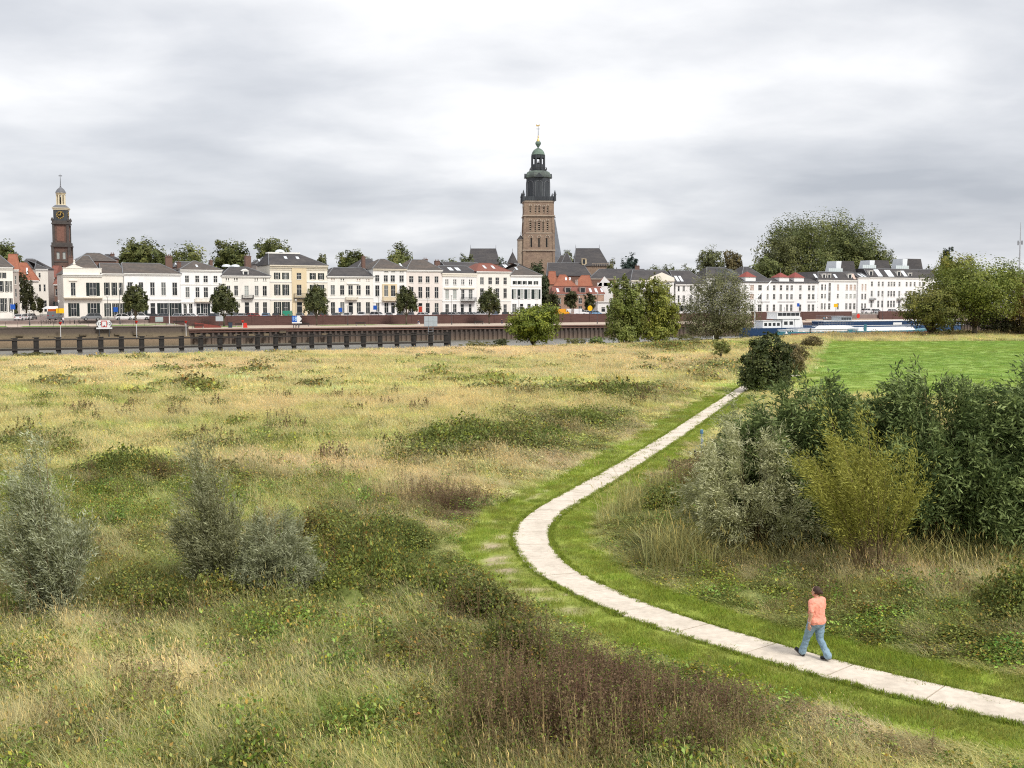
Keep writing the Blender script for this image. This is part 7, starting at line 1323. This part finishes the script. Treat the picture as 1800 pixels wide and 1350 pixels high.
i_n = np.argmin(((CEN - np.array([pw.x, pw.y])) ** 2).sum(1)); tg = CEN[i_n - 2] - CEN[i_n + 2]; rzp = math.atan2(tg[1], tg[0]) - math.pi / 2 - .12
# body: facing +y, left is -x. left leg leads with the heel down
B_ = MB()
ell(B_, (-.004, .035, 1.56), (.078, .098, .118)); ell(B_, (-.03, .06, 1.49), (.052, .062, .05)); capsule(B_, (0, .0, 1.38), (0, .02, 1.51), .06, .052)
ell(B_, (-.052, .118, 1.535), (.012, .02, .018), 8)                              # nose
ell(B_, (-.086, .02, 1.54), (.012, .02, .03), 8); ell(B_, (.078, .03, 1.54), (.012, .02, .03), 8)      # ears
ell(B_, (-.05, .108, 1.49), (.02, .012, .008), 8)                                # mouth
ell(B_, (0, .01, 1.22), (.17, .11, .20)); ell(B_, (0, .0, .95), (.18, .13, .14)); capsule(B_, (0, 0, 1.0), (0, .01, 1.3), .14, .13)
capsule(B_, (-.10, 0, 1.35), (-.185, -.005, 1.335), .06, .062); capsule(B_, (.10, 0, 1.35), (.185, -.005, 1.335), .06, .062)
capsule(B_, (-.19, -.005, 1.335), (-.262, -.06, 1.085), .06, .048); capsule(B_, (-.262, -.06, 1.085), (-.268, -.01, .868), .047, .033)
capsule(B_, (.19, -.005, 1.335), (.235, .0, 1.08), .06, .046); capsule(B_, (.235, 0, 1.08), (.17, .19, 1.0), .046, .031)
def hand(mb, w, fwd, out_, curl):
    """palm below the wrist with four fingers and a thumb leaving its side"""
    w, fwd, out_ = Vector(w), Vector(fwd).normalized(), Vector(out_).normalized(); side = fwd.cross(out_).normalized()
    pc = w + fwd * .09; 
    for k in (-.024, 0, .024): capsule(mb, w + fwd * .015 + side * k * .6, pc + side * k, .018, .017, 8)
    for i, L in enumerate((.066, .076, .072, .056)):
        p = pc + side * (-.033 + .022 * i); d1 = (fwd + out_ * -.25 * curl).normalized(); d2 = (fwd + out_ * -.9 * curl).normalized(); q_ = p + d1 * L * .55; capsule(mb, p, q_, .0098, .0092, 8); capsule(mb, q_, q_ + d2 * L * .55, .0092, .0078, 8)
    t0 = w + fwd * .035 - side * .03; d = (fwd * .8 - side * .75 - out_ * .2).normalized(); t1 = t0 + d * .035; capsule(mb, t0, t1, .012, .011, 8); capsule(mb, t1, t1 + (fwd - side * .25).normalized() * .032, .011, .0085, 8)
hand(B_, (-.268, -.008, .85), (.02, .12, -1), (-1, 0, 0), .8); hand(B_, (.168, .20, .995), (-.3, .9, -.1), (1, .3, 0), 1.0)
HL, KL, AL = (-.10, .01, .88), (-.095, .185, .50), (-.085, .335, .115); HR, KR, AR = (.10, -.01, .88), (.105, -.02, .47), (.10, -.275, .125)
for h0, k0, a0 in ((HL, KL, AL), (HR, KR, AR)): capsule(B_, h0, k0, .10, .065); capsule(B_, k0, a0, .065, .042)
capsule(B_, AL, (-.085, .46, .10), .04, .03); capsule(B_, AR, (.10, -.15, .05), .04, .03)
person = flesh(B_, 'person', M_SKIN, None, .0075, 4); person.location = pw; person.rotation_euler = (0, 0, rzp); person.scale = (.93, .95, .985)
tag(person, 'person in coral t-shirt and light jeans walking away along the concrete path', 'person')
S_ = MB()         # t-shirt: broad back, sleeves to above the elbow, loose hem
ell(S_, (0, -.005, 1.23), (.225, .155, .20)); capsule(S_, (-.07, -.01, 1.31), (.07, -.01, 1.31), .105, .105); ell(S_, (0, .0, 1.04), (.218, .16, .17)); ell(S_, (0, -.02, .90), (.26, .19, .15)); capsule(S_, (0, -.01, .92), (0, -.005, 1.25), .19, .175)
capsule(S_, (-.12, -.005, 1.345), (-.195, -.005, 1.33), .085, .088); capsule(S_, (.12, -.005, 1.345), (.195, -.005, 1.33), .085, .088); capsule(S_, (-.195, -.005, 1.33), (-.248, -.045, 1.165), .082, .068); capsule(S_, (.195, -.005, 1.33), (.228, -.005, 1.16), .082, .068); ell(S_, (0, -.005, 1.395), (.085, .07, .03))
for i in range(0): a = -.16 + .08 * i; capsule(S_, (a, -.125 - .03 * (1 - abs(a) * 4), 1.06 - .015 * i), (a + .09, -.115, 1.035), .022, .02, 8)
flesh(S_, 'shirt', M_SHIRT, person, .011, 5)
J_ = MB(); ell(J_, (0, -.025, .875), (.235, .175, .145)); ell(J_, (-.09, -.07, .86), (.10, .10, .11)); ell(J_, (.09, -.075, .86), (.10, .10, .11))
for h0, k0, a0 in ((HL, KL, AL), (HR, KR, AR)):
    capsule(J_, h0, k0, .14, .088); capsule(J_, k0, Vector(k0).lerp(Vector(a0), .55), .083, .078); capsule(J_, Vector(k0).lerp(Vector(a0), .5), Vector(k0).lerp(Vector(a0), 1.0), .078, .094)
flesh(J_, 'jeans', M_JEAN, person, .011, 4)
for an, toe, heel, lab in (((-.085, .325, .09), (-.085, .525, .135), (-.085, .305, .04), 0), ((.10, -.27, .10), (.105, -.085, .035), (.10, -.30, .085), 0)):
    F_ = MB(); a, t_, hl_ = Vector(an), Vector(toe), Vector(heel); capsule(F_, hl_ + Vector((0, 0, .012)), t_, .042, .036, 12); capsule(F_, a, hl_ + (t_ - hl_) * .45 + Vector((0, 0, .02)), .05, .042, 12); sh_ = flesh(F_, 'shoe', M_SHOE, person, .010, 3)
    d = (t_ - hl_).normalized(); up = Vector((1, 0, 0)).cross(d).normalized(); S2 = MB(); c = []
    for x, y in ((-.038, -.04), (.038, -.04), (.045, .12), (.035, (t_ - hl_).length + .03), (-.035, (t_ - hl_).length + .03), (-.045, .12)): c.append(hl_ + d * y + Vector((x, 0, 0)) - up * .045)
    S2.add(c + [p + up * .02 for p in c], [tuple(range(5, -1, -1)), tuple(range(6, 12))] + [(i, (i + 1) % 6, (i + 1) % 6 + 6, i + 6) for i in range(6)]); S2.obj('sole', M_SOLE, sh_)
Hh = MB(); ell(Hh, (.004, .012, 1.583), (.092, .108, .105)); ell(Hh, (.012, -.02, 1.565), (.086, .08, .085)); ell(Hh, (.035, -.095, 1.545), (.042, .045, .045)); ell(Hh, (-.07, .0, 1.55), (.022, .035, .05)); flesh(Hh, 'hair', M_HAIR, person, .010, 3)
W_ = MB(); W_.lathe([(.036, .872), (.04, .878), (.04, .894), (.036, .90)], 14, (-.268, -.008)); W_.obj('wristband', mat('band_lilac', (.42, .36, .45), .4, .05, 5.0), person); E_ = MB(); ell(E_, (-.058, .106, 1.562), (.014, .010, .008), 8); ell(E_, (-.006, .128, 1.562), (.014, .010, .008), 8); E_.obj('eyes', M_SHOE, person)

def small_person(label, px, off, z, top, leg, sit=True, rz=0.0, group=None):
    B = MB(); up = .45 if sit else .88; leg_m = mat('cloth_' + leg[0], leg[1], .8, .1, 5.0); top_m = mat('cloth_' + top[0], top[1], .8, .1, 5.0)
    ell(B, (0, .02, up + .70), (.085, .10, .12)); capsule(B, (0, 0, up + .45), (0, .01, up + .62), .06, .055); capsule(B, (0, 0, up), (0, 0, up + .4), .13, .14); feet = []
    for sx in (-.1, .1):
        kn, an = ((sx, -.42, up + .03), (sx, -.46, .08)) if sit else ((sx, -.04 * (1 if sx > 0 else -1), .48), (sx, .1 * (1 if sx > 0 else -1), .08)); capsule(B, (sx, 0, up), kn, .09, .06); capsule(B, kn, an, .06, .04); capsule(B, an, (an[0], an[1] - .14, .04), .04, .035); capsule(B, (sx * 1.9, 0, up + .42), (sx * 2.3, -.08, up + .16), .055, .045); capsule(B, (sx * 2.3, -.08, up + .16), (sx * 1.4, -.3, up + .1), .042, .035); feet.append((kn, an))
    o = flesh(B, 'person', M_SKIN, None, .022, 3); o.location = T(s_of(px, off), off, z); o.rotation_euler = (0, 0, ANG + rz); tag(o, label, 'person', group)
    S = MB(); capsule(S, (0, 0, up + .02), (0, 0, up + .42), .16, .17); [capsule(S, (sx * 1.5, 0, up + .46), (sx * 2.3, -.08, up + .18), .075, .06) for sx in (-.1, .1)]; flesh(S, 'top', top_m, o, .024, 3); J = MB()
    for sx, (kn, an) in zip((-.1, .1), feet): capsule(J, (sx, 0, up), kn, .11, .08); capsule(J, kn, an, .08, .065)
    flesh(J, 'trousers', leg_m, o, .024, 3); Hx = MB(); ell(Hx, (0, .05, up + .73), (.10, .10, .115)); flesh(Hx, 'hair', M_HAIR, o, .024, 3)
blk = ('black', (.02, .02, .025)); wht = ('white', (.65, .66, .68)); tl_ = ('teal', (.08, .26, .34)); nvy = ('navy', (.03, .045, .09)); grn = ('green', (.06, .24, .10))
LG = 'people sitting on the quay edge wall'
st_ = town_thing('low_wall', 'low stone seat wall along the right quay', 'seat wall', s_of(1420, 25), 25, QUAY); MB().box(-.5, s_of(1545, 25) - s_of(1420, 25), -.05, .5, -.1, .44).obj('seat', M_PAVE, st_)
for px, top, leg, lab in ((1449, tl_, nvy, 'person in teal top sitting at the left of the group on the quay'), (1453.5, wht, blk, 'person in white top sitting in the group on the quay'), (1457.5, blk, nvy, 'person in black with white-topped neighbour on the quay'), (1462, nvy, blk, 'person in navy sitting at the right of the group on the quay')): small_person(lab, px, 25.2, QUAY, top, leg, True, 0.0, LG)
small_person('person in green walking on the quay behind the barge wheelhouse', 1403, 22, QUAY, grn, blk, False, 1.2); small_person('person in dark clothes sitting on the quay left of the grey board', 735, 30, QUAY, nvy, wht, True, .3)
small_person('person in black sitting near the rightmost quay tree', 882, 28, QUAY, blk, nvy, True, -.3); small_person('person walking by the bicycles at the street mouth', 110, 20, 3.0, wht, nvy, False, .8); small_person('person in black walking in the left street', 88, 0, STREET, blk, nvy, False, .8)
# ================================================================== MEADOW FURNITURE
p = G(1233, 806); o = thing('marker_pipe', 'thin blue grey marker pipe beside the path', 'marker post', Vector((p.x, p.y, ground_z(p.x, p.y))), .2); H = D(1233, 755, p.y).z - o.location.z
M_PIPE = mat('pipe_zinc', (.33, .38, .42), .4, .1, 5.0, metal=.4); MB().lathe([(.045, -.2), (.045, H - .22)], 10).obj('pipe', M_PIPE, o); MB().lathe([(.06, H - .22), (.085, H - .2), (.085, H - .03), (.06, H)], 10).obj('cap', mat('pipe_cap', (.10, .22, .36), .4, .1, 5.0), o); MB().box(-.07, .07, -.06, -.045, H * .55, H * .55 + .16).obj('plate', M_PIPE, o); MB().tube([(.09, 0, -.2), (.09, 0, H * .45)], .02, 6).obj('stay', M_IRON, o)
p = G(1222, 810); o = thing('wooden_stake', 'short weathered wooden stake left of the marker pipe', 'stake', Vector((p.x, p.y, ground_z(p.x, p.y))), .3); MB().frustum((-.055, .055, -.055, .055, -.2), (-.05, .05, -.05, .05, .42)).obj('stake', M_TIMB2, o); MB().frustum((-.05, .05, -.05, .05, .421), (-.01, .01, -.01, .01, .47)).obj('tip', M_TIMB2, o)
for i, (px, py, lab) in enumerate(((1254, 600, 'white marker stake near the pollard bush'), (1505, 592, 'thin field stake at the back of the bright field'), (1700, 592, 'thin field stake below the large tree'))):
    p = G(px, py); o = thing('field_stake', lab, 'stake', Vector((p.x, p.y, ground_z(p.x, p.y)))); MB().tube([(0, 0, -.2), (0, 0, 1.3)], .06, 6).obj('stake', PAINT['white'] if i == 0 else M_TIMB2, o); MB().lathe([(.07, 1.3), (.02, 1.38)], 6).obj('tip', M_TIMB2, o)
